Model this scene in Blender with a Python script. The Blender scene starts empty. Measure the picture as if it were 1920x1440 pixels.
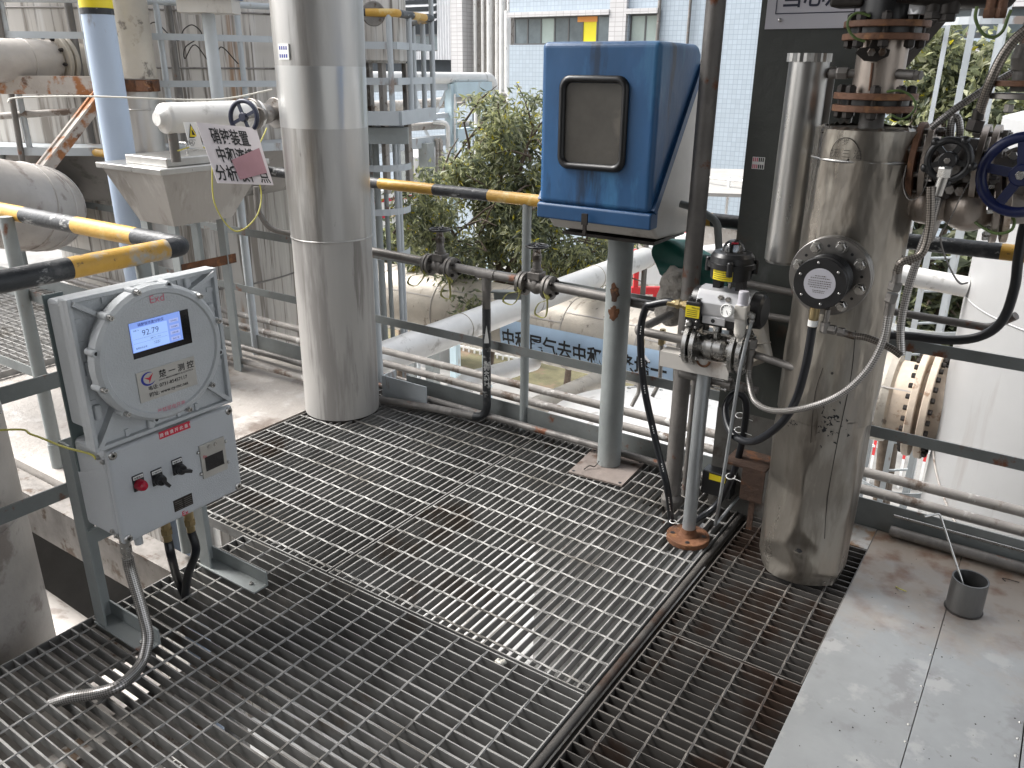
import bpy, math, random
import numpy as np
from mathutils import Vector, Matrix
random.seed(7)
SC = bpy.context.scene
COL = SC.collection
V = Vector
R = math.radians

# ---------------------------------------------------------------- camera
F, PITCH, YAW, ROLL, HC = 1525.0, R(21.25), R(33.96), R(0.5), 1.64
FW = V((-math.sin(YAW)*math.cos(PITCH), math.cos(YAW)*math.cos(PITCH), -math.sin(PITCH)))
_r = V((math.cos(YAW), math.sin(YAW), 0)); _u = _r.cross(FW)
RT = _r*math.cos(ROLL) + _u*math.sin(ROLL)
UP = -_r*math.sin(ROLL) + _u*math.cos(ROLL)
CAM = V((0, 0, HC))
cd = bpy.data.cameras.new('camera'); cam = bpy.data.objects.new('camera', cd); COL.objects.link(cam)
cd.sensor_width = 36; cd.lens = F/1920*36; cd.clip_start = 0.02; cd.clip_end = 500
cam.matrix_world = Matrix(((RT.x, UP.x, -FW.x, 0), (RT.y, UP.y, -FW.y, 0), (RT.z, UP.z, -FW.z, HC), (0, 0, 0, 1)))
SC.camera = cam

# ---------------------------------------------------------------- sky, soft sun, exposure (overcast day)
SUN_EL, SUN_AZ = R(52), R(255)          # azimuth the light comes from, clockwise from +Y
w = bpy.data.worlds.new('World'); SC.world = w; w.use_nodes = True
nt = w.node_tree; bg = nt.nodes['Background']
sky = nt.nodes.new('ShaderNodeTexSky'); sky.sky_type = 'NISHITA'; sky.sun_disc = False
sky.sun_elevation = SUN_EL; sky.sun_rotation = SUN_AZ; sky.dust_density = 4.0; sky.air_density = 1.0
hs = nt.nodes.new('ShaderNodeHueSaturation'); hs.inputs['Saturation'].default_value = 0.22
nt.links.new(sky.outputs[0], hs.inputs['Color']); nt.links.new(hs.outputs[0], bg.inputs['Color'])
bg.inputs['Strength'].default_value = 0.15
ld = bpy.data.lights.new('sun', 'SUN'); ld.energy = 2.0; ld.angle = R(30); ld.color = (1, .97, .93)
sun = bpy.data.objects.new('sun', ld); COL.objects.link(sun)
sd = V((math.sin(SUN_AZ)*math.cos(SUN_EL), math.cos(SUN_AZ)*math.cos(SUN_EL), math.sin(SUN_EL)))
sun.rotation_euler = sd.to_track_quat('Z', 'Y').to_euler(); sun.location = sd*20
SC.view_settings.view_transform = 'Standard'; SC.view_settings.look = 'None'
SC.view_settings.gamma = 1; SC.view_settings.exposure = 1.6
try: SC.view_settings.use_curve_mapping = False
except Exception: pass

# ---------------------------------------------------------------- measuring helpers (photo bearing -> point on a known plane)
def ray(x, y): return FW + RT*((x-960)/F) - UP*((y-720)/F)
def PZ(x, y, z=0.0): d = ray(x, y); return CAM + d*((z-HC)/d.z)
def PY(x, y, v): d = ray(x, y); return CAM + d*(v/d.y)
def PX(x, y, v): d = ray(x, y); return CAM + d*(v/d.x)
def PD(x, y, v): d = ray(x, y); return CAM + d*(v/math.hypot(d.x, d.y))

# ---------------------------------------------------------------- materials
def nd(nt, t, **k):
    n = nt.nodes.new(t)
    for a, b in k.items(): setattr(n, a, b)
    return n
def mat(name, col, rough=.5, metal=0., var=.15, vs=5., st=(1, 1, 1), dirt=(), bump=0., bs=30., bst=None, rvar=0., spec=None, emit=0., uv=False):
    m = bpy.data.materials.new(name); m.use_nodes = True
    n = m.node_tree; L = n.links; b = n.nodes['Principled BSDF']
    tc = nd(n, 'ShaderNodeTexCoord'); src = tc.outputs['UV' if uv else 'Object']
    def noise(scale, stretch, detail=5., off=0.):
        mp = nd(n, 'ShaderNodeMapping'); mp.inputs['Scale'].default_value = stretch
        mp.inputs['Location'].default_value = (off, off*.7, off*1.3)
        L.new(src, mp.inputs[0]); t = nd(n, 'ShaderNodeTexNoise')
        t.inputs['Scale'].default_value = scale; t.inputs['Detail'].default_value = detail; t.inputs['Roughness'].default_value = .62
        L.new(mp.outputs[0], t.inputs['Vector']); return t.outputs['Fac']
    def ramp(f, a, c, v0=0., v1=1.):
        q = nd(n, 'ShaderNodeMapRange'); q.inputs[1].default_value = a; q.inputs[2].default_value = c
        q.inputs[3].default_value = v0; q.inputs[4].default_value = v1; L.new(f, q.inputs[0]); return q.outputs[0]
    def mix(fac, a, c):
        q = nd(n, 'ShaderNodeMix', data_type='RGBA'); L.new(fac, q.inputs[0])
        for i, s in ((6, a), (7, c)):
            if isinstance(s, tuple): q.inputs[i].default_value = (*s, 1)
            else: L.new(s, q.inputs[i])
        return q.outputs[2]
    out = None
    if var > 0:
        lo = tuple(c*(1-var) for c in col); hi = tuple(min(1, c*(1+var)) for c in col)
        out = mix(ramp(noise(vs, st), .3, .7), lo, hi)
    k = 3.1
    for (dc, thr, dsc, dst) in dirt:
        k += 5.7
        out = mix(ramp(noise(dsc, dst, 7., k), .5+(thr-.5)*.62, .5+(thr-.5)*.62+.075), out if out else tuple(col), tuple(dc))
    if out: L.new(out, b.inputs['Base Color'])
    else: b.inputs['Base Color'].default_value = (*col, 1)
    b.inputs['Metallic'].default_value = metal
    b.inputs['Roughness'].default_value = rough
    if rvar: L.new(ramp(noise(vs*1.7, st, 6., 9.), .3, .7, max(.03, rough-rvar), min(1, rough+rvar)), b.inputs['Roughness'])
    if spec is not None: b.inputs['Specular IOR Level'].default_value = spec
    if bump:
        bp = nd(n, 'ShaderNodeBump'); bp.inputs['Strength'].default_value = bump; bp.inputs['Distance'].default_value = .02
        L.new(noise(bs, bst or st, 4., 2.), bp.inputs['Height']); L.new(bp.outputs[0], b.inputs['Normal'])
    if emit:
        b.inputs['Emission Color'].default_value = (*col, 1); b.inputs['Emission Strength'].default_value = emit
    return m
RUST = (.16, .06, .028); DUST = (.30, .28, .25)
M = {}
M['galv'] = mat('dirty_shaded_galvanised_bar', (.165, .163, .157), .6, .2, .3, 9, dirt=[((.09, .068, .052), .62, 2.2, (1, 1, 1)), ((.25, .24, .225), .66, 3, (1, 1, 1))])  # bar sides: dirt plus the shade between bars, put into the colour
M['galv_bright'] = mat('worn_lit_galvanised_bar', (.27, .265, .255), .62, .2, .25, 9, dirt=[((.13, .10, .08), .68, 2.2, (1, 1, 1)), ((.16, .15, .135), .56, 2.5, (1, 1, 1))])  # bar tops and rods: wear plus sky light, put into the lighter colour
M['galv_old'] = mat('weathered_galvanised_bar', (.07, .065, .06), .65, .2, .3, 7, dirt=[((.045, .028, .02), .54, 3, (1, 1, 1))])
M['galv_old_top'] = mat('worn_skylit_dark_bar_top', (.125, .115, .105), .5, .3, .25, 7, dirt=[((.06, .04, .03), .60, 3, (1, 1, 1)), ((.2, .19, .18), .68, 6, (1, 1, 1))])  # tops of the dark strip: wear and sky light both in the colour
M['galv_pipe'] = mat('new_galvanised_pipe', (.42, .44, .45), .38, .7, .2, 14, st=(1, 1, .3), bump=.05)
M['post'] = mat('grey_green_paint', (.255, .275, .272), .5, 0, .12, 6, dirt=[(RUST, .72, 9, (1, 1, .5))], bump=.08, bs=40)
M['flatbar'] = mat('grey_paint_with_rust', (.17, .182, .178), .5, 0, .15, 6, dirt=[(RUST, .67, 10, (1, 1, 1))], bump=.1, bs=50)
M['palepost'] = mat('pale_blue_grey_paint', (.43, .46, .48), .5, 0, .1, 4, dirt=[((.25, .2, .17), .68, 7, (1, 1, .4))], bump=.05)
M['yellow'] = mat('yellow_paint', (.52, .30, .05), .45, 0, .16, 7, dirt=[((.34, .34, .32), .665, 5, (1, 1, 1)), ((.58, .42, .16), .60, 8, (1, 1, 1)), ((.10, .06, .04), .70, 24, (1, 1, 1))], bump=.15, bs=40)
M['black'] = mat('black_paint', (.020, .022, .025), .45, 0, .3, 8, dirt=[((.075, .075, .075), .58, 6, (1, 1, 1)), ((.34, .34, .33), .635, 11, (1, 1, 2))], bump=.2, bs=40)
M['stain_main'] = mat('dull_aluminium_cladding', (.46, .45, .435), .38, .75, .16, 3.2, st=(1, 1, .12), dirt=[((.31, .30, .285), .55, 5, (1.4, 1.4, .12)), ((.52, .51, .49), .62, 6, (1.4, 1.4, .1)), ((.06, .055, .05), .80, 16, (1, 1, .3))], bump=.2, bs=5, bst=(1, 1, .5), rvar=.1)
M['tape'] = mat('shiny_tape', (.55, .55, .54), .28, .75, .12, 3, st=(1, 1, .1), bump=.1, bs=6)
M['stain_vessel'] = mat('dented_stainless_cladding', (.31, .285, .25), .33, .85, .2, 4, st=(1, 1, .2), dirt=[((.24, .215, .185), .57, 4, (1.3, 1.3, .25)), ((.40, .37, .32), .62, 8, (1.3, 1.3, .25)), ((.11, .095, .08), .70, 12, (1.3, 1.3, .15))], bump=.55, bs=5.5, bst=(1, 1, .45), rvar=.10)
M['stain_slim'] = mat('stainless_sleeve', (.46, .455, .44), .32, .9, .15, 5, st=(1, 1, .2), bump=.15, bs=6, rvar=.08)
M['steel'] = mat('machined_steel', (.50, .49, .47), .28, .95, .12, 14, rvar=.08)
M['steel_dull'] = mat('dull_steel', (.24, .225, .21), .45, .75, .25, 12, dirt=[((.10, .07, .05), .6, 12, (1, 1, 1))], bump=.1)
M['valve_cast'] = mat('grimy_cast_valve', (.15, .14, .13), .5, .5, .3, 14, dirt=[((.26, .24, .22), .60, 9, (1, 1, 1)), ((.06, .05, .04), .60, 12, (1, 1, 1))], bump=.2)
M['pipe_dark'] = mat('grimy_pipe', (.16, .15, .14), .5, .3, .22, 8, dirt=[((.24, .225, .21), .58, 6, (1, 1, .5)), (RUST, .68, 12, (1, 1, 1))], bump=.12)
M['pipe_light'] = mat('dusty_pipe', (.34, .315, .29), .6, .1, .2, 8, dirt=[((.14, .10, .075), .60, 9, (1, 1, 1)), ((.62, .6, .57), .66, 14, (1, 1, 1))], bump=.15)
M['olive'] = mat('dark_olive_column_paint', (.052, .056, .050), .5, 0, .18, 5, dirt=[((.10, .105, .10), .66, 7, (1, 1, .3)), ((.085, .06, .045), .69, 4, (1, 1, 1))], bump=.12, bs=25)
M['olive_worn'] = mat('grimy_lower_column', (.12, .115, .105), .6, 0, .25, 6, dirt=[((.055, .04, .032), .60, 5, (1, 1, 1))], bump=.2)
M['cabinet'] = mat('hammered_grey_enamel', (.48, .50, .52), .42, .05, .05, 5, bump=.28, bs=260)
M['cabinet_cast'] = mat('cast_grey_enamel', (.48, .50, .512), .45, .05, .06, 5, bump=.22, bs=200)
M['backplate'] = mat('green_grey_plate', (.12, .15, .15), .5, 0, .1)
M['plate_metal'] = mat('brushed_nameplate', (.50, .49, .46), .34, .6, .05, 8)
M['screen_lit'] = mat('lit_screen', (.22, .34, .78), .3, 0, 0, emit=.22)
M['screen_pale'] = mat('lit_screen_panel', (.33, .50, .88), .3, 0, 0, emit=.24)
M['screen_btn'] = mat('lit_screen_button', (.38, .46, .80), .3, 0, 0, emit=.2)
M['glassblack'] = mat('black_glass', (.008, .008, .01), .08, 0, 0)
M['ink'] = mat('black_ink', (.012, .012, .014), .5, 0, 0)
M['inkred'] = mat('red_ink', (.55, .02, .05), .5, 0, 0)
M['inkpink'] = mat('faded_red_ink', (.62, .16, .22), .5, 0, 0)
M['inkblue'] = mat('blue_ink', (.02, .03, .30), .5, 0, 0)
M['navy'] = mat('navy_ink', (.012, .014, .04), .5, 0, 0)
M['white'] = mat('white_print', (.78, .78, .76), .5, 0, .05)
M['red_lamp'] = mat('red_plastic', (.38, .008, .03), .22, 0, 0)
M['plastic'] = mat('black_plastic', (.016, .016, .017), .35, 0, .15, 20)
M['rubber'] = mat('black_rubber_hose', (.010, .011, .014), .32, 0, .15, 20)
M['brass'] = mat('brass_gland', (.42, .33, .18), .3, .9, .15, 20)
M['braid'] = None
M['grp_blue'] = mat('faded_blue_fibreglass', (.018, .082, .20), .42, 0, .25, 3, st=(1, 1, .5), dirt=[((.035, .135, .275), .555, 5, (1.2, 1.2, .3)), ((.012, .034, .075), .61, 6, (1.3, 1.3, .2)), ((.055, .07, .08), .70, 5, (1.5, 1.5, .15))], bump=.1, bs=12, rvar=.1)
M['grp_lip'] = mat('worn_blue_rim', (.014, .062, .155), .42, 0, .2, 4, dirt=[((.03, .11, .23), .62, 6, (1, 1, .5))])
M['hopper'] = mat('dull_hopper_sheet', (.36, .34, .315), .5, .35, .1, 3, st=(1, 1, .3), dirt=[((.27, .25, .225), .57, 5, (1.2, 1.2, .25)), ((.43, .41, .385), .62, 7, (1.2, 1.2, .3))], bump=.1)
M['galv_lit'] = mat('lit_galvanised_bar', (.62, .61, .59), .5, .15, .2, 9)  # paler copy for the lower grating, light from the gap put into the colour
M['grp_white'] = mat('dirty_white_fibreglass', (.50, .475, .44), .5, 0, .12, 4, dirt=[((.24, .2, .17), .64, 5, (1, 1, .4))])
M['seal'] = mat('rubber_window_seal', (.008, .008, .009), .38, 0, 0)
M['smoke_glass'] = mat('grimy_dark_glass', (.075, .070, .062), .22, 0, .25, 5, dirt=[((.12, .11, .095), .60, 4, (1, 1, 1))])
M['rust'] = mat('rusted_steel', (.135, .058, .027), .8, .1, .35, 12, dirt=[((.06, .032, .022), .56, 14, (1, 1, 1)), ((.20, .09, .035), .62, 22, (1, 1, 1))], bump=.3, bs=60)
M['rust_flange'] = mat('rust_brown_flange', (.17, .085, .05), .6, .25, .3, 16, dirt=[((.30, .15, .07), .60, 14, (1, 1, 1))], bump=.2, bs=50)
M['rust_white'] = mat('rusted_whitewashed_beam', (.42, .38, .34), .7, 0, .15, 5, dirt=[((.30, .12, .04), .50, 7, (1, 1, 1)), ((.12, .05, .025), .62, 9, (1, 1, 1))], bump=.3, bs=40)
M['baseplate'] = mat('dusty_brown_plate', (.22, .185, .165), .7, .1, .2, 9, dirt=[((.11, .07, .05), .58, 7, (1, 1, 1))], bump=.2)
M['bolt_dark'] = mat('dark_bolt', (.035, .03, .027), .5, .5, .3, 30)
M['spool'] = mat('heat_tinted_stainless', (.36, .31, .27), .35, .75, .25, 6, st=(1, 1, .4), dirt=[((.15, .10, .07), .6, 7, (1, 1, .3))], rvar=.1, bump=.1)
M['blue_wheel'] = mat('blue_wheel_paint', (.004, .010, .062), .4, 0, .15, 9)
M['dark_wheel'] = mat('dark_blue_black_wheel', (.018, .022, .045), .4, .1, .2, 12)
M['green_wire'] = mat('green_yellow_wire', (.10, .15, .045), .5, 0, .4, 22)
M['yellow_wire'] = mat('yellow_wire', (.50, .46, .10), .5, 0, .15, 20)
M['olive_strap'] = mat('olive_strap', (.26, .25, .07), .55, 0, .2, 30)
M['white_wire'] = mat('white_wire', (.6, .58, .52), .5, 0, .1)
M['cream'] = mat('cream_plastic', (.58, .55, .50), .4, 0, .06)
M['green_cloth'] = mat('green_tarp', (.008, .095, .075), .55, 0, .2, 6, bump=.2, bs=14)
M['wool'] = mat('rock_wool', (.40, .37, .33), .95, 0, .35, 18, bump=.9, bs=30)
M['yellow_tag'] = mat('yellow_label', (.72, .58, .02), .45, 0, 0)
M['alu'] = mat('anodised_aluminium', (.55, .55, .56), .4, .55, .06, 12)
M['lag'] = mat('beige_lagging_cladding', (.46, .42, .36), .5, .3, .12, 4, dirt=[((.28, .24, .20), .60, 9, (1, .4, .4)), ((.18, .16, .14), .68, 12, (1, 1, 1))], bump=.2, bs=14)
M['lag_grey'] = mat('grey_lagging_cladding', (.42, .395, .37), .55, .3, .16, 4, dirt=[((.26, .23, .21), .60, 6, (1, 1, 1))], bump=.25, bs=10)
M['white_pipe'] = mat('white_clad_pipe', (.66, .65, .63), .42, .25, .08, 5, dirt=[((.40, .385, .36), .66, 5, (1, 1, 1))], bump=.08, bs=8)
M['tank'] = mat('streaked_tank_cladding', (.54, .51, .47), .55, .25, .12, 2.5, st=(1, 1, .1), dirt=[((.27, .24, .21), .52, 8, (1.3, 1.3, .05)), ((.62, .60, .57), .56, 11, (1.3, 1.3, .04)), ((.33, .19, .10), .62, 4, (1, 1, .07)), ((.17, .15, .13), .61, 16, (1.3, 1.3, .04))], bump=.08)
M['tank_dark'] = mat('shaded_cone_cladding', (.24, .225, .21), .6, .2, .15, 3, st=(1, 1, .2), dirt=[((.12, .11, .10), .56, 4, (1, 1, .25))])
M['white_tank'] = mat('pale_grey_tank', (.37, .37, .37), .5, .15, .04, 2, dirt=[((.32, .31, .30), .62, 3, (1, 1, .1))])
M['blue_col'] = mat('pale_blue_column_paint', (.40, .48, .60), .45, 0, .06, 3, st=(1, 1, .2), dirt=[((.26, .26, .28), .72, 10, (1, 1, .4))])
M['rack_blue'] = mat('pale_cyan_steelwork', (.46, .57, .62), .5, 0, .1, 3, st=(1, 1, .15), dirt=[((.35, .34, .33), .68, 6, (1, 1, .2))])
M['flange_beige'] = mat('beige_painted_flange', (.54, .45, .36), .6, .1, .15, 8, dirt=[((.28, .18, .12), .62, 8, (1, 1, 1))], bump=.15)
M['concrete'] = mat('stained_concrete', (.33, .305, .28), .55, 0, .18, 3, dirt=[((.17, .14, .12), .55, 1.9, (1, 1, 1)), ((.42, .40, .38), .60, 6, (1, 1, 1))], bump=.25, bs=30, rvar=.25)
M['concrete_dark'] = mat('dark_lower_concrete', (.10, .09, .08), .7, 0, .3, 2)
M['asphalt'] = mat('yard_paving', (.20, .195, .185), .8, 0, .15, 1.2, dirt=[((.14, .135, .13), .58, .6, (1, 1, 1))], bump=.2)
M['stub'] = mat('dark_steel_tube', (.14, .14, .138), .4, .6, .2, 12, st=(1, 1, .2), bump=.05)
M['lit_ground'] = mat('painted_lit_ground', (.70, .69, .67), .8, 0, .1, 2, dirt=[((.40, .39, .37), .6, 1.5, (1, 1, 1))])  # brightness of lit ground below the grating, put into a pale colour
M['flange_steel'] = mat('dull_machined_flange', (.27, .26, .25), .34, .9, .12, 14, rvar=.06)
M['lawn'] = mat('dry_lawn', (.115, .105, .055), .9, 0, .3, 3, dirt=[((.16, .115, .075), .54, 1.2, (1, 1, 1))], bump=.6, bs=60)
M['fence_white'] = mat('white_fence_paint', (.75, .75, .74), .5, 0, .05)
M['fence_red'] = mat('red_paint', (.55, .025, .03), .45, 0, .1)
M['tile_plain'] = mat('blank_grey_glass_strip', (.10, .12, .13), .12, 0, .3, 1.5)
M['glass'] = mat('window_glass', (.13, .155, .165), .1, 0, .35, 1.3, rvar=.03)
M['glass_green'] = mat('greenish_window_glass', (.34, .40, .37), .12, 0, .1, 2)
M['dark_open'] = mat('dark_interior', (.045, .055, .065), .6, 0, .1)
M['wframe'] = mat('window_frame', (.10, .10, .10), .4, 0, 0)
M['yellow_panel'] = mat('yellow_window_panel', (.85, .72, .02), .5, 0, .03)
M['orange_strip'] = mat('orange_strip', (.75, .30, .06), .5, 0, 0)
M['corrug'] = mat('white_corrugated_sheet', (.55, .56, .58), .5, .1, .06)
M['bark'] = mat('bark', (.10, .075, .055), .8, 0, .3, 12, bump=.5, bs=30)
M['leaf_a'] = mat('leaf_yellow_green', (.31, .325, .16), .45, 0, .3, 3)
M['leaf_b'] = mat('leaf_mid_green', (.21, .235, .135), .42, 0, .3, 3)
M['leaf_c'] = mat('leaf_dark_green', (.11, .13, .085), .4, 0, .3, 3)
M['leaf_d'] = mat('leaf_pale_green', (.42, .43, .28), .42, 0, .2, 3)
M['leaf_y'] = mat('leaf_yellow', (.46, .40, .03), .5, 0, .2, 3)
def clear_plastic():
    m = mat('clear_dome_plastic', (.85, .85, .87), .04, 0, 0); m.node_tree.nodes['Principled BSDF'].inputs['Transmission Weight'].default_value = 1.0; return m
M['rust_brown'] = mat('dark_rust', (.075, .045, .032), .85, .1, .35, 9, dirt=[((.15, .065, .03), .58, 12, (1, 1, 1))], bump=.3, bs=60)
M['alu_sleeve'] = mat('dull_lower_sleeve', (.43, .415, .395), .55, .3, .14, 3.2, st=(1, 1, .12), dirt=[((.32, .305, .29), .55, 5, (1.4, 1.4, .14)), ((.25, .235, .22), .64, 9, (1.6, 1.6, .12)), ((.06, .055, .05), .80, 14, (1, 1, .3))], bump=.15, bs=5, bst=(1, 1, .5), rvar=.08)
M['cap_plastic'] = clear_plastic()
M['paper'] = mat('pink_paper', (.36, .20, .23), .6, 0, .12, 6)
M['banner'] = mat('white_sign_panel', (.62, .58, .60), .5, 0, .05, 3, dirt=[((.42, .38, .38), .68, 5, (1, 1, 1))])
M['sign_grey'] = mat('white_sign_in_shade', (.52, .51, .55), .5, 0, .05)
M['label_blue'] = mat('pale_blue_pipe_label', (.42, .56, .72), .45, 0, .08, 4)
M['roof_sheet'] = mat('grey_canopy_sheet', (.27, .26, .245), .6, 0, .1)
M['deck'] = mat('unseen_shade_surface', (.07, .07, .068), .7, 0, .15)  # shared by the unseen deck and wall added for shade
def metal_sheet():
    # grey sheet whose far end carries a rust stain with a ragged outline
    m = mat('worn_galvanised_floor_sheet', (.30, .308, .308), .48, .35, .12, 3, dirt=[((.25, .25, .25), .58, 5, (1, 1, 1)), ((.37, .37, .365), .60, 7, (1, 1, 1)), ((.18, .17, .16), .72, 22, (1, 1, 1))], bump=.12, bs=6, rvar=.18)
    n = m.node_tree; L = n.links; b = n.nodes['Principled BSDF']; old = b.inputs['Base Color'].links[0].from_socket
    g = nd(n, 'ShaderNodeNewGeometry'); sp = nd(n, 'ShaderNodeSeparateXYZ'); L.new(g.outputs['Position'], sp.inputs[0])
    mr = nd(n, 'ShaderNodeMapRange'); L.new(sp.outputs[1], mr.inputs[0])
    for i, v in ((1, 2.05), (2, 3.0), (3, 0.), (4, .75)): mr.inputs[i].default_value = v
    t = nd(n, 'ShaderNodeTexNoise'); t.inputs['Scale'].default_value = 5; t.inputs['Detail'].default_value = 8; t.inputs['Roughness'].default_value = .7; L.new(g.outputs['Position'], t.inputs['Vector'])
    ad = nd(n, 'ShaderNodeMath', operation='ADD'); L.new(mr.outputs[0], ad.inputs[0]); L.new(t.outputs['Fac'], ad.inputs[1])
    r2 = nd(n, 'ShaderNodeMapRange'); L.new(ad.outputs[0], r2.inputs[0])
    for i, v in ((1, .72), (2, 1.12), (3, 0.), (4, .85)): r2.inputs[i].default_value = v
    c2 = nd(n, 'ShaderNodeMix', data_type='RGBA'); c2.inputs[6].default_value = (.33, .27, .215, 1); c2.inputs[7].default_value = (.19, .10, .055, 1)
    t2 = nd(n, 'ShaderNodeTexNoise'); t2.inputs['Scale'].default_value = 11; t2.inputs['Detail'].default_value = 6; L.new(g.outputs['Position'], t2.inputs['Vector'])
    r3 = nd(n, 'ShaderNodeMapRange'); L.new(t2.outputs['Fac'], r3.inputs[0]); r3.inputs[1].default_value = .48; r3.inputs[2].default_value = .66; L.new(r3.outputs[0], c2.inputs[0])
    mx = nd(n, 'ShaderNodeMix', data_type='RGBA'); L.new(r2.outputs[0], mx.inputs[0]); L.new(old, mx.inputs[6]); L.new(c2.outputs[2], mx.inputs[7]); L.new(mx.outputs[2], b.inputs['Base Color'])
    return m
M['sheet'] = metal_sheet()
M['sheet_rust'] = mat('rust_stained_floor_sheet', (.40, .385, .36), .45, .4, .14, 4, dirt=[((.27, .17, .10), .50, 4, (1, 1, 1)), ((.50, .48, .45), .58, 7, (1, 1, 1)), ((.16, .09, .06), .66, 9, (1, 1, 1))], bump=.15, bs=10, rvar=.16)
def grid_mat(name, tile, grout, pitch, ratio=1.0, rough=.3, brick=False, mortar=.06):
    m = bpy.data.materials.new(name); m.use_nodes = True; n = m.node_tree; L = n.links; b = n.nodes['Principled BSDF']
    tc = nd(n, 'ShaderNodeTexCoord'); sp = nd(n, 'ShaderNodeSeparateXYZ'); cb = nd(n, 'ShaderNodeCombineXYZ')
    ad = nd(n, 'ShaderNodeMath', operation='ADD')
    L.new(tc.outputs['Object'], sp.inputs[0]); L.new(sp.outputs[0], ad.inputs[0]); L.new(sp.outputs[1], ad.inputs[1])
    L.new(ad.outputs[0], cb.inputs[0]); L.new(sp.outputs[2], cb.inputs[1])
    t = nd(n, 'ShaderNodeTexBrick'); t.offset = .5 if brick else 0.
    t.inputs['Scale'].default_value = 1; t.inputs['Brick Width'].default_value = pitch*ratio; t.inputs['Row Height'].default_value = pitch
    t.inputs['Mortar Size'].default_value = mortar*pitch; t.inputs['Color1'].default_value = (*tile, 1)
    t.inputs['Color2'].default_value = (*[c*.9 for c in tile], 1); t.inputs['Mortar'].default_value = (*grout, 1)
    L.new(cb.outputs[0], t.inputs[0]); L.new(t.outputs['Color'], b.inputs['Base Color']); b.inputs['Roughness'].default_value = rough
    return m
M['tile_blue'] = grid_mat('pale_blue_wall_tile', (.40, .46, .515), (.28, .33, .385), .12)
M['tile_white'] = grid_mat('white_wall_tile', (.55, .54, .54), (.33, .31, .31), .12, 2)
def braid_mat(name, c1, c2, pitch):
    m = bpy.data.materials.new(name); m.use_nodes = True; n = m.node_tree; L = n.links; b = n.nodes['Principled BSDF']
    tc = nd(n, 'ShaderNodeTexCoord'); mp = nd(n, 'ShaderNodeMapping'); mp.inputs['Rotation'].default_value = (0, 0, R(45))
    L.new(tc.outputs['UV'], mp.inputs[0])
    ck = nd(n, 'ShaderNodeTexChecker'); ck.inputs['Scale'].default_value = pitch
    ck.inputs[1].default_value = (*c1, 1); ck.inputs[2].default_value = (*c2, 1); L.new(mp.outputs[0], ck.inputs[0])
    L.new(ck.outputs['Color'], b.inputs['Base Color']); b.inputs['Metallic'].default_value = .85; b.inputs['Roughness'].default_value = .38
    bp = nd(n, 'ShaderNodeBump'); bp.inputs['Strength'].default_value = .8; bp.inputs['Distance'].default_value = .004
    L.new(ck.outputs['Fac'], bp.inputs['Height']); L.new(bp.outputs[0], b.inputs['Normal'])
    return m
M['braid'] = braid_mat('steel_braid', (.50, .48, .46), (.20, .19, .18), 230)
M['braid_dull'] = braid_mat('dull_steel_braid', (.30, .27, .24), (.13, .115, .10), 230)

for k_ in ('leaf_a', 'leaf_b', 'leaf_c', 'leaf_d', 'leaf_y'):
    n = M[k_].node_tree; b = n.nodes['Principled BSDF']; src = b.inputs['Base Color'].links[0].from_socket
    tb = nd(n, 'ShaderNodeBsdfTranslucent'); n.links.new(src, tb.inputs[0]); mx = nd(n, 'ShaderNodeMixShader'); mx.inputs[0].default_value = .48
    n.links.new(b.outputs[0], mx.inputs[1]); n.links.new(tb.outputs[0], mx.inputs[2]); n.links.new(mx.outputs[0], n.nodes['Material Output'].inputs[0])
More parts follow.
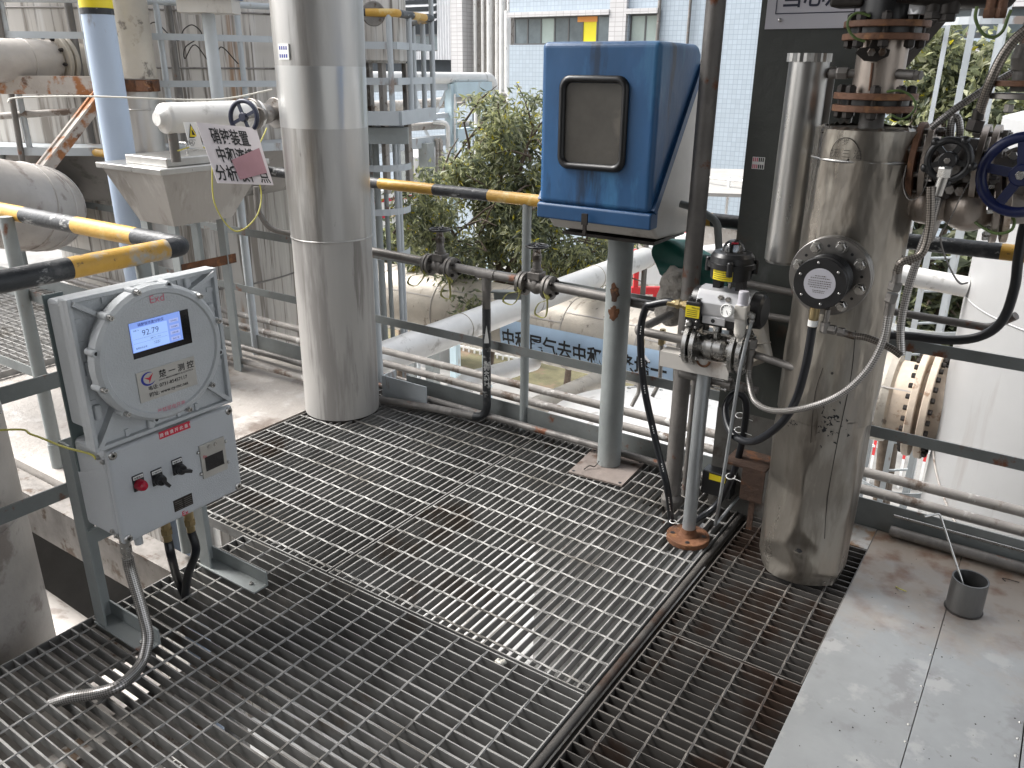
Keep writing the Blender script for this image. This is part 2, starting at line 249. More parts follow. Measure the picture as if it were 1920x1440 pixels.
# ---------------------------------------------------------------- mesh builder
def frame(d):
    d = V(d).normalized(); a = V((0, 0, 1)) if abs(d.z) < .95 else V((1, 0, 0))
    u = a.cross(d).normalized(); return u, d.cross(u), d
_fontmesh = {}
def glyphs(s, bold):
    k = (s, bold)
    if k not in _fontmesh:
        c = bpy.data.curves.new('t', 'FONT'); c.body = s; c.size = 1; c.offset = bold; c.resolution_u = 3
        o = bpy.data.objects.new('t', c); COL.objects.link(o)
        dg = bpy.context.evaluated_depsgraph_get(); me = bpy.data.meshes.new_from_object(o.evaluated_get(dg))
        vs = [v.co.copy() for v in me.vertices]; fs = [tuple(p.vertices) for p in me.polygons]
        bpy.data.objects.remove(o); bpy.data.curves.remove(c); bpy.data.meshes.remove(me)
        _fontmesh[k] = (vs, fs)
    return _fontmesh[k]
class G:
    def __init__(s): s.v = []; s.f = []; s.mi = []; s.sm = []; s.uv = {}; s.m = 0
    def face(s, idx, smooth=False): s.f.append(tuple(idx)); s.mi.append(s.m); s.sm.append(smooth)
    def add(s, vs, fs, smooth=False):
        b = len(s.v); s.v += [V(p) for p in vs]
        for f in fs: s.face([b+i for i in f], smooth)
        return s
    def hexa(s, p):   # 8 points: bottom ring 4, top ring 4
        s.add(p, [(0, 3, 2, 1), (4, 5, 6, 7), (0, 1, 5, 4), (1, 2, 6, 5), (2, 3, 7, 6), (3, 0, 4, 7)]); return s
    def bx(s, x0, x1, y0, y1, z0, z1):
        return s.hexa([(x0, y0, z0), (x1, y0, z0), (x1, y1, z0), (x0, y1, z0), (x0, y0, z1), (x1, y0, z1), (x1, y1, z1), (x0, y1, z1)])
    def bev(s, x0, x1, y0, y1, z0, z1, r=.004):   # chamfered box
        import bmesh
        bm = bmesh.new(); bmesh.ops.create_cube(bm, size=1)
        for v in bm.verts: v.co = V(((x0+x1)/2+v.co.x*(x1-x0), (y0+y1)/2+v.co.y*(y1-y0), (z0+z1)/2+v.co.z*(z1-z0)))
        bmesh.ops.bevel(bm, geom=bm.edges[:], offset=r, segments=3, affect='EDGES', profile=.5)
        bm.verts.index_update(); s.add([v.co for v in bm.verts], [[v.index for v in f.verts] for f in bm.faces], False); bm.free(); return s
    def obox(s, c, a, b, d):   # centre and three half vectors
        c, a, b, d = V(c), V(a), V(b), V(d)
        return s.hexa([c-a-b-d, c+a-b-d, c+a+b-d, c-a+b-d, c-a-b+d, c+a-b+d, c+a+b+d, c-a+b+d])
    def bar(s, p, q, w, h, up=(0, 0, 1)):   # rectangular bar, w across, h along 'up'
        p, q = V(p), V(q); d = (q-p).normalized(); a = d.cross(V(up)).normalized(); b = a.cross(d).normalized()
        return s.obox((p+q)/2, (q-p)/2, a*(w/2), b*(h/2))
    def tube(s, pts, r, seg=14, cap=True, smooth=True):
        pts = [V(p) for p in pts]; n = len(pts); rr = r if isinstance(r, (list, tuple)) else [r]*n
        tg = []
        for i in range(n):
            a = pts[max(i-1, 0)]; b = pts[min(i+1, n-1)]; t = (pts[i]-a).normalized()+(b-pts[i]).normalized() if 0 < i < n-1 else b-a
            tg.append(t.normalized())
        u, v_, _ = frame(tg[0]); base = len(s.v); ln = 0.
        for i in range(n):
            if i: 
                q = tg[i-1].rotation_difference(tg[i]); u = q @ u; ln += (pts[i]-pts[i-1]).length
            vv = tg[i].cross(u)
            for k in range(seg):
                a = 2*math.pi*k/seg; s.v.append(pts[i]+(u*math.cos(a)+vv*math.sin(a))*rr[i])
            if i:
                l0 = ln-(pts[i]-pts[i-1]).length
                for k in range(seg):
                    k2 = (k+1) % seg
                    f = (base+(i-1)*seg+k, base+(i-1)*seg+k2, base+i*seg+k2, base+i*seg+k)
                    c = 2*math.pi*max(rr)/seg
                    s.uv[len(s.f)] = [(l0, k*c), (l0, (k+1)*c), (ln, (k+1)*c), (ln, k*c)]
                    s.face(f, smooth)
        if cap:
            for i, rev in ((0, True), (n-1, False)):
                if rr[i] < 1e-6: continue
                vs = [s.v[base+i*seg+k].copy() for k in range(seg)]
                s.add(vs, [list(range(seg))[::-1] if rev else list(range(seg))])
        return s
    def cyl(s, p, q, r, r2=None, seg=24, cap=True): return s.tube([p, q], [r, r if r2 is None else r2], seg, cap)
    def lathe(s, o, d, prof, seg=32, sharp=True):   # prof: [(t, r)] along d from o
        o = V(o); u, v_, d = frame(d)
        def ring(t, r): return [o+d*t+(u*math.cos(2*math.pi*k/seg)+v_*math.sin(2*math.pi*k/seg))*r for k in range(seg)]
        if sharp:
            for (t0, r0), (t1, r1) in zip(prof, prof[1:]):
                s.add(ring(t0, r0)+ring(t1, r1), [(k, (k+1) % seg, seg+(k+1) % seg, seg+k) for k in range(seg)], True)
        else:
            vs = []
            for t, r in prof: vs += ring(t, r)
            s.add(vs, [(i*seg+k, i*seg+(k+1) % seg, (i+1)*seg+(k+1) % seg, (i+1)*seg+k) for i in range(len(prof)-1) for k in range(seg)], True)
        for (t, r), rev in ((prof[0], True), (prof[-1], False)):
            if r > 1e-5:
                s.add(ring(t, r), [list(range(seg))[::-1] if rev else list(range(seg))])
        return s
    def disc(s, p, d, r, h, seg=32, ch=None):
        ch = min(r, h)*.12 if ch is None else ch
        return s.lathe(p, d, [(0, r-ch), (ch, r), (h-ch, r), (h, r-ch)], seg)
    def hex(s, p, d, r, h): 
        p = V(p); s.lathe(p, d, [(0, r), (h*.85, r), (h, r*.85)], 6)
        for i in range(len(s.sm)-14, len(s.sm)): s.sm[i] = False
        return s
    def bolt(s, p, d, r, h):  # hex nut with stud end
        p = V(p); d = V(d).normalized(); s.hex(p, d, r, h); s.cyl(p+d*h*.9, p+d*(h*1.55), r*.52, seg=10); return s
    def torus(s, c, nrm, Rr, r, seg=40, cs=10, a0=0, a1=2*math.pi):
        c = V(c); u, v_, d = frame(nrm); full = abs(a1-a0-2*math.pi) < 1e-6; n = seg if full else seg+1
        vs = []
        for i in range(n):
            a = a0+(a1-a0)*i/seg; e = u*math.cos(a)+v_*math.sin(a)
            for k in range(cs):
                b = 2*math.pi*k/cs; vs.append(c+e*(Rr+r*math.cos(b))+d*(r*math.sin(b)))
        fs = [(i*cs+k, ((i+1) % n)*cs+k, ((i+1) % n)*cs+(k+1) % cs, i*cs+(k+1) % cs) for i in range(seg) for k in range(cs)]
        s.add(vs, fs, True); return s
    def ball(s, c, r, seg=16, rings=10, sc=(1, 1, 1), half=False):
        c = V(c); prof = []
        vs = []; n0 = rings//2 if half else 0
        for i in range(rings+1):
            ph = math.pi*i/rings
            if half and ph > math.pi/2+1e-6: break
            for k in range(seg):
                a = 2*math.pi*k/seg
                vs.append(c+V((r*math.sin(ph)*math.cos(a)*sc[0], r*math.sin(ph)*math.sin(a)*sc[1], r*math.cos(ph)*sc[2])))
        nr = len(vs)//seg
        s.add(vs, [(i*seg+k, (i+1)*seg+k, (i+1)*seg+(k+1) % seg, i*seg+(k+1) % seg) for i in range(nr-1) for k in range(seg)], True); return s
    def prism(s, poly, o, u, v, d):   # polygon in (u,v) plane at o extruded by vector d
        o, u, v, d = V(o), V(u), V(v), V(d); n = len(poly)
        a = [o+u*x+v*y for x, y in poly]; b = [p+d for p in a]
        s.add(a, [list(range(n))[::-1]]); s.add(b, [list(range(n))])
        s.add(a+b, [(i, (i+1) % n, n+(i+1) % n, n+i) for i in range(n)]); return s
    def text(s, st, o, u, v, size, bold=0.0, align='l', sx=1.0):
        vs, fs = glyphs(st, bold)
        if not vs: return s
        x0 = min(p.x for p in vs); x1 = max(p.x for p in vs); off = {'l': -x0, 'c': -(x0+x1)/2, 'r': -x1}[align]
        o, u, v = V(o), V(u), V(v)
        s.add([o+u*((p.x+off)*size*sx)+v*(p.y*size) for p in vs], fs); return s
    def mesh(s, name):
        me = bpy.data.meshes.new(name); me.from_pydata([tuple(p) for p in s.v], [], s.f)
        me.polygons.foreach_set('use_smooth', s.sm); me.polygons.foreach_set('material_index', s.mi)
        if s.uv:
            ul = me.uv_layers.new(name='UVMap')
            for fi, uvs in s.uv.items():
                ls = me.polygons[fi].loop_start
                for j, q in enumerate(uvs): ul.data[ls+j].uv = q
        me.update(); return me
ORIG = {}
def thing(name, label, cat, loc, group=None):
    o = bpy.data.objects.new(name, None); COL.objects.link(o); o.location = V(loc); o.empty_display_size = .05
    o['label'] = label; o['category'] = cat
    if group: o['group'] = group
    ORIG[o] = V(loc); return o
def part(name, g, mats, par, label=None):
    me = g.mesh(name); o = bpy.data.objects.new(name, me); COL.objects.link(o)
    for m in (mats if isinstance(mats, (list, tuple)) else [mats]): me.materials.append(M[m] if isinstance(m, str) else m)
    root = par
    while root.parent: root = root.parent
    off = ORIG[root]; ORIG[o] = V((0, 0, 0)) 
    me.transform(Matrix.Translation(-off)); o.parent = par
    if label: o['label'] = label
    return o
def solo(name, g, mats, label, cat, group=None, kind=None):
    me = g.mesh(name); o = bpy.data.objects.new(name, me); COL.objects.link(o)
    for m in (mats if isinstance(mats, (list, tuple)) else [mats]): me.materials.append(M[m] if isinstance(m, str) else m)
    xs = [p.x for p in g.v]; ys = [p.y for p in g.v]; zs = [p.z for p in g.v]
    c = V(((min(xs)+max(xs))/2, (min(ys)+max(ys))/2, min(zs)))
    me.transform(Matrix.Translation(-c)); o.location = c; ORIG[o] = c
    if kind: o['kind'] = kind
    if label: o['label'] = label
    if cat: o['category'] = cat
    if group: o['group'] = group
    return o
def setting(name, g, mats, kind='structure'): return solo(name, g, mats, None, None, None, kind)
def copy_thing(root, loc, label=None):
    c = root.copy(); COL.objects.link(c); c.location = V(loc); ORIG[c] = V(loc)
    if label: c['label'] = label
    for ch in list(root.children):
        d = ch.copy(); COL.objects.link(d); d.parent = c
        for g in list(ch.children):
            e = g.copy(); COL.objects.link(e); e.parent = d
    return c
def bend(pts, rad, n=7):
    pts = [V(p) for p in pts]; out = [pts[0]]
    for a, b, c in zip(pts, pts[1:], pts[2:]):
        d1 = (a-b); d2 = (c-b); ang = d1.angle(d2); t = min(rad/max(math.tan(ang/2), .05), d1.length*.49, d2.length*.49)
        p = b+d1.normalized()*t; q = b+d2.normalized()*t
        for i in range(n+1):
            k = i/n; out.append(p*(1-k)**2+b*2*k*(1-k)+q*k*k)
    out.append(pts[-1]); return out
def spline(pts, n=8):
    pts = [V(p) for p in pts]; P = [pts[0]*2-pts[1]]+pts+[pts[-1]*2-pts[-2]]; out = []
    for i in range(1, len(P)-2):
        p0, p1, p2, p3 = P[i-1:i+3]
        for k in range(n):
            t = k/n; out.append(.5*((2*p1)+(p2-p0)*t+(2*p0-5*p1+4*p2-p3)*t*t+(3*p1-p0-3*p2+p3)*t**3))
    out.append(pts[-1]); return out
X1, Y1, Z1 = V((1, 0, 0)), V((0, 1, 0)), V((0, 0, 1))
def rrect(w, h, r, n=6):
    o = []
    for cx, cy, a0 in ((w/2-r, h/2-r, 0), (-w/2+r, h/2-r, 90), (-w/2+r, -h/2+r, 180), (w/2-r, -h/2+r, 270)):
        for i in range(n+1): a = R(a0+90*i/n); o.append((cx+r*math.cos(a), cy+r*math.sin(a)))
    return o
# ================================================================ SETTING
GZ = -4.6
setting('ground', G().add([(-90, -60, GZ), (90, -60, GZ), (90, 140, GZ), (-90, 140, GZ)], [(0, 1, 2, 3)]), 'asphalt')
setting('lawn', G().add([(-26, 13.2, GZ+.02), (-4, 13.2, GZ+.02), (-4, 19.0, GZ+.02), (-26, 19.0, GZ+.02)], [(0, 1, 2, 3)]), 'lawn')
setting('lit_ground_patch', G().add([(-9, 2.4, GZ+.012), (4, 2.4, GZ+.012), (4, 12.3, GZ+.012), (-9, 12.3, GZ+.012)], [(0, 1, 2, 3)]), 'lit_ground')  # added pale patch, stands in for bright lit ground seen through the bars
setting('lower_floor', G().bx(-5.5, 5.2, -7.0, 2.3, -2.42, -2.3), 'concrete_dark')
setting('lower_wall', G().bx(-5.62, -5.5, -7.0, 2.9, GZ, -.25).bx(5.2, 5.32, -7.0, 3.0, GZ, -.25).bx(-5.5, 5.2, -7.12, -7.0, GZ, -.25), 'concrete_dark')  # walls added to block side light under the grating
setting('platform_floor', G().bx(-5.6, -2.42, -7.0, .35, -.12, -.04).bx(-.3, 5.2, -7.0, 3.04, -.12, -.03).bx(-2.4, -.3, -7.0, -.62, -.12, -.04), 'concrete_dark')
g = G(); g.bx(-9.5, -3.03, 1.47, 3.10, -.16, -.012); setting('concrete_floor', g, 'concrete')
g = G()   # floor edge channels that carry the deck
for (x0, x1, y0, y1) in ((-3.03, -2.99, 1.66, 3.1), (-3.0, .9, 3.09, 3.13), (-9.5, -2.31, 1.36, 1.46), (-2.36, -2.31, -1.5, 1.36), (-1.90, -1.83, -1.5, 3.08)):
    g.bx(x0, x1, y0, y1, -.24, -.045)
setting('deck_edge_beams', g, 'steel_dull')
g = G(); g.tube([(-.822, -1.5, -.016), (-.822, 3.05, -.016)], .013, 8); g.bx(-.812, -.785, -1.5, 3.05, -.10, -.035); setting('deck_centre_beam', g, 'galv_old')
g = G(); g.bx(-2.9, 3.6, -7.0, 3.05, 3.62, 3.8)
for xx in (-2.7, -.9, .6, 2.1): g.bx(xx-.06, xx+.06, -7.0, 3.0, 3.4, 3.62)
setting('unseen_shade_deck', g, 'deck')  # unseen deck, added and sized to shade the platform

setting('unseen_shade_wall', G().bx(-4.5, 7.0, -7.5, -7.13, GZ, 9.0), 'deck')  # unseen wall added behind the camera to darken surfaces facing it
# ---------------------------------------------------------------- gratings
def grating(label, x0, x1, y0, y1, along, mats, pitch=.0345, rod=.103, z=0., depth=.038, t=.0044, first=.03):
    bars, rods, band = G(), G(), G()
    L0, L1, W0, W1 = (y0, y1, x0, x1) if along == 'y' else (x0, x1, y0, y1)
    P = (lambda l, w, zz: V((w, l, zz))) if along == 'y' else (lambda l, w, zz: V((l, w, zz)))
    n = int((W1-W0)/pitch); pt = (W1-W0)/n
    for i in range(1, n):
        w_ = W0+pt*i; j = random.uniform(-.0012, .0012)
        a, b = P(L0+.004, w_-t/2+j, z-depth), P(L1-.004, w_+t/2-j, z)
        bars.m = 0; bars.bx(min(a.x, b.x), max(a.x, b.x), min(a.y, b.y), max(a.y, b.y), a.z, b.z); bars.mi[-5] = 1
    l = L0+first
    while l < L1-.02:
        m = max(2, int((W1-W0)/.022)); base = len(rods.v)   # twisted square rod
        for k in range(m+1):
            c = P(l, W0+.003+(W1-W0-.006)*k/m, z-.0015); a0 = k*math.pi/8
            for q in range(4):
                a = a0+q*math.pi/2; dl, dz = math.cos(a)*.0042, math.sin(a)*.0042
                rods.v.append(c+(V((0, dl, dz)) if along == 'y' else V((dl, 0, dz))))
            if k:
                for q in range(4): rods.face((base+(k-1)*4+q, base+(k-1)*4+(q+1) % 4, base+k*4+(q+1) % 4, base+k*4+q))
        l += rod
    for (xa, xb, ya, yb) in ((x0, x0+.004, y0, y1), (x1-.004, x1, y0, y1), (x0+.004, x1-.004, y0, y0+.004), (x0+.004, x1-.004, y1-.004, y1)):
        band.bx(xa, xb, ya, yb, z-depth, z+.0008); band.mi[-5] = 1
    root = thing('floor_grating', label, 'floor grating', ((x0+x1)/2, (y0+y1)/2, z-depth), 'steel gratings of the platform floor')
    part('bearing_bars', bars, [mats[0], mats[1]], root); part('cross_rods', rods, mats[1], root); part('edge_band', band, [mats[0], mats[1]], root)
    return root
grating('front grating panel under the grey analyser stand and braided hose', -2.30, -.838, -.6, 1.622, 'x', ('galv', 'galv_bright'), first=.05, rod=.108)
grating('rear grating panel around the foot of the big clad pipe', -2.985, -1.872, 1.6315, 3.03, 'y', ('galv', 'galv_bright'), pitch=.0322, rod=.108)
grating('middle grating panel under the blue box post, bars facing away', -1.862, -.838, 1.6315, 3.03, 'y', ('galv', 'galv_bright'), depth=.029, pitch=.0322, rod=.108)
grating('dark dirty grating strip beside the steel sheet floor, nearest half', -.783, -.318, -.6, 2.005, 'x', ('galv_old', 'galv_old_top'), pitch=.034, first=.06)
grating('dark dirty grating strip under the dented steel vessel', -.783, -.345, 2.012, 3.03, 'x', ('galv_old', 'galv_old_top'), pitch=.034, first=.06)
grating('walkway grating beyond the left railing, beside the beige lagged pipe', -6.6, -4.75, 1.75, 3.05, 'x', ('galv_bright', 'galv_bright'), pitch=.04, z=.03, rod=.11)
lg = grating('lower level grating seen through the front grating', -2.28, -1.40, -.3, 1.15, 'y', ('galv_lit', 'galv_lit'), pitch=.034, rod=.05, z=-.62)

# ---------------------------------------------------------------- steel sheet floor on the right
t_ = thing('steel_floor_sheet', 'long worn floor sheet beside the dark grating, rust stained at its far end', 'floor sheet', (-.2, 1.2, -.005), 'steel sheets of the right floor')
part('sheet', G().prism([(-.315, -.8), (-.056, -.8), (-.056, 3.03), (-.345, 3.03), (-.345, 2.2)], (0, 0, -.004), X1, Y1, Z1*.0055), 'sheet', t_)
for i, yy in enumerate((1.72, 1.80, 1.95, 2.02, 2.12, 2.2, 2.36)): part('screw', G().ball((-.062+random.uniform(-.003, .003), yy, .0015), .005, 10, 6, sc=(1, 1, .7)), 'steel', t_)
t_ = thing('steel_floor_sheet', 'small rust stained floor sheet behind the dented vessel', 'floor sheet', (-.45, 2.95, -.005), 'steel sheets of the right floor')
part('sheet', G().bx(-.56, -.349, 2.86, 3.03, -.0035, .003), 'sheet_rust', t_)
t_ = thing('steel_floor_sheet', 'grey galvanised floor sheet around the pipe stub at the right edge', 'floor sheet', (.1, 1.2, -.005), 'steel sheets of the right floor')
part('sheet', G().bx(-.0535, .192, -.8, 3.03, -.004, .002), 'sheet', t_)
for yy in (2.06, 2.13, 2.2): part('screw', G().ball((.184, yy, .002), .005, 10, 6, sc=(1, 1, .7)), 'steel', t_)
solo('steel_floor_sheet', G().bx(.196, 1.6, -.8, 3.03, -.004, .0015), 'sheet', 'floor sheet cut by the right edge of the picture', 'floor sheet', 'steel sheets of the right floor')
# pipe stub with a bent rod in it
c = PZ(1806, 1142, .002); c = V((c.x, c.y, .002)); r_ = .054
t_ = thing('pipe_stub', 'short dark open pipe stub welded upright on the steel floor sheet', 'pipe stub', c)
part('tube', G().lathe(c, Z1, [(.001, r_), (.118, r_), (.118, r_-.005), (.01, r_-.006), (.01, 0)], 40), 'stub', t_)
g = G(); g.torus(c+V((0, 0, .003)), Z1, r_+.001, .003, 32, 6); part('weld_bead', g, 'bolt_dark', t_)
p1 = PY(1762, 963, c.y+.03); pq = c+V((-.030, -.004, .118)); p0 = pq+(pq-p1)*((pq.z-.02)/(p1.z-pq.z)); p2 = PY(1733, 969, c.y-.02)
solo('bent_rod', G().tube(bend([p0, p1, p2], .012), .0035, 8), 'steel', 'thin bent steel rod leaning inside the pipe stub', 'rod')
g = G()
rg = random.Random(3)
for i in range(60):
    x, y = rg.uniform(-.30, .18), rg.uniform(1.5, 2.9); s_ = rg.uniform(.0008, .0024)
    g.add([(x-s_, y, .003), (x, y-s_*1.4, .003), (x+s_*1.3, y, .003), (x, y+s_, .0038)], [(0, 1, 3), (1, 2, 3), (2, 0, 3), (0, 2, 1)])
setting('floor_grit', g, 'bolt_dark', 'stuff')
q = PZ(1680, 1100, .004)
solo('offcut_wire', G().tube(spline([q, q+V((.012, -.012, .004)), q+V((.035, -.012, .002))]), .002, 6), 'yellow_wire', 'tiny yellow green wire offcut lying on the rust stained sheet', 'wire offcut')
q = PZ(1885, 1090, .004)
solo('dark_wire', G().tube(spline([q, q+V((-.008, .012, .003)), q+V((.04, .015, .003))]), .0015, 6), 'bolt_dark', 'thin dark wire scrap on the sheet right of the pipe stub', 'wire offcut')
q = PZ(937, 1242, -.004)
g = G(); g.ball(q, .013, 8, 6, sc=(1.2, .8, .7)); g.ball(q+V((.010, .006, .002)), .008, 8, 5)
for i, p in enumerate(g.v): g.v[i] = p+V((random.uniform(-.003, .003), random.uniform(-.003, .003), random.uniform(-.003, .003)))
solo('crumpled_tissue', g, 'white_wire', 'small crumpled pale tissue stuck in the front grating', 'tissue')

# ---------------------------------------------------------------- striped guard rails
def stripes(g, pts, r, lens, start=0, seg=16):
    pts = [V(p) for p in pts]; cur = start; i = 0; left = lens[0] if isinstance(lens, list) else lens; k = 0
    run = [pts[0]]; p = pts[0]; j = 1
    while j < len(pts):
        d = (pts[j]-p).length
        if d <= left+1e-6: run.append(pts[j]); left -= d; p = pts[j]; j += 1
        else:
            p = p+(pts[j]-p).normalized()*left; run.append(p); g.m = cur; g.tube(run, r, seg, False); run = [p]; cur = 1-cur; k += 1
            left = lens[k % len(lens)] if isinstance(lens, list) else lens
    g.m = cur; g.tube(run, r, seg, True) if len(run) > 1 else None
    return g
YR = 3.04
root = thing('guard_rail', 'long rear guard rail with yellow and black striped top pipe and toe board', 'railing', (-3, YR, 0), 'platform guard rails')
xs = [PY(p, y, YR).x for p, y in ((0, 263), (33, 267), (75, 272), (118, 277), (166, 281), (222, 287), (262, 292), (505, 315), (690, 340), (713, 343), (815, 358), (918, 370), (1003, 380), (1340, 416), (1384, 421))]
ztop = 1.10
def top_seg(g, x0, x1, m): g.m = m; g.tube([(x0, YR, ztop), (x1, YR, ztop)], .0265, 18, False)
g = G()
seq = [(-7.6, xs[1], 0), (xs[1], xs[2], 1), (xs[2], xs[3], 0), (xs[3], xs[4], 1), (xs[4], xs[5], 0), (xs[5], xs[6]+.06, 1), (xs[6]+.06, xs[7]-.2, 0), (xs[7]-.2, xs[9], 1), (xs[9], xs[10], 0), (xs[10], xs[11], 1), (xs[11], xs[12]+.1, 0), (xs[12]+.1, -1.37, 1), (-1.37, xs[13]-.01, 0), (xs[13]-.01, -.93, 1)]
for a, b, m in seq: top_seg(g, a, b, m)
e1, e2 = PY(1876, 474, YR).x, PY(1690, 458, YR).x
for a, b, m in ((-.90, e2-.35, 0), (e2-.35, e1, 1), (e1, e1+.3, 0), (e1+.3, e1+.6, 1), (e1+.6, e1+1.2, 0)): top_seg(g, a, b, m)
part('top_rail', g, ['yellow', 'black'], root)
for px, py in ((985, 600), (703, 560), (470, 560)):
    p = PY(px, py, YR); part('post', G().cyl((p.x, YR, -.05), (p.x, YR, ztop-.01), .0235 if px < 900 else .0205, seg=18), 'palepost' if px < 900 else 'post', root)
for xx in (-6.62, -5.2, .55): part('post', G().cyl((xx, YR, -.05), (xx, YR, ztop-.01), .0205, seg=16), 'post', root)
for zz in (.40, .745): part('mid_bar', G().bx(-7.6, -.96, YR-.024, YR-.018, zz-.021, zz+.021), 'flatbar', root); part('mid_bar', G().bx(-.80, 1.5, YR-.024, YR-.018, zz-.021, zz+.021), 'flatbar', root)
part('toe_board', G().bx(-7.6, -2.92, YR-.006, YR, -.03, .115), 'flatbar', root)
part('toe_board', G().bx(-2.72, 1.5, YR-.006, YR, -.03, .115), 'flatbar', root)
q = PY(745, 712, 3.0)
solo('angle_bracket', G().bx(-2.80, -2.50, 2.93, 2.938, .01, .13).bx(-2.80, -2.79, 2.938, 3.03, .01, .13), 'palepost', 'pale upright steel plate at the foot of the rear rail beside the big pipe', 'bracket')

# left rail that turns the corner behind the analyser
root = thing('guard_rail', 'near left guard rail with worn yellow and black pipe turning a corner above the analyser', 'railing', (-2.42, 1.6, 0), 'platform guard rails')
cz = 1.08; A = V((-5.6, 1.56, cz+.012)); B = V((-2.405, 1.61, cz)); D_ = V((-2.41, -.9, cz-.02))
pts = bend([A, B, D_], .035, 6)
def upto(px, py): return PZ(px, py, cz)
g = G(); r_ = .0325
cuts = [upto(50, 405).x, upto(137, 425).x, upto(244, 447).x]
ly = lambda x: A.lerp(B, (x-A.x)/(B.x-A.x))
g.m = 1; g.tube([A, ly(-4.1)], r_, 18, False)
g.m = 0; g.tube([ly(-4.1), ly(cuts[0])], r_, 18, False); g.m = 1; g.tube([ly(cuts[0]), ly(cuts[1])], r_, 18, False)
g.m = 0; g.tube([ly(cuts[1]), ly(cuts[2])], r_, 18, False)
yc = 1.545; yd = upto(125, 500).y
corner = [ly(cuts[2])]+[p for p in pts[1:-1]]+[V((-2.405, yc, cz))]
g.m = 1; g.tube(corner, r_, 18, False)
g.m = 0; g.tube([V((-2.405, yc, cz)), V((-2.406, yd, cz-.003))], r_, 18, False)
g.m = 1; g.tube([V((-2.406, yd, cz-.003)), V((-2.408, yd-.42, cz-.008))], r_, 18, False); g.m = 0; g.tube([V((-2.408, yd-.42, cz-.008)), D_], r_, 18)
part('top_rail', g, ['yellow', 'black'], root)
p = PZ(95, 875, 0)
part('post', G().cyl((p.x, 1.545, -.02), (p.x, 1.545, cz), .027, seg=18).lathe((p.x, 1.545, -.01), Z1, [(0, .031), (.11, .030)], 18), 'post', root)
part('post', G().cyl((-2.41, 1.46, -.02), (-2.41, 1.46, cz-.02), .024, seg=18), 'post', root)
for zz in (.40, .76):
    part('mid_bar', G().bx(-5.6, -2.40, 1.565, 1.571, zz-.022, zz+.022), 'flatbar', root)
    part('mid_bar', G().bx(-2.425, -2.419, -.9, 1.56, zz-.035, zz+.015), 'flatbar', root)
part('toe_board', G().bx(-2.40, -2.31, 1.46, 1.466, -.03, .10), 'flatbar', root)

# ---------------------------------------------------------------- pipes along the rear edge
def run(name, pts, r, m, label, cat='pipe', rad=.06, group=None, seg=14):
    return solo(name, G().tube(bend(pts, rad), r, seg), m, label, cat, group)
def drain(py0, zz, lab, yv, r):
    return run('service_pipe', [(-6.5, yv, zz), (1.4, yv, zz)], r, 'pipe_light', lab, group='thin pipes along the platform edge')
drain(0, .085, 'dusty thin pipe just outside the toe board, highest of three', 3.33, .021)
drain(0, .035, 'dusty thin pipe just outside the toe board, thickest middle one', 3.27, .021)
run('service_pipe', [(-6.5, 3.23, -.012), (-1.7, 3.23, -.012), (-1.25, 3.25, -.2)], .009, 'pipe_light', 'thin rod pipe lowest of three outside the toe board', group='thin pipes along the platform edge')
run('service_pipe', [(-4.6, 2.955, .05), (-.95, 2.985, .045), (-.55, 2.99, .045)], .0165, 'pipe_dark', 'grey pipe lying on the grating along the rear toe board', group='pipes lying on the rear grating')
run('service_pipe', [(-.3, 3.0, .03), (1.4, 3.0, .03)], .02, 'pipe_dark', 'dark pipe along the rear edge of the steel floor sheets', group='pipes lying on the rear grating')
run('thin_tube', [(-.3, 3.018, .085), (1.4, 3.018, .085)], .0055, 'steel', 'thin shiny tube clipped along the right toe board', 'tube')
run('service_pipe', [(-4.6, 2.80, .035), (-3.05, 2.84, .035)], .017, 'pipe_light', 'dusty pipe lying on the concrete left of the big pipe', group='pipes lying on the rear grating')

# ---------------------------------------------------------------- big clad pipe
b = PZ(643, 765, 0); top = PD(583, -160, math.hypot(b.x, b.y))
ax = (top-b).normalized()
root = thing('clad_pipe', 'big vertical dull silver clad pipe rising through the grating', 'pipe', b)
def at_z(z): return b+ax*((z-b.z)/ax.z)
rm = .186
g = G(); n = 40
zs = [0.0, .02, .5, .93]
g.tube([at_z(-.25), at_z(.012)], rm*.97, 48); part('insulation', g, 'bolt_dark', root)
g = G(); g.tube([at_z(.008), at_z(.30), at_z(.60), at_z(.9)], [rm, rm*1.0, rm*1.002, rm], 64); part('lower_sleeve', g, 'alu_sleeve', root)
zt = HC+(PD(610, 410, 3.95).z-HC)
g = G(); g.tube([at_z(.888), at_z(1.3), at_z(1.8), at_z(2.6)], [rm*1.014, rm*1.036, rm*1.062, rm*1.065], 64); g.torus(at_z(.892), ax, rm*1.008, .004, 64, 8); part('upper_sleeve', g, 'stain_main', root)
for z0, z1 in ((1.36, 1.455), (1.50, 1.575), (1.70, 1.79)):
    pass
g = G(); g.tube([at_z(1.385), at_z(1.64)], [rm*1.043, rm*1.0575], 64, False); part('tape_wrap', g, 'tape', root)
g = G(); g.tube([at_z(1.64-.17), at_z(1.64-.09)], [rm*1.0495, rm*1.055], 64, False); part('tape_wrap', g, 'tape', root)
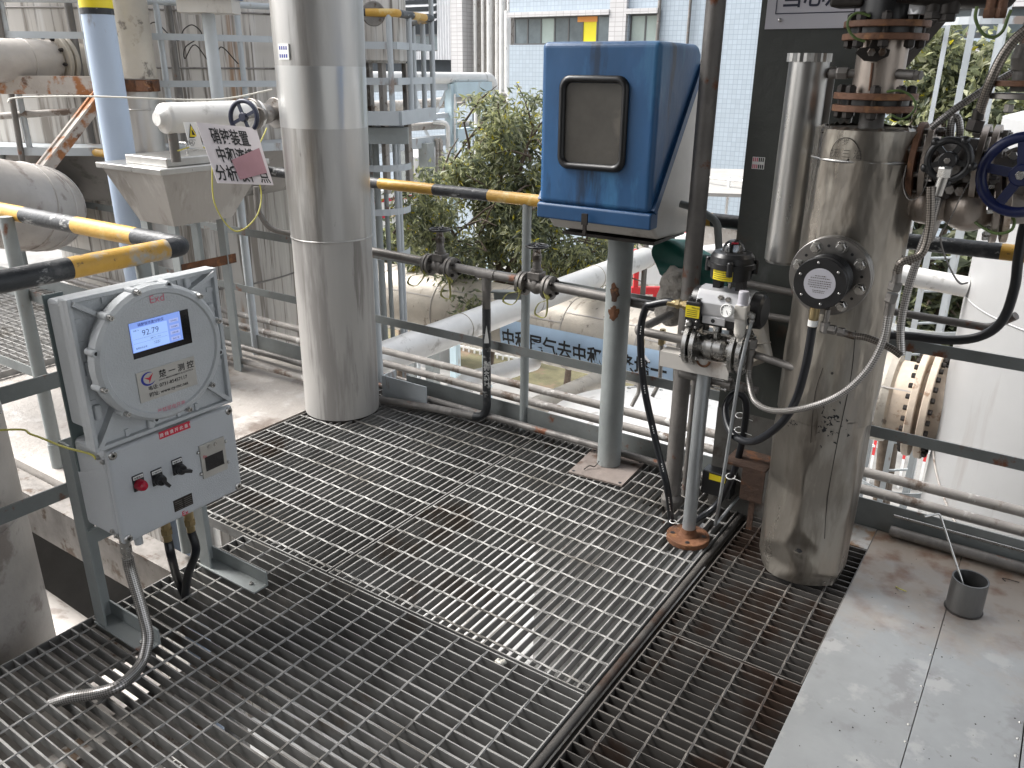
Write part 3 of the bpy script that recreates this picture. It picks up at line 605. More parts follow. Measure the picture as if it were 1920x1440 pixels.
# small marker plate on the sleeve
dv = V((-b.x*.99, -b.y*.75, 0)).normalized(); ang = math.atan2(-b.y, -b.x)
def on_main(px, py, k=1.068):
    d = ray(px, py); o = CAM; c = at_z(1.2); a_ = d.x*d.x+d.y*d.y; bb = 2*((o.x-c.x)*d.x+(o.y-c.y)*d.y); cc = (o.x-c.x)**2+(o.y-c.y)**2-(rm*k)**2
    s_ = (-bb-math.sqrt(max(0, bb*bb-4*a_*cc)))/(2*a_); return o+d*s_
g = G(); ps = [on_main(522, 82), on_main(541, 82), on_main(543, 112), on_main(524, 112)]
nn = (ps[1]-ps[0]).cross(ps[3]-ps[0]).normalized(); nn = nn if nn.dot(CAM-ps[0]) > 0 else -nn
g.m = 0; g.hexa([p-nn*.004 for p in ps]+[p+nn*.003 for p in ps])
g.m = 1
for k in range(2):
    for j in range(4):
        a = ps[0].lerp(ps[3], .15+.5*k); bb_ = ps[1].lerp(ps[2], .15+.5*k); dn = (ps[3]-ps[0])*.22
        q0 = a.lerp(bb_, .1+.21*j)+nn*.0035; q1 = a.lerp(bb_, .22+.21*j)+nn*.0035; g.add([q0, q1, q1+dn, q0+dn], [(0, 1, 2, 3)])
part('gauge_sticker', g, ['white', 'inkblue'], root)
# ================================================================ GAS ANALYSER ON ITS STAND
XF = -2.0
def rc(cs, X):
    p = [PX(x, y, X) for x, y in cs]
    return ((p[0].y+p[3].y)/2, (p[1].y+p[2].y)/2, (p[2].z+p[3].z)/2, (p[0].z+p[1].z)/2)
root = thing('gas_analyser', 'grey explosion proof analyser with round cover, lit blue screen and switch box on a stand', 'analyser', (-2.2, 1.23, 0))
XT = -1.990
g = G(); g.bx(-2.175, -2.168, 1.022, 1.075, .56, 1.075).bx(-2.168, -2.14, 1.06, 1.40, .62, .66); part('back_plate', g, 'backplate', root)
# cast upper housing: narrower body behind a wide tray with ribs
Y0, Y1_, Z0, Z1_ = .991, 1.428, .680, 1.098
ho = G(); ho.bev(-2.166, XT-.045, Y0+.035, Y1_-.035, Z0+.03, Z1_-.03, .010); ho.bev(XT-.048, XT-.016, Y0, Y1_, Z0, Z1_, .006)
for (a, b, c_, d_) in ((Y0, Y0+.012, Z0, Z1_), (Y1_-.012, Y1_, Z0, Z1_), (Y0+.012, Y1_-.012, Z0, Z0+.012), (Y0+.012, Y1_-.012, Z1_-.012, Z1_)):
    ho.bev(XT-.02, XT, a, b, c_, d_, .003)
cy, cz_, cr = 1.190, .916, .184
for sy in (-1, 1):
    for sz in (-1, 1):
        b = V((XT-.006, cy+sy*.13, cz_+sz*.13)); a = V((XT-.009, (Y0 if sy < 0 else Y1_)-sy*.012, (Z0 if sz < 0 else Z1_)-sz*.012)); ho.bar(a, b, .012, .034, (1, 0, 0))
for k in (-.1, -.03, .06, .12):
    ho.bx(XT-.028, XT-.010, cy+k-.005, cy+k+.005, Z1_-.032, Z1_-.012); ho.bx(XT-.028, XT-.010, cy+k-.005, cy+k+.005, Z0+.012, Z0+.032)
    ho.bx(XT-.028, XT-.012, Y0+.012, Y0+.032, cz_+k-.006, cz_+k+.006); ho.bx(XT-.028, XT-.012, Y1_-.032, Y1_-.012, cz_+k-.006, cz_+k+.006)
hs_ = part('housing', ho, 'cabinet_cast', root)
for yy, zz in ((cy-.05, Z1_-.035), (cy+.145, Z1_-.03), (Y0+.030, cz_-.01), (Y0+.030, cz_-.13), (cy-.03, Z0+.03), (Y1_-.03, cz_+.06), (Y1_-.03, cz_-.09)):
    part('boss', G().bev(XT-.02, XT-.003, yy-.010, yy+.010, zz-.022, zz+.022, .006), 'cabinet_cast', hs_)
g = G(); g.lathe((XT-.03, cy, cz_), X1, [(0, cr-.014), (.045, cr-.012), (.049, cr+.003), (.080, cr+.003), (.090, cr-.006), (.092, cr-.018), (.086, cr-.022), (.086, 0)], 72)
cov = part('round_cover', g, 'cabinet_cast', root)
n = 12
for k in range(n):
    a = R(15+30*k); y, z = cy+math.cos(a)*(cr+.001), cz_+math.sin(a)*(cr+.001)
    lug = part('lug', G().lathe((XT+.016, y, z), X1, [(0, .0100), (.036, .0100), (.038, .0088)], 20), 'cabinet_cast', cov)
    if k % 3 != 2:
        g = G(); g.lathe((XT+.054, y, z), X1, [(0, .0075), (.014, .0075), (.0155, .0065), (.0155, .0035), (.008, .0035), (.008, 0)], 16); part('bolt', g, 'steel', cov)
    else: part('bolt_hole', G().cyl((XT+.0537, y, z), (XT+.0545, y, z), .005, seg=14), 'ink', cov)
xf = XT+.0565
y0, y1, z0, z1 = rc([(241, 607), (352, 579), (360, 643), (250, 674)], xf)
sc_ = part('display', G().bx(xf-.002, xf+.001, y0, y1, z0, z1), 'glassblack', root)
h0, h1, v0, v1 = rc([(241, 607), (336, 583), (343, 637), (249, 662)], xf)
h0 = y0; v1 = z1
W, H_ = h1-h0, v1-v0
def qd(g, x, a, b, c_, d_): g.add([(x, a, c_), (x, b, c_), (x, b, d_), (x, a, d_)], [(0, 1, 2, 3)])
g = G(); x = xf+.0015
g.m = 0; qd(g, x, h0, h1, v0, v1)
g.m = 1; qd(g, x+.0004, h0+.02*W, h0+.72*W, v0+.02*H_, v0+.80*H_)
g.m = 2
for k in range(4): qd(g, x+.0004, h0+.76*W, h0+.95*W, v0+(.07+.205*k)*H_, v0+(.19+.205*k)*H_)
g.m = 3
T = lambda s, u, v, sz, al='l', b=.0: g.text(s, (x+.0008, h0+u*W, v0+v*H_), Y1, Z1, sz, b, al)
T('硝酸铵浓度分析仪', .16, .845, .0095, b=.01); T('92.79', .22, .50, .0225, b=-.008); T('浓度: %', .06, .70, .005); T('温度: ℃   135.2', .36, .335, .0045)
T('报警状态正常', .06, .10, .0055); T('H 95.00 %\nL 85.00 %', .42, .19, .0045)
for k, s in enumerate(('联系厂家', '参数设置', '历史曲线', '分析标定')): T(s, .855, .10+.205*k, .0048, 'c')
for zz in (.29, .43): qd(g, x+.0007, h0+.04*W, h0+.70*W, v0+zz*H_, v0+(zz+.005)*H_)
part('lit_screen', g, ['screen_lit', 'screen_pale', 'screen_btn', 'inkblue'], sc_)
# company plate
a, b, c_, d_ = rc([(255, 699), (363, 668), (370, 720), (262, 757)], xf)
W, H_ = b-a, d_-c_
g = G(); g.m = 0; g.bev(xf, xf+.0025, a, b, c_, d_, .0008); x = xf+.003
g.m = 1
T2 = lambda s, u, v, sz, al='l', bo=0., sx=1.: g.text(s, (x, a+u*W, c_+v*H_), Y1, Z1, sz, bo, al, sx)
T2('楚 一 测 控', .36, .66, .0225, bo=.012, sx=1.0); T2('CHUYI MEASUREMENT & CONTROL', .345, .545, .0063, bo=.01, sx=1.05)
T2('电话: 0731-85457117', .16, .34, .0135, bo=.015); T2('网址: www.cy-mc.net', .16, .12, .0135, bo=.015)
g.m = 2   # crescent of the logo
lc = V((x, a+.18*W, c_+.72*H_)); ri = .019; vs = []; m_ = 28
for k in range(m_+1):
    t = R(50)+R(280)*k/m_; th = .006*math.sin(math.pi*k/m_)**.7
    vs += [lc+V((0, math.cos(t)*ri*1.12, math.sin(t)*ri)), lc+V((0, math.cos(t)*(ri-th)*1.12, math.sin(t)*(ri-th)))]
g.add(vs, [(2*k, 2*k+1, 2*k+3, 2*k+2) for k in range(m_)])
g.m = 3
g.add([lc+V((0.0002, y_, z_)) for y_, z_ in ((-.012, .005), (.002, .003), (.016, .013), (.009, .001), (.001, -.014), (.0015, -.004))], [(0, 5, 1), (1, 5, 3, 2), (5, 4, 3)])
part('company_plate', g, ['plate_metal', 'ink', 'inkblue', 'inkred'], root)
g = G(); p = PX(295, 566, xf); g.text('Exd', (xf+.001, p.y, p.z), Y1, Z1, .030, -.004, 'c'); part('printed_mark', g, 'inkpink', root); g = G(); p = PX(322, 766, xf); g.text('严禁带电开盖', (xf+.001, p.y, p.z), Y1, Z1, .0145, .0, 'c')
part('printed_warning', g, 'inkpink', root)
# lower switch box
XB = -2.0; B0, B1, C0, C1 = 1.022, 1.432, .376, .668
bxp = G(); bxp.bev(-2.195, -2.022, B0+.004, B1-.004, C0+.004, C1-.004, .016)
sb = part('switch_box', bxp, 'cabinet', root)
part('lid', G().bev(-2.0215, XB, B0, B1, C0, C1, .010), 'cabinet', sb)
for y, z in ((B0+.016, C0+.016), (B1-.016, C0+.016), (B0+.016, C1-.016), (B1-.016, C1-.016)):
    part('corner_screw', G().lathe((XB-.002, y, z), X1, [(0, .012), (.004, .012), (.006, .009), (.006, .0045), (.002, .0045), (.002, 0)], 18), 'steel', sb)
for zz in (C0+.03, C1-.03):
    part('earth_bolt', G().bolt((-2.05, B0+.003, zz), (0, -1, 0), .007, .006).bolt((-2.03, B0+.003, zz-.008), (0, -1, 0), .007, .006), 'steel', sb)
xs_ = XB+.001
a, b, c_, d_ = rc([(297, 810), (355, 790), (357, 802), (299, 824)], XB)
g = G(); g.m = 0; g.bx(XB, XB+.0012, a, b, c_, d_); g.m = 1; g.text('接 线 请 开 此 盖 !', (XB+.0018, (a+b)/2, c_+.3*(d_-c_)), Y1, Z1, .0125, .01, 'c')
part('red_label', g, ['inkred', 'white'], sb)
for (px, py, s) in ((258, 898, '电源指示'), (293, 888, '仪表开关'), (331, 868, '电源开关')):
    p = PX(px, py, XB); g = G(); g.m = 0; g.bx(XB, XB+.004, p.y-.0165, p.y+.0165, p.z-.034, p.z+.014)
    g.m = 1; g.bx(XB+.004, XB+.005, p.y-.015, p.y+.015, p.z+.002, p.z+.012); g.m = 0
    g.text(s, (XB+.0056, p.y, p.z+.004), Y1, Z1, .0068, .02, 'c')
    kp = part('switch', g, ['plastic', 'white'], sb); o = V((XB+.004, p.y, p.z-.016))
    if s == '电源指示':
        part('indicator_lamp', G().lathe(o, X1, [(0, .0165), (.010, .0165), (.016, .0155), (.024, .012), (.028, .006), (.029, 0)], 28), 'red_lamp', kp)
    else:
        g = G(); g.lathe(o, X1, [(0, .0165), (.012, .0165), (.014, .0145), (.022, .0145), (.024, .012)], 28)
        dr = V((0, .55, -.83)) if s == '仪表开关' else V((0, .93, -.38))
        dr.normalize(); q = o+X1*.030; g.bar(q-dr*.014, q+dr*.022, .009, .015, (1, 0, 0)); part('knob', g, 'plastic', kp)
a, b, c_, d_ = rc([(324, 940), (360, 923), (361, 944), (328, 961)], XB)
g = G(); g.m = 0; g.bx(XB, XB+.0012, a, b, c_, d_); g.m = 1
for k in range(5):
    for s_ in (0, 1): g.bx(XB+.0013, XB+.0015, a+.003+s_*.5*(b-a), a+.45*(b-a)+s_*.5*(b-a), c_+(.1+.17*k)*(d_-c_), c_+(.13+.17*k)*(d_-c_))
part('rating_plate', g, ['bolt_dark', 'steel_dull'], sb)
g = G(); p = PX(348, 965, XB); g.text('Ex', (xs_, p.y, p.z), Y1, Z1, .022, .012, 'c'); p = PX(381, 857, XB); g.text('Ex', (xs_+.005, p.y+.003, p.z-.002), Y1, Z1, .013, .01, 'c')
part('printed_mark', g, 'inkred', sb)
a, b, c_, d_ = rc([(372, 836), (419, 817), (425, 878), (380, 899)], XB)
mt = part('meter_panel', G().bev(XB-.002, XB+.005, a, b, c_, d_, .0012), 'plate_metal', sb)
for y in (a-.005, b+.005):
    for z in (c_+.02, d_-.02): part('screw', G().ball((XB+.002, y, z), .0055, 12, 8), 'steel', mt)
e, f_, h_, i_ = rc([(382, 857), (416, 843), (418, 869), (385, 883)], XB)
part('meter_window', G().bx(XB+.005, XB+.006, e, f_, h_, i_), 'glassblack', mt)
for k in (.38, .62): part('button', G().lathe((XB+.005, a+k*(b-a), d_-.013), X1, [(0, .0065), (.003, .006), (.003, 0)], 16), 'steel', mt)
# stand: two legs with angle iron feet
for yy, L_ in ((1.05, .22), (1.435, .25)):
    g = G(); g.bx(-2.262, -2.206, yy-.026, yy-.020, .0, .63); g.bx(-2.262, -2.256, yy-.020, yy+.026, .0, .63); part('leg', g, 'post', root)
    g = G(); g.bx(-2.262, -2.262+L_+.04, yy-.032, yy+.022, .001, .007); g.bx(-2.262, -2.262+L_+.04, yy+.022, yy+.028, .001, .055)
    ft = part('foot', g, 'post', root); part('foot_bolt', G().bolt((-2.262+L_-.005, yy-.005, .006), Z1, .008, .006), 'steel', ft)
part('cross_bar', G().bx(-2.22, -2.2065, 1.03, 1.44, .30, .345), 'post', root)
# cable glands
def gland(y, X, z, m, nm='cable_gland'):
    g = G(); g.hex((X, y, z), -Z1, .019, .02); g.lathe((X, y, z-.02), -Z1, [(0, .0145), (.03, .0145)], 20); g.hex((X, y, z-.05), -Z1, .018, .02); g.lathe((X, y, z-.07), -Z1, [(0, .013), (.03, .0125)], 20)
    return part(nm, g, m, sb)
gland(1.062, -2.07, C0+.003, 'steel'); gland(1.188, -2.06, C0+.003, 'brass'); gland(1.262, -2.05, C0+.003, 'brass'); gland(1.135, -2.13, C0+.003, 'cabinet')
# hoses from the box
h = [V((-2.07, 1.062, C0-.085)), V((-2.068, 1.062, C0-.13)), PX(268, 1150, -2.02), PX(277, 1200, -1.985), PX(262, 1248, -1.96), PZ(225, 1285, .03), PZ(180, 1300, .019), PZ(130, 1308, .014), PZ(98, 1318, -.012)]
solo('braided_hose', G().tube(spline(h, 8), .0165, 20), 'braid', 'thick steel braided hose curling from the analyser onto the front grating', 'hose')
solo('black_cable_hose', G().tube(spline([V((-2.06, 1.188, C0-.09)), V((-2.06, 1.19, C0-.15)), PZ(333, 1085, .06), PZ(352, 1128, -.04)], 8), .0135, 16), 'rubber', 'black cable hose from the left brass gland under the analyser into the grating', 'hose', 'black hoses under the analyser')
solo('black_cable_hose', G().tube(spline([V((-2.05, 1.262, C0-.09)), V((-2.045, 1.264, C0-.16)), PZ(352, 1080, .09), PZ(347, 1126, -.03)], 8), .0135, 16), 'rubber', 'black cable hose from the right brass gland under the analyser into the grating', 'hose', 'black hoses under the analyser')
wp = [V((-2.40, .55, .76)), PX(10, 806, -2.38), PX(60, 815, -2.30), PX(120, 838, -2.18), PX(168, 851, -2.08), V((-2.048, B0-.006, C1-.03))]
solo('earth_wire', G().tube(spline(wp, 8), .0032, 8), 'yellow_wire', 'yellow green earth wire running to the left side of the analyser switch box', 'wire')
p = PX(5, 797, -2.405)
solo('cable_tie', G().torus((-2.42, p.y, .735), Y1, .033, .0022, 24, 6), 'white', 'white cable tie round the flat bar at the left edge', 'cable tie')

# ================================================================ LEFT SIDE
# vertical lagged pipe in the gap left of the grating
g = G(); g.tube([(-2.76, .78, -2.3), (-2.76, .78, .2), (-2.76, .78, 2.2)], .30, 56); g.torus((-2.76, .78, .30), Z1, .301, .004, 56, 6)
solo('lagged_pipe', g, 'lag_grey', 'thick upright grey lagged pipe at the left edge behind the flat bars', 'pipe')
p, q = V((-2.62, 1.22, -.62)), V((-4.6, 1.25, -.60))
g = G(); g.tube([q, p, p+V((.28, -.02, -.02))], .15, 32)
for k in (.1, .5): g.torus(p.lerp(q, k), X1, .15, .005, 32, 6)
solo('lagged_pipe', g, 'lag_grey', 'lagged pipe below the deck between the thick upright pipe and the analyser leg', 'pipe')
# hopper
f_ = PZ(327, 425, .87); r_ = PZ(422, 405, .87); l_ = PZ(260, 414, .87)
bx0, bx1, by0, by1 = l_.x, f_.x, f_.y, max(r_.y, f_.y+.3)
tf = PZ(300, 319, 1.17); tl = PZ(193, 303, 1.17)
tx0, tx1, ty0, ty1 = tl.x, tf.x, tf.y, tf.y+.66
root = thing('hopper', 'grey sheet metal funnel hopper with lidded top on legs beside the hanging sign', 'hopper', ((bx0+bx1)/2, (by0+by1)/2, 0))
g = G(); g.hexa([(bx0, by0, .87), (bx1, by0, .87), (bx1, by1, .87), (bx0, by1, .87), (tx0+.02, ty0+.02, 1.145), (tx1-.02, ty0+.02, 1.145), (tx1-.02, ty1-.02, 1.145), (tx0+.02, ty1-.02, 1.145)]); part('funnel', g, 'hopper', root)
g = G(); g.bev(tx0, tx1, ty0, ty1, 1.143, 1.172, .004); part('rim', g, 'stain_slim', root)
lid = part('lid', G().bev(tx0+.16, tx1-.045, ty0+.07, ty1-.12, 1.172, 1.215, .006), 'stain_slim', root)
hc = V(((tx0+tx1)/2+.06, (ty0+ty1)/2-.06, 1.215))
part('handle', G().tube(bend([hc-X1*.06, hc-X1*.06+Z1*.055, hc+X1*.06+Z1*.055, hc+X1*.06], .012), .005, 8), 'steel', lid)
for x_, y_ in ((bx0+.03, by0+.03), (bx1-.03, by0+.03), (bx1-.03, by1-.03), (bx0+.03, by1-.03)):
    part('leg', G().bx(x_-.03, x_+.03, y_-.03, y_-.024, -.01, .95).bx(x_-.03, x_-.024, y_-.024, y_+.03, -.01, .95), 'post', root)
part('brace', G().bx(bx0, bx1, by0+.005, by0+.011, .30, .35), 'rust', root)
part('brace', G().bx(bx1-.011, bx1-.005, by0+.012, by1, .62, .67), 'rust', root)
# white insulated pipe with valve and the hanging signs
xw = -3.42
a, b = PX(312, 222, xw), PX(620, 206, xw); b.z = a.z
root = thing('white_lagged_pipe', 'short white insulated pipe with a rounded end holding the hanging signs', 'pipe', a)
ax_ = (b-a).normalized()
part('jacket', G().lathe(a-ax_*.05, ax_, [(0, .03), (.02, .045), (.035, .064), (.05, .067), (.56, .066)], 36), 'white_pipe', root)
part('bare_pipe', G().cyl(a+ax_*.5, b+ax_*.2, .03), 'steel_dull', root)
part('drop_leg', G().cyl(a-Z1*.05+ax_*.02, a-Z1*.19+ax_*.02, .022), 'pipe_dark', root)
c = PX(497, 215, xw); c.z = a.z
root = thing('globe_valve', 'flanged valve with dark blue hand wheel above the white hanging sign', 'valve', c)
part('body', G().ball(c, .05, 20, 12, sc=(1, 1.2, 1)).cyl(c-ax_*.10, c+ax_*.10, .034), 'steel_dull', root)
for s_ in (-.085, .06): part('flange', G().disc(c+ax_*(s_), ax_, .075, .02, 30), 'steel_dull', root)
for k in range(8):
    t = R(45*k+22); o = c+ax_*-.092+V((math.cos(t)*.057, 0, math.sin(t)*.057)); part('flange_bolt', G().bolt(o, -ax_, .010, .010), 'bolt_dark', root)
wc = PX(457, 220, -3.24); hub = c+V((.05, -.02, 0))
sd_ = (wc-c).normalized()
part('stem', G().cyl(c, wc+sd_*.01, .011).disc(c+sd_*.06, sd_, .035, .05), 'steel_dull', root)
wn = V((.25, -.95, .1)).normalized(); g = G(); g.torus(wc, wn, .072, .0105, 40, 10); g.disc(wc-wn*.012, wn, .02, .026)
u_, v_, _ = frame(wn)
for k in range(4): t = R(90*k+25); g.bar(wc, wc+(u_*math.cos(t)+v_*math.sin(t))*.07, .014, .010, wn)
part('hand_wheel', g, 'dark_wheel', root)
def sheet4(g, cs, th=.003):
    n_ = (cs[1]-cs[0]).cross(cs[3]-cs[0]).normalized(); n_ = n_ if n_.dot(CAM-cs[0]) > 0 else -n_
    g.hexa([cs[3]-n_*th, cs[2]-n_*th, cs[1]-n_*th, cs[0]-n_*th, cs[3], cs[2], cs[1], cs[0]]); return n_
cs = [PD(368, 229, 4.02), PD(480, 240, 4.1), PD(513, 347, 4.0), PD(408, 343, 3.92)]
g = G(); n_ = sheet4(g, cs); u = (cs[1]-cs[0]); v = (cs[0]-cs[3]); wu, hv = u.length, v.length; u.normalize(); v.normalize()
g.m = 1
for s_, f0, f1, f2 in (('硝铵装置', .16, .69, .80), ('中和液槽', .16, .38, .80), ('分析取样点', .03, .07, .93)):
    b0 = len(g.v); g.text(s_, V(), X1, Y1, .078, .02, 'l'); mx = max(p.x for p in g.v[b0:])
    for i in range(b0, len(g.v)): g.v[i] = cs[3]+u*(wu*f0+g.v[i].x/mx*wu*(f2-f0))+v*(hv*f1+g.v[i].y)+n_*.002
root = solo('hanging_sign', g, ['banner', 'ink'], 'white hanging sign with three lines of black Chinese characters', 'sign')
def on_sign(x, y): d = ray(x, y); q = cs[0]+n_*.006; return CAM+d*((q-CAM).dot(n_)/d.dot(n_))
cs2 = [on_sign(434, 300), on_sign(486, 277), on_sign(501, 324), on_sign(450, 337)]
g = G(); sheet4(g, cs2, .0015); solo('pink_paper', g, 'paper', 'pink paper stuck over the lettering of the hanging sign', 'paper')
cs = [PD(344, 229, 4.05), PD(367, 229, 4.08), PD(381, 277, 4.04), PD(356, 277, 4.02)]
g = G(); n_ = sheet4(g, cs); u = (cs[1]-cs[0]); v = (cs[0]-cs[3]); wu, hv = u.length, v.length; u.normalize(); v.normalize(); o = cs[3]+n_*.002
P2 = lambda a, b, k=0: o+u*wu*a+v*hv*b+n_*k
g.m = 1; g.add([P2(.12, .38), P2(.88, .38), P2(.5, .95)], [(0, 1, 2)]); g.m = 2; g.add([P2(.2, .42, .001), P2(.8, .42, .001), P2(.5, .87, .001)], [(0, 1, 2)])
g.m = 1; g.add([P2(.42, .5, .002), P2(.66, .47, .002), P2(.62, .55, .002), P2(.5, .7, .002), P2(.44, .66, .002)], [(0, 1, 2, 3, 4)])
g.text('当心烫伤', P2(.5, .13, .001), u, v, .020, .01, 'c')
for e in ((.08, .92, .06, .075), (.08, .92, .29, .305)): g.add([P2(e[0], e[2], .001), P2(e[1], e[2], .001), P2(e[1], e[3], .001), P2(e[0], e[3], .001)], [(0, 1, 2, 3)])
solo('warning_sign', g, ['white', 'ink', 'yellow_tag'], 'small white sign with yellow warning triangle left of the hanging sign', 'sign')
w1 = spline([PD(333, 283, 4.1), PD(365, 275, 4.1), PD(395, 290, 4.0), PD(402, 380, 3.95), PD(440, 433, 3.95), PD(478, 410, 4.0), PD(490, 365, 4.1), PD(478, 300, 4.1), PD(500, 240, 4.2)], 8)
solo('hanging_wire', G().tube(w1, .0035, 6), 'yellow_wire', 'loose yellow wire looping below the white hanging sign', 'wire')
solo('bent_conduit', G().tube(bend([PD(480, 350, 4.3), PD(483, 395, 4.3), PD(505, 430, 4.3), PD(600, 450, 4.3)], .1), .014, 12), 'pipe_dark', 'dark bent conduit passing behind the big clad pipe', 'conduit')

# tall tank with cone behind
tc = PD(338, 300, 8.1); tc.z = 0
root = thing('process_tank', 'huge streaky clad tank with conical lower part filling the left background', 'tank', (tc.x, tc.y, -4.6))
g = G(); g.lathe((tc.x, tc.y, -4.6), Z1, [(0, 1.07), (5.25, 1.07)], 96); part('lower_shell', g, 'tank', root)
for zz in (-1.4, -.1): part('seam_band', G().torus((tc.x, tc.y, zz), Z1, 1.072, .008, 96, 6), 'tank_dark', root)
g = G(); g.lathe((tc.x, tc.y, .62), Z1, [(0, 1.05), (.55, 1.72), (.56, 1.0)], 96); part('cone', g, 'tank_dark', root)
g = G(); g.lathe((tc.x, tc.y, 1.10), Z1, [(0, 1.74), (4.2, 1.74)], 96); part('upper_shell', g, 'tank', root)
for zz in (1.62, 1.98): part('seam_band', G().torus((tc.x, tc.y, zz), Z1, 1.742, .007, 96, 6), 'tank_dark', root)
g = G()
for k in range(64):
    a0, a1 = 2*math.pi*k/64, 2*math.pi*(k+1)/64
    P_ = lambda a, r, z: V((tc.x+math.cos(a)*r, tc.y+math.sin(a)*r, z))
    g.hexa([P_(a0, 1.75, 1.08), P_(a0, 2.05, 1.08), P_(a1, 2.05, 1.08), P_(a1, 1.75, 1.08), P_(a0, 1.75, 1.13), P_(a0, 2.05, 1.13), P_(a1, 2.05, 1.13), P_(a1, 1.75, 1.13)])
part('walkway_ring', g, 'palepost', root)
tr = 2.02
def ont(px, py):   # point on the walkway rim cylinder seen in this direction
    d = ray(px, py); a_ = d.x*d.x+d.y*d.y; bb = -2*(tc.x*d.x+tc.y*d.y); cc = tc.x**2+tc.y**2-tr**2; D2 = bb*bb-4*a_*cc
    return CAM+d*((-bb-math.sqrt(max(0, D2)))/(2*a_))
for px in (22, 168, 306, 453):
    p = ont(px, 110); part('walkway_post', G().cyl((p.x, p.y, 1.12), (p.x, p.y, 2.25), .019, seg=14), 'palepost', root)
for px in (-120, 560):
    p = ont(px, 110); part('walkway_post', G().cyl((p.x, p.y, 1.12), (p.x, p.y, 2.25), .019, seg=14), 'palepost', root)
a0 = math.atan2(ont(-150, 110).y-tc.y, ont(-150, 110).x-tc.x) % (2*math.pi); a1 = math.atan2(ont(600, 110).y-tc.y, ont(600, 110).x-tc.x) % (2*math.pi)
for py, r_ in ((68, .018), (157, .018)):
    zz = ont(250, py).z; g = G(); N = 40
    arc = [(a0+(a1-a0)*k/N) for k in range(N+1)]
    for A0_, A1_ in zip(arc, arc[1:]):
        P_ = lambda a, r, z: V((tc.x+math.cos(a)*r, tc.y+math.sin(a)*r, z))
        g.hexa([P_(A0_, tr+.019, zz-.02), P_(A0_, tr+.025, zz-.02), P_(A1_, tr+.025, zz-.02), P_(A1_, tr+.019, zz-.02), P_(A0_, tr+.019, zz+.02), P_(A0_, tr+.025, zz+.02), P_(A1_, tr+.025, zz+.02), P_(A1_, tr+.019, zz+.02)])
    part('walkway_rail', g, 'palepost', root)
zz = ont(350, 5).z; g = G(); g.tube([V((tc.x+math.cos(a)*tr, tc.y+math.sin(a)*tr, zz)) for a in arc], .02, 12); part('walkway_rail', g, 'palepost', root)
# slim pipes hugging the tank
solo('brown_conduit', G().tube([ont(3, -30)+V((0, -.05, 0)), ont(60, 322)+V((0, -.05, 0))], .018, 12), 'pipe_dark', 'long thin brown pipe leaning past the left edge of the tank', 'pipe', 'brown pipes on the tank')
for px, py, z0, lab in ((122, 60, 1.15, 'brown stained pipe left of the blue column'), (322, 60, 1.15, 'brown stained conduit right of the tall clad pipe')):
    p = ont(px, py); d_ = V((tc.x-p.x, tc.y-p.y, 0)).normalized()*.12; p += d_
    solo('brown_conduit', G().tube([(p.x, p.y, z0), (p.x, p.y, 2.4)], .024, 12), 'pipe_dark', lab+' on the tank wall', 'pipe', 'brown pipes on the tank')
# blue column and tall clad pipe
c = PD(193, 90, 5.0); root = thing('blue_column', 'pale blue round column with a yellow band at its top', 'column', (c.x, c.y, -4.6))
part('shaft', G().cyl((c.x, c.y, -4.6), (c.x, c.y, 1.955), .078, seg=36), 'blue_col', root)
zb = PD(193, 16, 5.0).z
part('black_band', G().cyl((c.x, c.y, zb-.03), (c.x, c.y, zb), .0795, seg=36, cap=False), 'black', root); part('yellow_band', G().cyl((c.x, c.y, zb), (c.x, c.y, zb+.5), .0793, seg=36), 'yellow_tag', root)
c = PD(248, 90, 5.9); root = thing('tall_clad_pipe', 'tall mottled beige clad pipe standing right of the blue column', 'pipe', (c.x, c.y, -4.6))
zc = PD(265, 160, 5.9).z
part('upper_jacket', G().cyl((c.x, c.y, zc+.04), (c.x, c.y, 2.6), .122, seg=40), 'lag', root)
part('lower_jacket', G().cyl((c.x, c.y, -4.6), (c.x, c.y, zc+.04), .112, seg=40).torus((c.x, c.y, zc-.14), Z1, .112, .005, 40, 6), 'stain_main', root)
g = G(); g.lathe((c.x, c.y, zc-.035), Z1, [(0, .128), (.07, .128)], 40); g.bar((c.x+.10, c.y-.06, zc), (c.x+.22, c.y-.02, zc), .05, .06)
part('clamp', g, 'rust', root)
for s_ in (-.02, .02): part('clamp_bolt', G().bolt((c.x+.2, c.y-.05, zc+s_), V((.8, -.6, 0)), .015, .03), 'rust', root)
# rusty bracket
zc2 = zc
root = thing('rusty_bracket', 'rust streaked steel bracket beam with a diagonal brace holding the clad pipe', 'bracket', (c.x-.6, c.y-.2, zc2-.6))
e = V((c.x+.05, c.y-.14, zc2)); e2 = PD(-90, 168, 6.3); e2.z = zc2
part('beam', G().bar(e, e2, .06, .105), 'rust_white', root)
g = G(); d0, d1 = PD(178, 178, 5.75), PD(60, 330, 5.6); g.bar(d0, d1, .10, .012, (0, -.3, 1)); g.bar(d0+V((0, .04, .0)), d1+V((0, .04, 0)), .012, .09, (0, -.3, 1)); part('brace', g, 'rust_white', root)
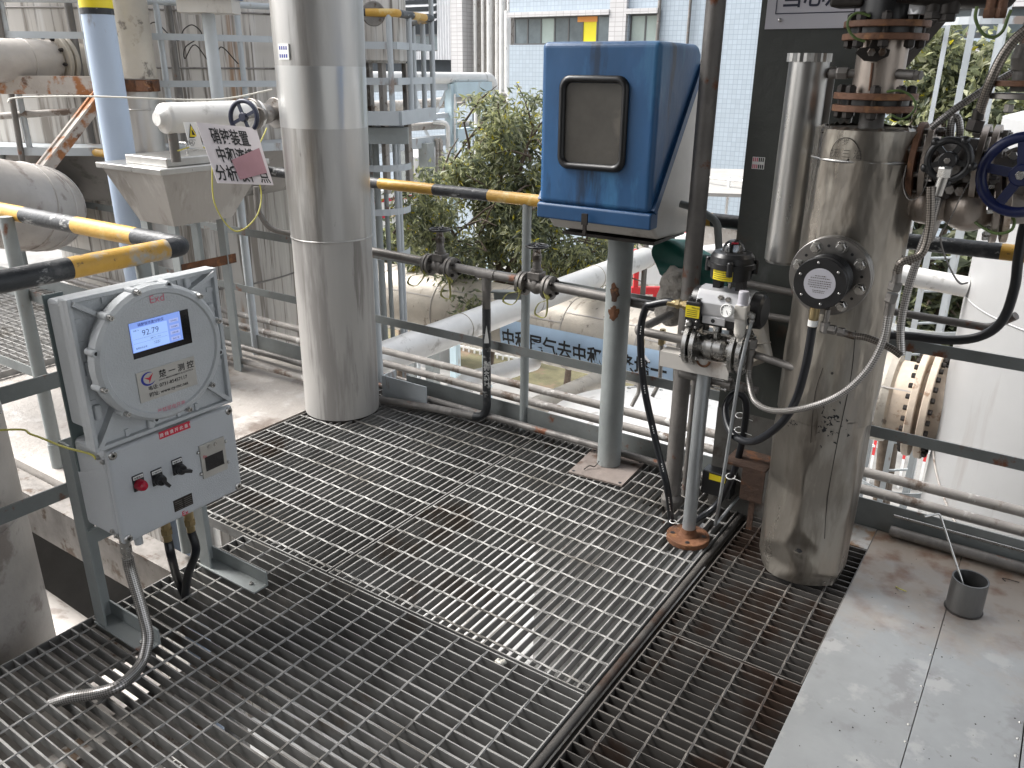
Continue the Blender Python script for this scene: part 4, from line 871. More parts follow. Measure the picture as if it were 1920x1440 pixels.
# grey nozzle pipe from the tank at the far left
a = PD(-110, 112, 5.9); b = PD(96, 116, 6.3); b.z = a.z
g = G(); d_ = (b-a).normalized(); root = thing('nozzle_pipe', 'grey lagged nozzle pipe flanged to the tank at the far left', 'pipe', b)
part('jacket', g.tube([a, b], .125, 36).torus(a.lerp(b, .72), d_, .126, .004, 36, 6), 'lag_grey', root)
for k in (0.0, .045): part('flange', G().disc(b+d_*(k+.01), d_, .165, .03, 36), 'lag', root)
for k in range(10):
    t = R(36*k+8); uu, vv, _ = frame(d_); part('flange_bolt', G().bolt(b+d_*-.004+(uu*math.cos(t)+vv*math.sin(t))*.14, -d_, .014, .014), 'bolt_dark', root)
part('nozzle', G().cyl(b, b+d_*.5, .11), 'lag', root)
# beige lagged elbow
pp = bend([PD(-240, 352, 4.8), PD(75, 392, 5.3), PD(90, 380, 8.5)], .42, 10); g = G(); g.tube(pp, .235, 44)
for k in (3, 6, 9): g.torus(pp[k], (pp[k+1]-pp[k-1]), .236, .006, 44, 6)
solo('lagged_elbow', g, 'lag_grey', 'beige lagged pipe elbow with ring seams at the left edge above the striped rail', 'pipe elbow')
solo('slack_rope', G().tube(spline([PD(14, 192, 5.0), PD(35, 183, 5.0), PD(180, 181, 4.85), PD(350, 187, 4.75), PD(430, 184, 4.7), PD(510, 168, 4.7)], 6), .0045, 6), 'white_wire', 'pale slack line strung across the left background', 'rope')
solo('squiggly_cable', G().tube(spline([ont(272, 52), ont(292, 42), ont(318, 66), ont(335, 76), ont(345, 55), ont(362, 47), ont(378, 66), ont(348, 88), ont(347, 110), ont(366, 84), ont(400, 124), ont(414, 88), ont(447, 120)], 6), .004, 6), 'bolt_dark', 'thin cable zigzagging over the tank walkway rails', 'cable')
# instrument box on a post
p = PD(392, 10, 5.6); c = PD(394, 60, 5.6)
root = thing('transmitter_box', 'blue topped cream instrument box on a pale blue post at the top edge', 'instrument box', (c.x, c.y, 1.1))
e1_, e2_ = V((.77, .64, 0)), V((-.64, .77, 0))
part('box', G().obox((p.x, p.y, p.z-.0), e1_*.155, e2_*.12, Z1*.045), 'grp_white', root)
part('hood', G().obox((p.x, p.y, p.z+.075), e1_*.17, e2_*.14, Z1*.04), 'grp_blue', root)
part('post', G().cyl((c.x, c.y, .9), (c.x, c.y, p.z-.045), .038), 'palepost', root)

solo('grey_pipe', G().tube([ont(-60, 222), ont(40, 215), ont(190, 206), ont(330, 203)], .022, 12), 'pipe_light', 'thin grey pipe lying along the tank walkway behind the rusty brace', 'pipe')
# ================================================================ BLUE INSTRUMENT BOX ON ITS POST
def bevprism(g, poly, o, u, v, d, r, seg=3):
    import bmesh
    t = G(); t.prism(poly, o, u, v, d); bm = bmesh.new(); vs = [bm.verts.new(p) for p in t.v]
    n = len(poly); ring = vs[2*n:]
    bm.faces.new(ring[:n][::-1]); bm.faces.new(ring[n:])
    for i in range(n): bm.faces.new((ring[i], ring[(i+1) % n], ring[n+(i+1) % n], ring[n+i]))
    for q in vs[:2*n]: bm.verts.remove(q)
    bmesh.ops.recalc_face_normals(bm, faces=bm.faces[:])
    bmesh.ops.bevel(bm, geom=bm.edges[:], offset=r, segments=seg, affect='EDGES', profile=.5)
    bm.verts.index_update(); g.add([q.co for q in bm.verts], [[q.index for q in f.verts] for f in bm.faces], False); bm.free(); return g
pb = PZ(1141, 872, 0)
YF = pb.y-.30
tl, tr, bl, br = PY(1022, 75, YF), PY(1239, 79, YF), PY(1004, 376, YF), PY(1218, 405, YF)
x0, x1 = (tl.x+bl.x)/2, (tr.x+br.x)/2; zt, zb = (tl.z+tr.z)/2, (bl.z+br.z)/2
root = thing('instrument_box', 'faded blue clamshell instrument box with a dark window on a grey post', 'instrument box', (pb.x, pb.y, 0))
dep = .36
cov = G(); bevprism(cov, [(YF, zb), (YF, zt), (YF+dep-.03, zt-.004), (YF+dep, zt-.035), (YF+dep, zt-.10), (YF+.055, zb)], (x0, 0, 0), Y1, Z1, X1*(x1-x0), .020, 5)
cv = part('cover', cov, 'grp_blue', root)
lip = G(); L0 = V((0, YF+dep+.004, zt-.085)); L1 = V((0, YF+.035, zb-.005)); ld_ = (L1-L0).normalized(); ln_ = V((0, -ld_.z, ld_.y))
if ln_.y > 0: ln_ = -ln_
for xx in (x0-.010, x1-.006): lip.hexa([V((xx, 0, 0))+L0, V((xx+.018, 0, 0))+L0, V((xx+.018, 0, 0))+L1, V((xx, 0, 0))+L1]+[V((a, 0, 0))+b+ln_*.030 for a, b in ((xx, L0), (xx+.018, L0), (xx+.018, L1), (xx, L1))])
bevprism(lip, [(YF-.001, zb-.056), (YF-.0015, zb-.004), (YF+.008, zb+.003), (YF+.06, zb+.004), (YF+.06, zb-.056)], (x0-.007, 0, 0), Y1, Z1, X1*(x1-x0+.014), .006, 3)
part('cover_lip', lip, 'grp_lip', root)
sh = G(); bevprism(sh, [(YF+.045, zb-.052), (YF+dep-.01, zt-.07), (YF+dep+.03, zt-.05), (YF+dep+.03, zb-.12), (YF+.10, zb-.105)], (x0+.006, 0, 0), Y1, Z1, X1*(x1-x0-.012), .010)
part('rear_shell', sh, 'grp_white', root)
part('under_tray', G().bx(x0+.05, x1-.02, YF+.10, YF+dep+.02, zb-.128, zb-.116), 'bolt_dark', root)
ps = [PY(x, y, YF) for x, y in ((1052, 140), (1184, 142), (1170, 324), (1046, 316))]
wx0, wx1, wz0, wz1 = (ps[0].x+ps[3].x)/2, (ps[1].x+ps[2].x)/2, (ps[2].z+ps[3].z)/2, (ps[0].z+ps[1].z)/2
cx, cz = (wx0+wx1)/2, (wz0+wz1)/2; W, H_ = wx1-wx0, wz1-wz0
g = G(); o_, i_ = rrect(W, H_, .042), rrect(W-.05, H_-.05, .026); n = len(o_)
mid = [((a[0]+b[0])/2, (a[1]+b[1])/2) for a, b in zip(o_, i_)]
vs = []
for ring, yy in ((o_, .002), ([(a[0]*.99, a[1]*.993) for a in o_], -.010), (mid, -.017), ([(a[0]*1.02, a[1]*1.014) for a in i_], -.010), (i_, .004)): vs += [V((cx+a, YF+yy, cz+b)) for a, b in ring]
g.add(vs, [(k*n+i, k*n+(i+1) % n, (k+1)*n+(i+1) % n, (k+1)*n+i) for k in range(4) for i in range(n)], True)
wn_ = part('window', G().prism(i_, (cx, YF-.002, cz), X1, Z1, Y1*.003), 'smoke_glass', cv); part('window_seal', g, 'seal', wn_)
p = PY(1100, 415, YF-.01)
g = G(); g.bx(p.x-.012, p.x+.012, YF-.030, YF-.022, zb-.058, zb-.018); g.bx(p.x-.006, p.x+.006, YF-.028, YF-.018, zb-.095, zb-.05); part('latch', g, 'bolt_dark', root)
part('post', G().cyl((pb.x, pb.y, .012), (pb.x, pb.y, zb-.117), .0515, seg=36), 'post', root)
pr_ = PY(1158, 565, pb.y)
g = G(); rgp = random.Random(4); vs = []; ang0 = math.atan2(pr_.y*0-.82, .57)
NA, NZ = 16, 10
for zc0, zh in ((.80, .035), (.715, .03)):
    K = 22; rad = [1+rgp.uniform(-.3, .25) for k in range(K)]
    for q in range(6):
        for k in range(K):
            t = 2*math.pi*k/K; a_ = ang0-.45+math.cos(t)*.42*rad[k]*q/5; z_ = zc0+math.sin(t)*zh*rad[k]*q/5
            rr_ = .0524; g.v.append(V((pb.x+math.cos(a_)*rr_, pb.y+math.sin(a_)*rr_, z_)))
    for q in range(5):
        for k in range(K): g.face((q*K+k, (q+1)*K+k, (q+1)*K+(k+1) % K, q*K+(k+1) % K), True)
    part('rust_patch', g, 'rust', root); g = G()
cs = [PZ(1066, 884, .010), PZ(1112, 841, .010), PZ(1210, 866, .010), PZ(1166, 910, .010)]
g = G(); g.hexa([p_-Z1*.008 for p_ in cs]+cs); bp_ = part('base_plate', g, 'baseplate', root)
m_ = sum(cs, V())/4
for p_ in cs: q = p_.lerp(m_, .13); part('bolt_hole', G().disc(q+Z1*.0002, Z1, .007, .0008, 14), 'ink', bp_)
wq = PZ(1095, 880, .016); solo('wire_scrap', G().tube(spline([wq, wq+V((.01, .03, .008)), wq+V((.03, .04, .006)), wq+V((.035, .07, .02))]), .0022, 6), 'bolt_dark', 'dark wire scrap lying on the base plate of the blue box post', 'wire offcut')

# ================================================================ SAMPLE PIPE WITH TWO GATE VALVES
YS, ZS = 2.965, .757
xt = PY(912, 525, YS).x; xA, xB = PY(826, 490, YS).x, PY(1006, 522, YS).x
root = thing('sample_pipe', 'grimy horizontal sample pipe with a drop leg tied to the rear guard rail', 'pipe', (xt, YS, 0))
part('main_run', G().cyl((-2.95, YS, ZS+.02), (-1.02, YS, ZS-.02), .0205, seg=20).lathe((xt-.05, YS, ZS), X1, [(0, .025), (.1, .025)], 20), 'pipe_dark', root)
part('drop_leg', G().tube(bend([(xt, YS, ZS), (xt, YS, .45), (xt-.003, YS, .22)], .02), .0195, 18).lathe((xt, YS, ZS-.075), Z1, [(0, .023), (.06, .023)], 18), 'pipe_dark', root)
part('black_band', G().tube(bend([(xt, YS, PY(908, 577, YS).z), (xt, YS, .035), (xt-.3, 2.925, .028)], .075, 9)[:-1], .0203, 18), 'black', root)
part('floor_run', G().tube([(xt-.07, 2.955, .034), (xt-.3, 2.925, .03), (-2.75, 2.85, .03)], .0195, 18), 'pipe_dark', root)
g = G(); fy = YS-.0213; ax0 = V((xt-.004, fy, 0)); vv = V((-.82, -.57, 0))
nn = V((.57, -.82, 0)); base = V((xt, YS, 0))+V((.57, -.82, 0))*.0209; uu = V((.82, .57, 0))
zt_ = PY(908, 615, YS).z; za = PY(908, 640, YS).z
g.add([base+uu*a+Z1*b for a, b in ((-.011, za), (.011, za), (.011, za+.012), (.0, zt_+.022), (-.011, za+.012))], [(0, 1, 2, 3, 4)])
g.text('工艺冷凝液', base+uu*.010+Z1*PY(908, 720, YS).z, Z1, -uu, .026, .02)
part('white_lettering', g, 'white', root)
part('support_bracket', G().bar((xt+.01, YS+.03, ZS-.085), (xt+.17, YS+.07, ZS-.07), .045, .006).bar((xt+.01, YS+.045, ZS-.105), (xt+.17, YS+.085, ZS-.09), .006, .045), 'post', root)
def gate_valve(xc, lab):
    r = thing('gate_valve', lab, 'valve', (xc, YS, ZS), 'gate valves on the sample pipe')
    c = V((xc, YS, ZS))
    part('body', G().cyl(c-X1*.08, c+X1*.08, .027, seg=20).ball(c, .036, 18, 12, sc=(1, .8, 1.1)).bev(xc-.032, xc+.032, YS-.028, YS+.028, ZS+.028, ZS+.062, .004).lathe(c+Z1*.062, Z1, [(0, .027), (.012, .027), (.013, .021), (.045, .018), (.06, .022), (.075, .022), (.085, .013)], 18), 'valve_cast', r)
    for s_ in (-1, 1):
        for k_, t_ in ((.056, .015), (.077, .017)):
            f = part('flange', G().disc(c+X1*(s_*k_-(t_/2)), X1, .052, t_, 32, .0015), 'valve_cast', r)
        for k in range(4):
            a = R(45+90*k); o = c+V((0, math.cos(a)*.037, math.sin(a)*.037)); part('bolt', G().cyl(o+X1*(s_*.042), o+X1*(s_*.10), .0045, seg=8).hex(o+X1*(s_*.087), X1*s_, .009, .009).hex(o+X1*(s_*.048), -X1*s_, .009, .008), 'bolt_dark', r)
    for s_ in (-1, 1): part('yoke', G().bar(c+V((s_*.015, 0, .10)), c+V((s_*.012, 0, .165)), .008, .012, (0, 1, 0)), 'steel_dull', r)
    part('stem', G().cyl(c+Z1*.10, c+Z1*.185, .006, seg=10), 'steel_dull', r)
    g = G(); w_ = c+Z1*.175; g.torus(w_, Z1, .047, .0055, 32, 8); g.disc(w_-Z1*.006, Z1, .013, .012, 16)
    for k in range(4): a = R(90*k+30); g.bar(w_, w_+V((math.cos(a)*.045, math.sin(a)*.045, 0)), .009, .006)
    part('hand_wheel', g, 'plastic', r); return r
v1_ = gate_valve(xA, 'left gate valve on the sample pipe, next to the big clad pipe')
copy_thing(v1_, (xB, YS, ZS-.012), 'right gate valve on the sample pipe, in front of the guard rail post')
for i, (sx, tx, lab) in enumerate(((xA-.067, -.05, 'olive earth strap looping left under the left gate valve'), (xA+.067, .02, 'olive earth strap hanging from the right flange of the left gate valve'), (xB-.067, -.03, 'olive earth strap hanging at the guard rail post from the right gate valve'), (xB+.067, .005, 'olive earth strap loop under the right flange of the right gate valve'))):
    o = V((sx, YS-.045, ZS-.02)); zz = -.105 if i % 2 else -.075
    pts = spline([o, o+V((tx*.3+.03, -.02, zz*.35)), o+V((tx+.02, -.025, zz)), o+V((tx-.035, -.02, zz*.95)), o+V((tx-.02, -.015, zz*.5)), o+V((tx+.025, -.012, zz*.28)), o+V((.02, .0, -.012))], 8)
    g = G()
    for a, b in zip(pts, pts[1:]): g.bar(a, b, .012, .002, (b-a).cross(Y1))
    solo('earth_strap', g, 'olive_strap', lab, 'earth strap', 'earth straps on the gate valves')

# ================================================================ STEEL COLUMN, SIGN, STICKER
CY = 2.86; cxl = PY(1429, 0, CY).x; CW = .33
root = thing('steel_column', 'dark olive steel column standing behind the dented vessel', 'column', (cxl+CW/2, CY+.15, 0))
part('front_flange', G().bx(cxl, cxl+CW, CY, CY+.016, .42, 3.4), 'olive', root)
part('front_flange_foot', G().bx(cxl-.001, cxl+CW+.001, CY-.001, CY+.017, -.3, .42), 'olive_worn', root)
part('web', G().bx(cxl+CW/2-.006, cxl+CW/2+.006, CY+.017, CY+.13, -.3, 3.4), 'olive', root)
part('rear_flange', G().bx(cxl, cxl+CW, CY+.13, CY+.146, -.3, 3.4), 'olive', root)
yy = CY-.006
a, b = PY(1434, 55, yy), PY(1605, 48, yy)
g = G(); g.m = 0; g.bx(a.x, a.x+.30, yy-.003, yy, a.z, a.z+.21)
y_ = yy-.0036; g.m = 1
f0, f1 = PY(1454, 27, yy), PY(1610, 24, yy); fz = f0.z; fx0, fx1 = f0.x, a.x+.275
for (p0, p1, q0, q1) in ((fx0, fx1, fz, fz+.003), (fx0, fx0+.003, fz+.003, fz+.11), (fx1-.003, fx1, fz+.003, fz+.11), (fx0+.003, fx1-.003, fz+.107, fz+.11)): g.bx(p0, p1, y_-.0006, y_, q0, q1)
g.text('当心灼伤', (PY(1468, 18, yy).x, y_-.0006, fz+.025), X1, Z1, .068, .015)
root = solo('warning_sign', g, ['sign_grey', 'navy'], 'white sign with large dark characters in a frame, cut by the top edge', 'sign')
p = PY(1463, 38, yy); part('screw', G().ball((p.x, y_-.001, p.z), .006, 12, 8), 'steel', root)
q = PY(1411, 305, CY); g = G(); g.m = 0; g.bx(q.x-.001, q.x+.042, CY-.0015, CY-.0003, q.z-.02, q.z+.02)
for k in range(6):
    g.m = 1 if k < 3 else 2
    for zz in (-.018, .005): g.bx(q.x+.001+k*.0067, q.x+.0052+k*.0067, CY-.0022, CY-.0016, q.z+zz, q.z+zz+.013)
solo('colour_sticker', g, ['white', 'inkpink', 'ink'], 'small sticker with rows of red and black bars on the olive column', 'sticker')

# ================================================================ DARK RISER PIPE, GALVANISED STAND, VALVE TRAIN
c = PZ(1258, 945, 0)
solo('riser_pipe', G().cyl((c.x, c.y, -.2), (c.x, c.y, 3.3), .0325, seg=28).lathe((c.x, c.y, .0), Z1, [(0, .038), (.03, .042), (.05, .035)], 28), 'pipe_dark', 'tall dark riser pipe right of the blue box', 'pipe')
c2 = PZ(1283, 925, 0)
solo('thin_riser', G().cyl((c2.x, c2.y, -.1), (c2.x, c2.y, .62), .0125, seg=16), 'pipe_dark', 'thin dark pipe between the riser and the galvanised stand', 'pipe')
s0 = PZ(1290, 1004, .02)
root = thing('pipe_stand', 'galvanised pipe stand on a rusty round flange carrying a white bracket', 'pipe stand', (s0.x, s0.y, 0))
fl = part('foot_flange', G().disc((s0.x, s0.y, .003), Z1, .079, .021, 40, .002).lathe((s0.x, s0.y, .024), Z1, [(0, .035), (.012, .029), (.03, .026)], 28), 'rust', root)
for k in range(4):
    a = R(20+90*k); part('bolt_hole', G().disc((s0.x+math.cos(a)*.057, s0.y+math.sin(a)*.057, .0242), Z1, .0085, .0008, 16), 'ink', fl)
ztop_ = PD(1312, 690, math.hypot(s0.x, s0.y)).z
part('upright', G().cyl((s0.x, s0.y, .03), (s0.x, s0.y, ztop_+.02), .0243, seg=28), 'galv_pipe', root)
yb = s0.y-.03
a, b, c_, d_ = [PY(x, y, yb) for x, y in ((1239, 658), (1369, 682), (1368, 710), (1238, 689))]
g = G(); g.bev(a.x, b.x, yb-.004, yb, (c_.z+d_.z)/2, (a.z+b.z)/2, .0015); g.bx(a.x, b.x, yb, yb+.06, (a.z+b.z)/2-.005, (a.z+b.z)/2-.0005); part('bracket', g, 'grp_white', root)
g = G(); g.torus((s0.x+.005, yb-.006, (a.z+b.z)/2-.002), Y1, .022, .004, 20, 6, math.pi, 2*math.pi); part('clamp_bolt', g, 'rust', root)
VY = s0.y+.005
def vp(px, py, dy=0.): return PY(px, py, VY+dy)
pl, prr = vp(1270, 622), vp(1400, 668); zv = (vp(1303, 640).z+vp(1385, 660).z)/2
root = thing('actuated_ball_valve', 'flanged steel ball valve with pneumatic actuator and black indicator head on the white bracket', 'valve', (s0.x, VY, zv))
xa, xb = vp(1303, 640).x, vp(1388, 660).x; xm = (xa+xb)/2
part('valve_body', G().cyl((xa, VY, zv), (xb, VY, zv), .034, seg=28).lathe((xm-.036, VY, zv), X1, [(0, .044), (.012, .048), (.030, .048), (.031, .043), (.041, .043), (.042, .048), (.060, .048), (.072, .044)], 28), 'steel', root)
for xc, s_ in ((xa, -1), (xb, 1)):
    for k in (-.020, .006): part('flange', G().disc((xc+k, VY, zv), X1, .077, .015, 44, .001), 'steel', root)
    for k in range(4):
        a = R(45+90*k); o = V((xc, VY+math.cos(a)*.060, zv+math.sin(a)*.060)); part('flange_bolt', G().cyl(o-X1*.034, o+X1*.034, .0055, seg=8).hex(o+X1*.019, X1, .010, .009).hex(o-X1*.016, -X1, .010, .009), 'steel', root)
part('mount_plate', G().bx(xm-.05, xm+.05, VY-.022, VY+.022, zv+.048, zv+.056), 'steel', root)
part('mount_legs', G().bx(xm-.05, xm-.042, VY-.02, VY+.02, zv+.056, zv+.135).bx(xm+.042, xm+.05, VY-.02, VY+.02, zv+.056, zv+.135).cyl((xm, VY, zv+.03), (xm, VY, zv+.14), .010, seg=12).hex((xm, VY, zv+.075), Z1, .018, .014), 'plastic', root)
# actuator
za0 = vp(1375, 598).z; za1 = vp(1375, 541).z
xl, xr = vp(1316, 570).x, vp(1413, 585).x
g = G(); prof = [(-.040, 0), (-.046, .012), (-.046, .035), (-.036, .052), (-.030, .060), (-.012, .064), (.012, .064), (.030, .060), (.036, .052), (.046, .035), (.046, .012), (.040, 0)]
sc = (za1-za0)/.064
bevprism(g, [(VY+a*1.25, za0+b*sc) for a, b in prof], (xl, 0, 0), Y1, Z1, X1*(xr-xl), .002, 2); act = part('actuator_body', g, 'alu', root)
zc_ = (za0+za1)/2-.004
part('end_cap', G().lathe((xr, VY, zc_-.006), X1, [(0, .060), (.03, .058), (.038, .048), (.038, 0)], 36), 'plastic', act)
part('end_cap', G().lathe((xl, VY, zc_-.006), -X1, [(0, .056), (.022, .052), (.028, .044), (.028, 0)], 36), 'plastic', act)
for px, py in ((1352, 557), (1366, 561)): p = vp(px, py, -.045); part('port_screw', G().hex(p, -Y1, .0085, .012), 'steel', act)
# position indicator
ic = V((xm+.020, VY, vp(1388, 505).z))
for s_ in (-.038, .038): part('bracket_leg', G().bx(ic.x+s_-.012, ic.x+s_+.012, VY-.02, VY+.02, za1-.002, ic.z-.018), 'plastic', root)
part('indicator_stem', G().cyl((ic.x, VY, za1-.01), (ic.x, VY, ic.z-.01), .0075, seg=12), 'steel', root)
hd = part('indicator_head', G().lathe((ic.x, VY, ic.z-.020), Z1, [(-.012, .064), (.024, .068), (.026, .077), (.042, .077), (.044, .071), (.062, .068), (.073, .060), (.076, .040), (.077, 0)], 44), 'plastic', root)
for k in range(4):
    a = R(90*k+15); o = V((ic.x+math.cos(a)*.074, VY+math.sin(a)*.074, ic.z)); part('lug', G().lathe(o-Z1*.012, Z1, [(0, .010), (.042, .010), (.045, .008)], 14), 'plastic', hd)
a = R(165+90); 
d_ = G(); d_.ball((ic.x, VY, ic.z+.056), .036, 28, 14, sc=(1, 1, 1.05), half=True); d_.lathe((ic.x, VY, ic.z+.055), Z1, [(0, .042), (.004, .042)], 28); dm = part('clear_dome', d_, 'cap_plastic', hd)
g = G(); g.lathe((ic.x, VY, ic.z+.0775), Z1, [(0, .022), (.012, .018), (.012, 0)], 24); part('marker_drum', g, 'plastic', dm); g = G(); g.torus((ic.x, VY, ic.z+.083), Z1, .019, .0035, 10, 8, R(0), R(55)); part('red_marker', g, 'inkred', dm)
g = G(); N = 12; vs = []
for k in range(N+1):
    t = R(-124+58*k/N)
    for zz in (-.029, .0025): vs.append(V((ic.x+math.cos(t)*.0695, VY+math.sin(t)*.0695, ic.z+zz)))
g.m = 0; g.add(vs, [(2*k, 2*k+2, 2*k+3, 2*k+1) for k in range(N)])
g.m = 1; vs = []
for r_ in range(4):
    zz = -.024+r_*.0065; b0 = len(g.v)
    for k in range(1, N): t = R(-124+58*k/N); g.v += [V((ic.x+math.cos(t)*.0700, VY+math.sin(t)*.0700, ic.z+zz+h)) for h in (0, .0014)]
    for k in range(N-2): g.face((b0+2*k, b0+2*k+2, b0+2*k+3, b0+2*k+1))
part('yellow_label', g, ['yellow_tag', 'ink'], hd)
# solenoid
so = vp(1303, 585, -.05); g = G(); g.bev(so.x-.026, so.x+.026, so.y-.022, so.y+.022, so.z-.052, so.z+.040, .005)
for k in range(8): a = R(45*k); g.bev(so.x+math.cos(a)*.018-.005, so.x+math.cos(a)*.018+.005, so.y+math.sin(a)*.014-.004, so.y+math.sin(a)*.014+.004, so.z+.039, so.z+.050, .0015)
sol = part('solenoid_valve', g, 'plastic', root)
g = G(); g.m = 0; g.bx(so.x-.024, so.x+.024, so.y-.0235, so.y-.0222, so.z-.014, so.z+.026); g.m = 1
for k in range(4): g.bx(so.x-.019, so.x+.017, so.y-.0242, so.y-.0236, so.z-.009+k*.0065, so.z-.0075+k*.0065)
g.text('Warning', (so.x-.004, so.y-.0242, so.z+.017), X1, Z1, .0095, .01); part('yellow_label', g, ['yellow_tag', 'ink'], sol)
for a, b in ((-.016, -.028), (.016, -.026), (-.018, -.046), (.014, -.046)): part('screw', G().ball((so.x+a, so.y-.022, so.z+b), .0045, 10, 6), 'steel', sol)
part('manual_knob', G().lathe((so.x-.008, so.y-.02, so.z-.034), -Y1, [(0, .011), (.012, .010), (.014, .006)], 16), 'steel', sol)
gl = G(); gp = V((so.x-.026, so.y, so.z+.018)); gl.hex(gp, -X1, .018, .016); gl.lathe(gp-X1*.016, -X1, [(0, .013), (.012, .013)], 16); gl.hex(gp-X1*.028, -X1, .017, .014); gl.lathe(gp-X1*.042, -X1, [(0, .0135), (.035, .0125)], 16)
part('cable_gland', gl, 'brass', sol)
m0 = vp(1345, 598, -.04); part('manifold_block', G().bev(m0.x-.055, m0.x+.08, m0.y-.012, m0.y+.03, m0.z-.024, m0.z+.012, .003), 'plastic', root)
mb = part('aluminium_block', G().bev(m0.x-.045, m0.x+.032, m0.y-.018, m0.y-.0125, m0.z-.016, m0.z+.008, .001), 'alu', root); part('port', G().disc((m0.x-.008, m0.y-.0182, m0.z-.004), -Y1, .007, .001, 14), 'ink', mb)
part('silencer', G().hex((m0.x+.0, m0.y, m0.z-.024), -Z1, .011, .02).cyl((m0.x+.0, m0.y, m0.z-.04), (m0.x, m0.y, m0.z-.065), .007, seg=10), 'steel', root)
# filter regulator with gauge
rg_ = vp(1391, 585, -.085)
fr = part('filter_regulator', G().bev(rg_.x-.02, rg_.x+.02, rg_.y-.018, rg_.y+.018, rg_.z-.022, rg_.z+.024, .005).lathe((rg_.x, rg_.y, rg_.z-.022), -Z1, [(0, .0165), (.012, .019), (.048, .018), (.058, .014), (.066, .007), (.076, .006)], 24), 'cream', root)
part('regulator_knob', G().lathe((rg_.x, rg_.y, rg_.z+.024), Z1, [(0, .019), (.004, .0165), (.04, .0160), (.044, .0145)], 14), 'sign_grey', fr)
gc = vp(1366, 582, -.105); g = G(); g.lathe(gc, V((-.25, -.95, .12)), [(0, .0215), (.014, .0215), (.015, .0195), (.011, .019), (.011, 0)], 32)
ga = part('pressure_gauge', g, 'white', fr); gn = V((-.25, -.95, .12)).normalized(); gu, gv, _ = frame(gn); o = gc+gn*.0115
g = G()
for k in range(9): t = R(30*k-30); e = gu*math.cos(t)+gv*math.sin(t); g.bar(o+e*.014, o+e*.0175, .0012, .0004, gn)
g.bar(o, o+(gu*.5-gv*.85)*.015, .0016, .0005, gn); part('dial_marks', g, 'ink', ga)
part('gauge_stem', G().cyl(gc, gc+V((.035, .02, 0)), .0075, seg=10), 'cream', fr)
ft_ = V((rg_.x+.03, rg_.y, rg_.z-.004)); part('elbow_fitting', G().hex(ft_-X1*.012, X1, .010, .016).hex(ft_+X1*.004+Z1*.004, -Z1, .010, .016).hex(ft_+X1*.004-Z1*.014, -Z1, .009, .012), 'steel', fr)
g = G(); p0 = ft_+X1*.004-Z1*.02; y0 = p0.y
solo('air_tube', G().tube(bend([p0, PY(1388, 690, y0), PY(1351, 930, y0+.03), PZ(1341, 985, .02), PZ(1378, 940, .055), PZ(1418, 893, .09)], .02), .0062, 12), 'galv_pipe', 'thin bright steel air tube bent sharply just above the grating beside the stand', 'tube')
# connecting pipes
e0 = vp(1196, 598)
root = thing('process_pipe', 'thin grimy pipe with an elbow leading into the left flange of the actuated valve', 'pipe', e0)
part('run', G().tube(bend([(xa-.03, VY, zv), (e0.x, VY, zv+.004), (e0.x-.02, VY+.42, ZS-.015)], .05), .0155, 16), 'pipe_dark', root)
part('elbow', G().ball((e0.x+.012, VY+.012, zv+.004), .026, 16, 10), 'pipe_dark', root)
x2 = vp(1527, 690).x
solo('process_pipe', G().tube(bend([(xb+.03, VY, zv), (x2, VY-.06, zv-.005), (x2+.012, VY-.07, zv+.09)], .012), .0125, 14), 'pipe_dark', 'thin pipe from the right flange of the actuated valve towards the vessel', 'pipe')
hx = gp-X1*.075
hp = spline([hx+X1*.035, hx, hx+V((-.055, -.005, -.018)), vp(1211, 577, -.05), vp(1201, 625, -.04), vp(1207, 720, -.02), vp(1228, 820, 0), vp(1250, 910, 0), PZ(1258, 968, .04), PZ(1262, 1000, -.03)], 8)
solo('black_hose', G().tube(hp, .0128, 16), 'rubber', 'black hose with white print arching from the solenoid down to the rusty flange', 'hose')
g = G()
for k in (30, 36, 40, 46, 52, 58, 60):
    if k+1 < len(hp):
        o = hp[k]; dd = (hp[k+1]-hp[k]).normalized(); nn = (CAM-o); nn = (nn-dd*nn.dot(dd)).normalized(); side = dd.cross(nn)
        for j in range(4): g.bar(o+nn*.0129+dd*(.009*j), o+nn*.0129+dd*(.009*j+.005), .0035, .0006, nn)
solo('hose_print', g, 'white', 'white print marks along the arching black hose', 'print')
q = PZ(1262, 978, .03); solo('cable_tie', G().torus(q, Z1, .013, .002, 16, 6).bar(q+V((.01, -.012, 0)), q+V((.018, -.02, .015)), .004, .0015), 'white', 'white cable tie on the black hose by the rusty flange', 'cable tie')
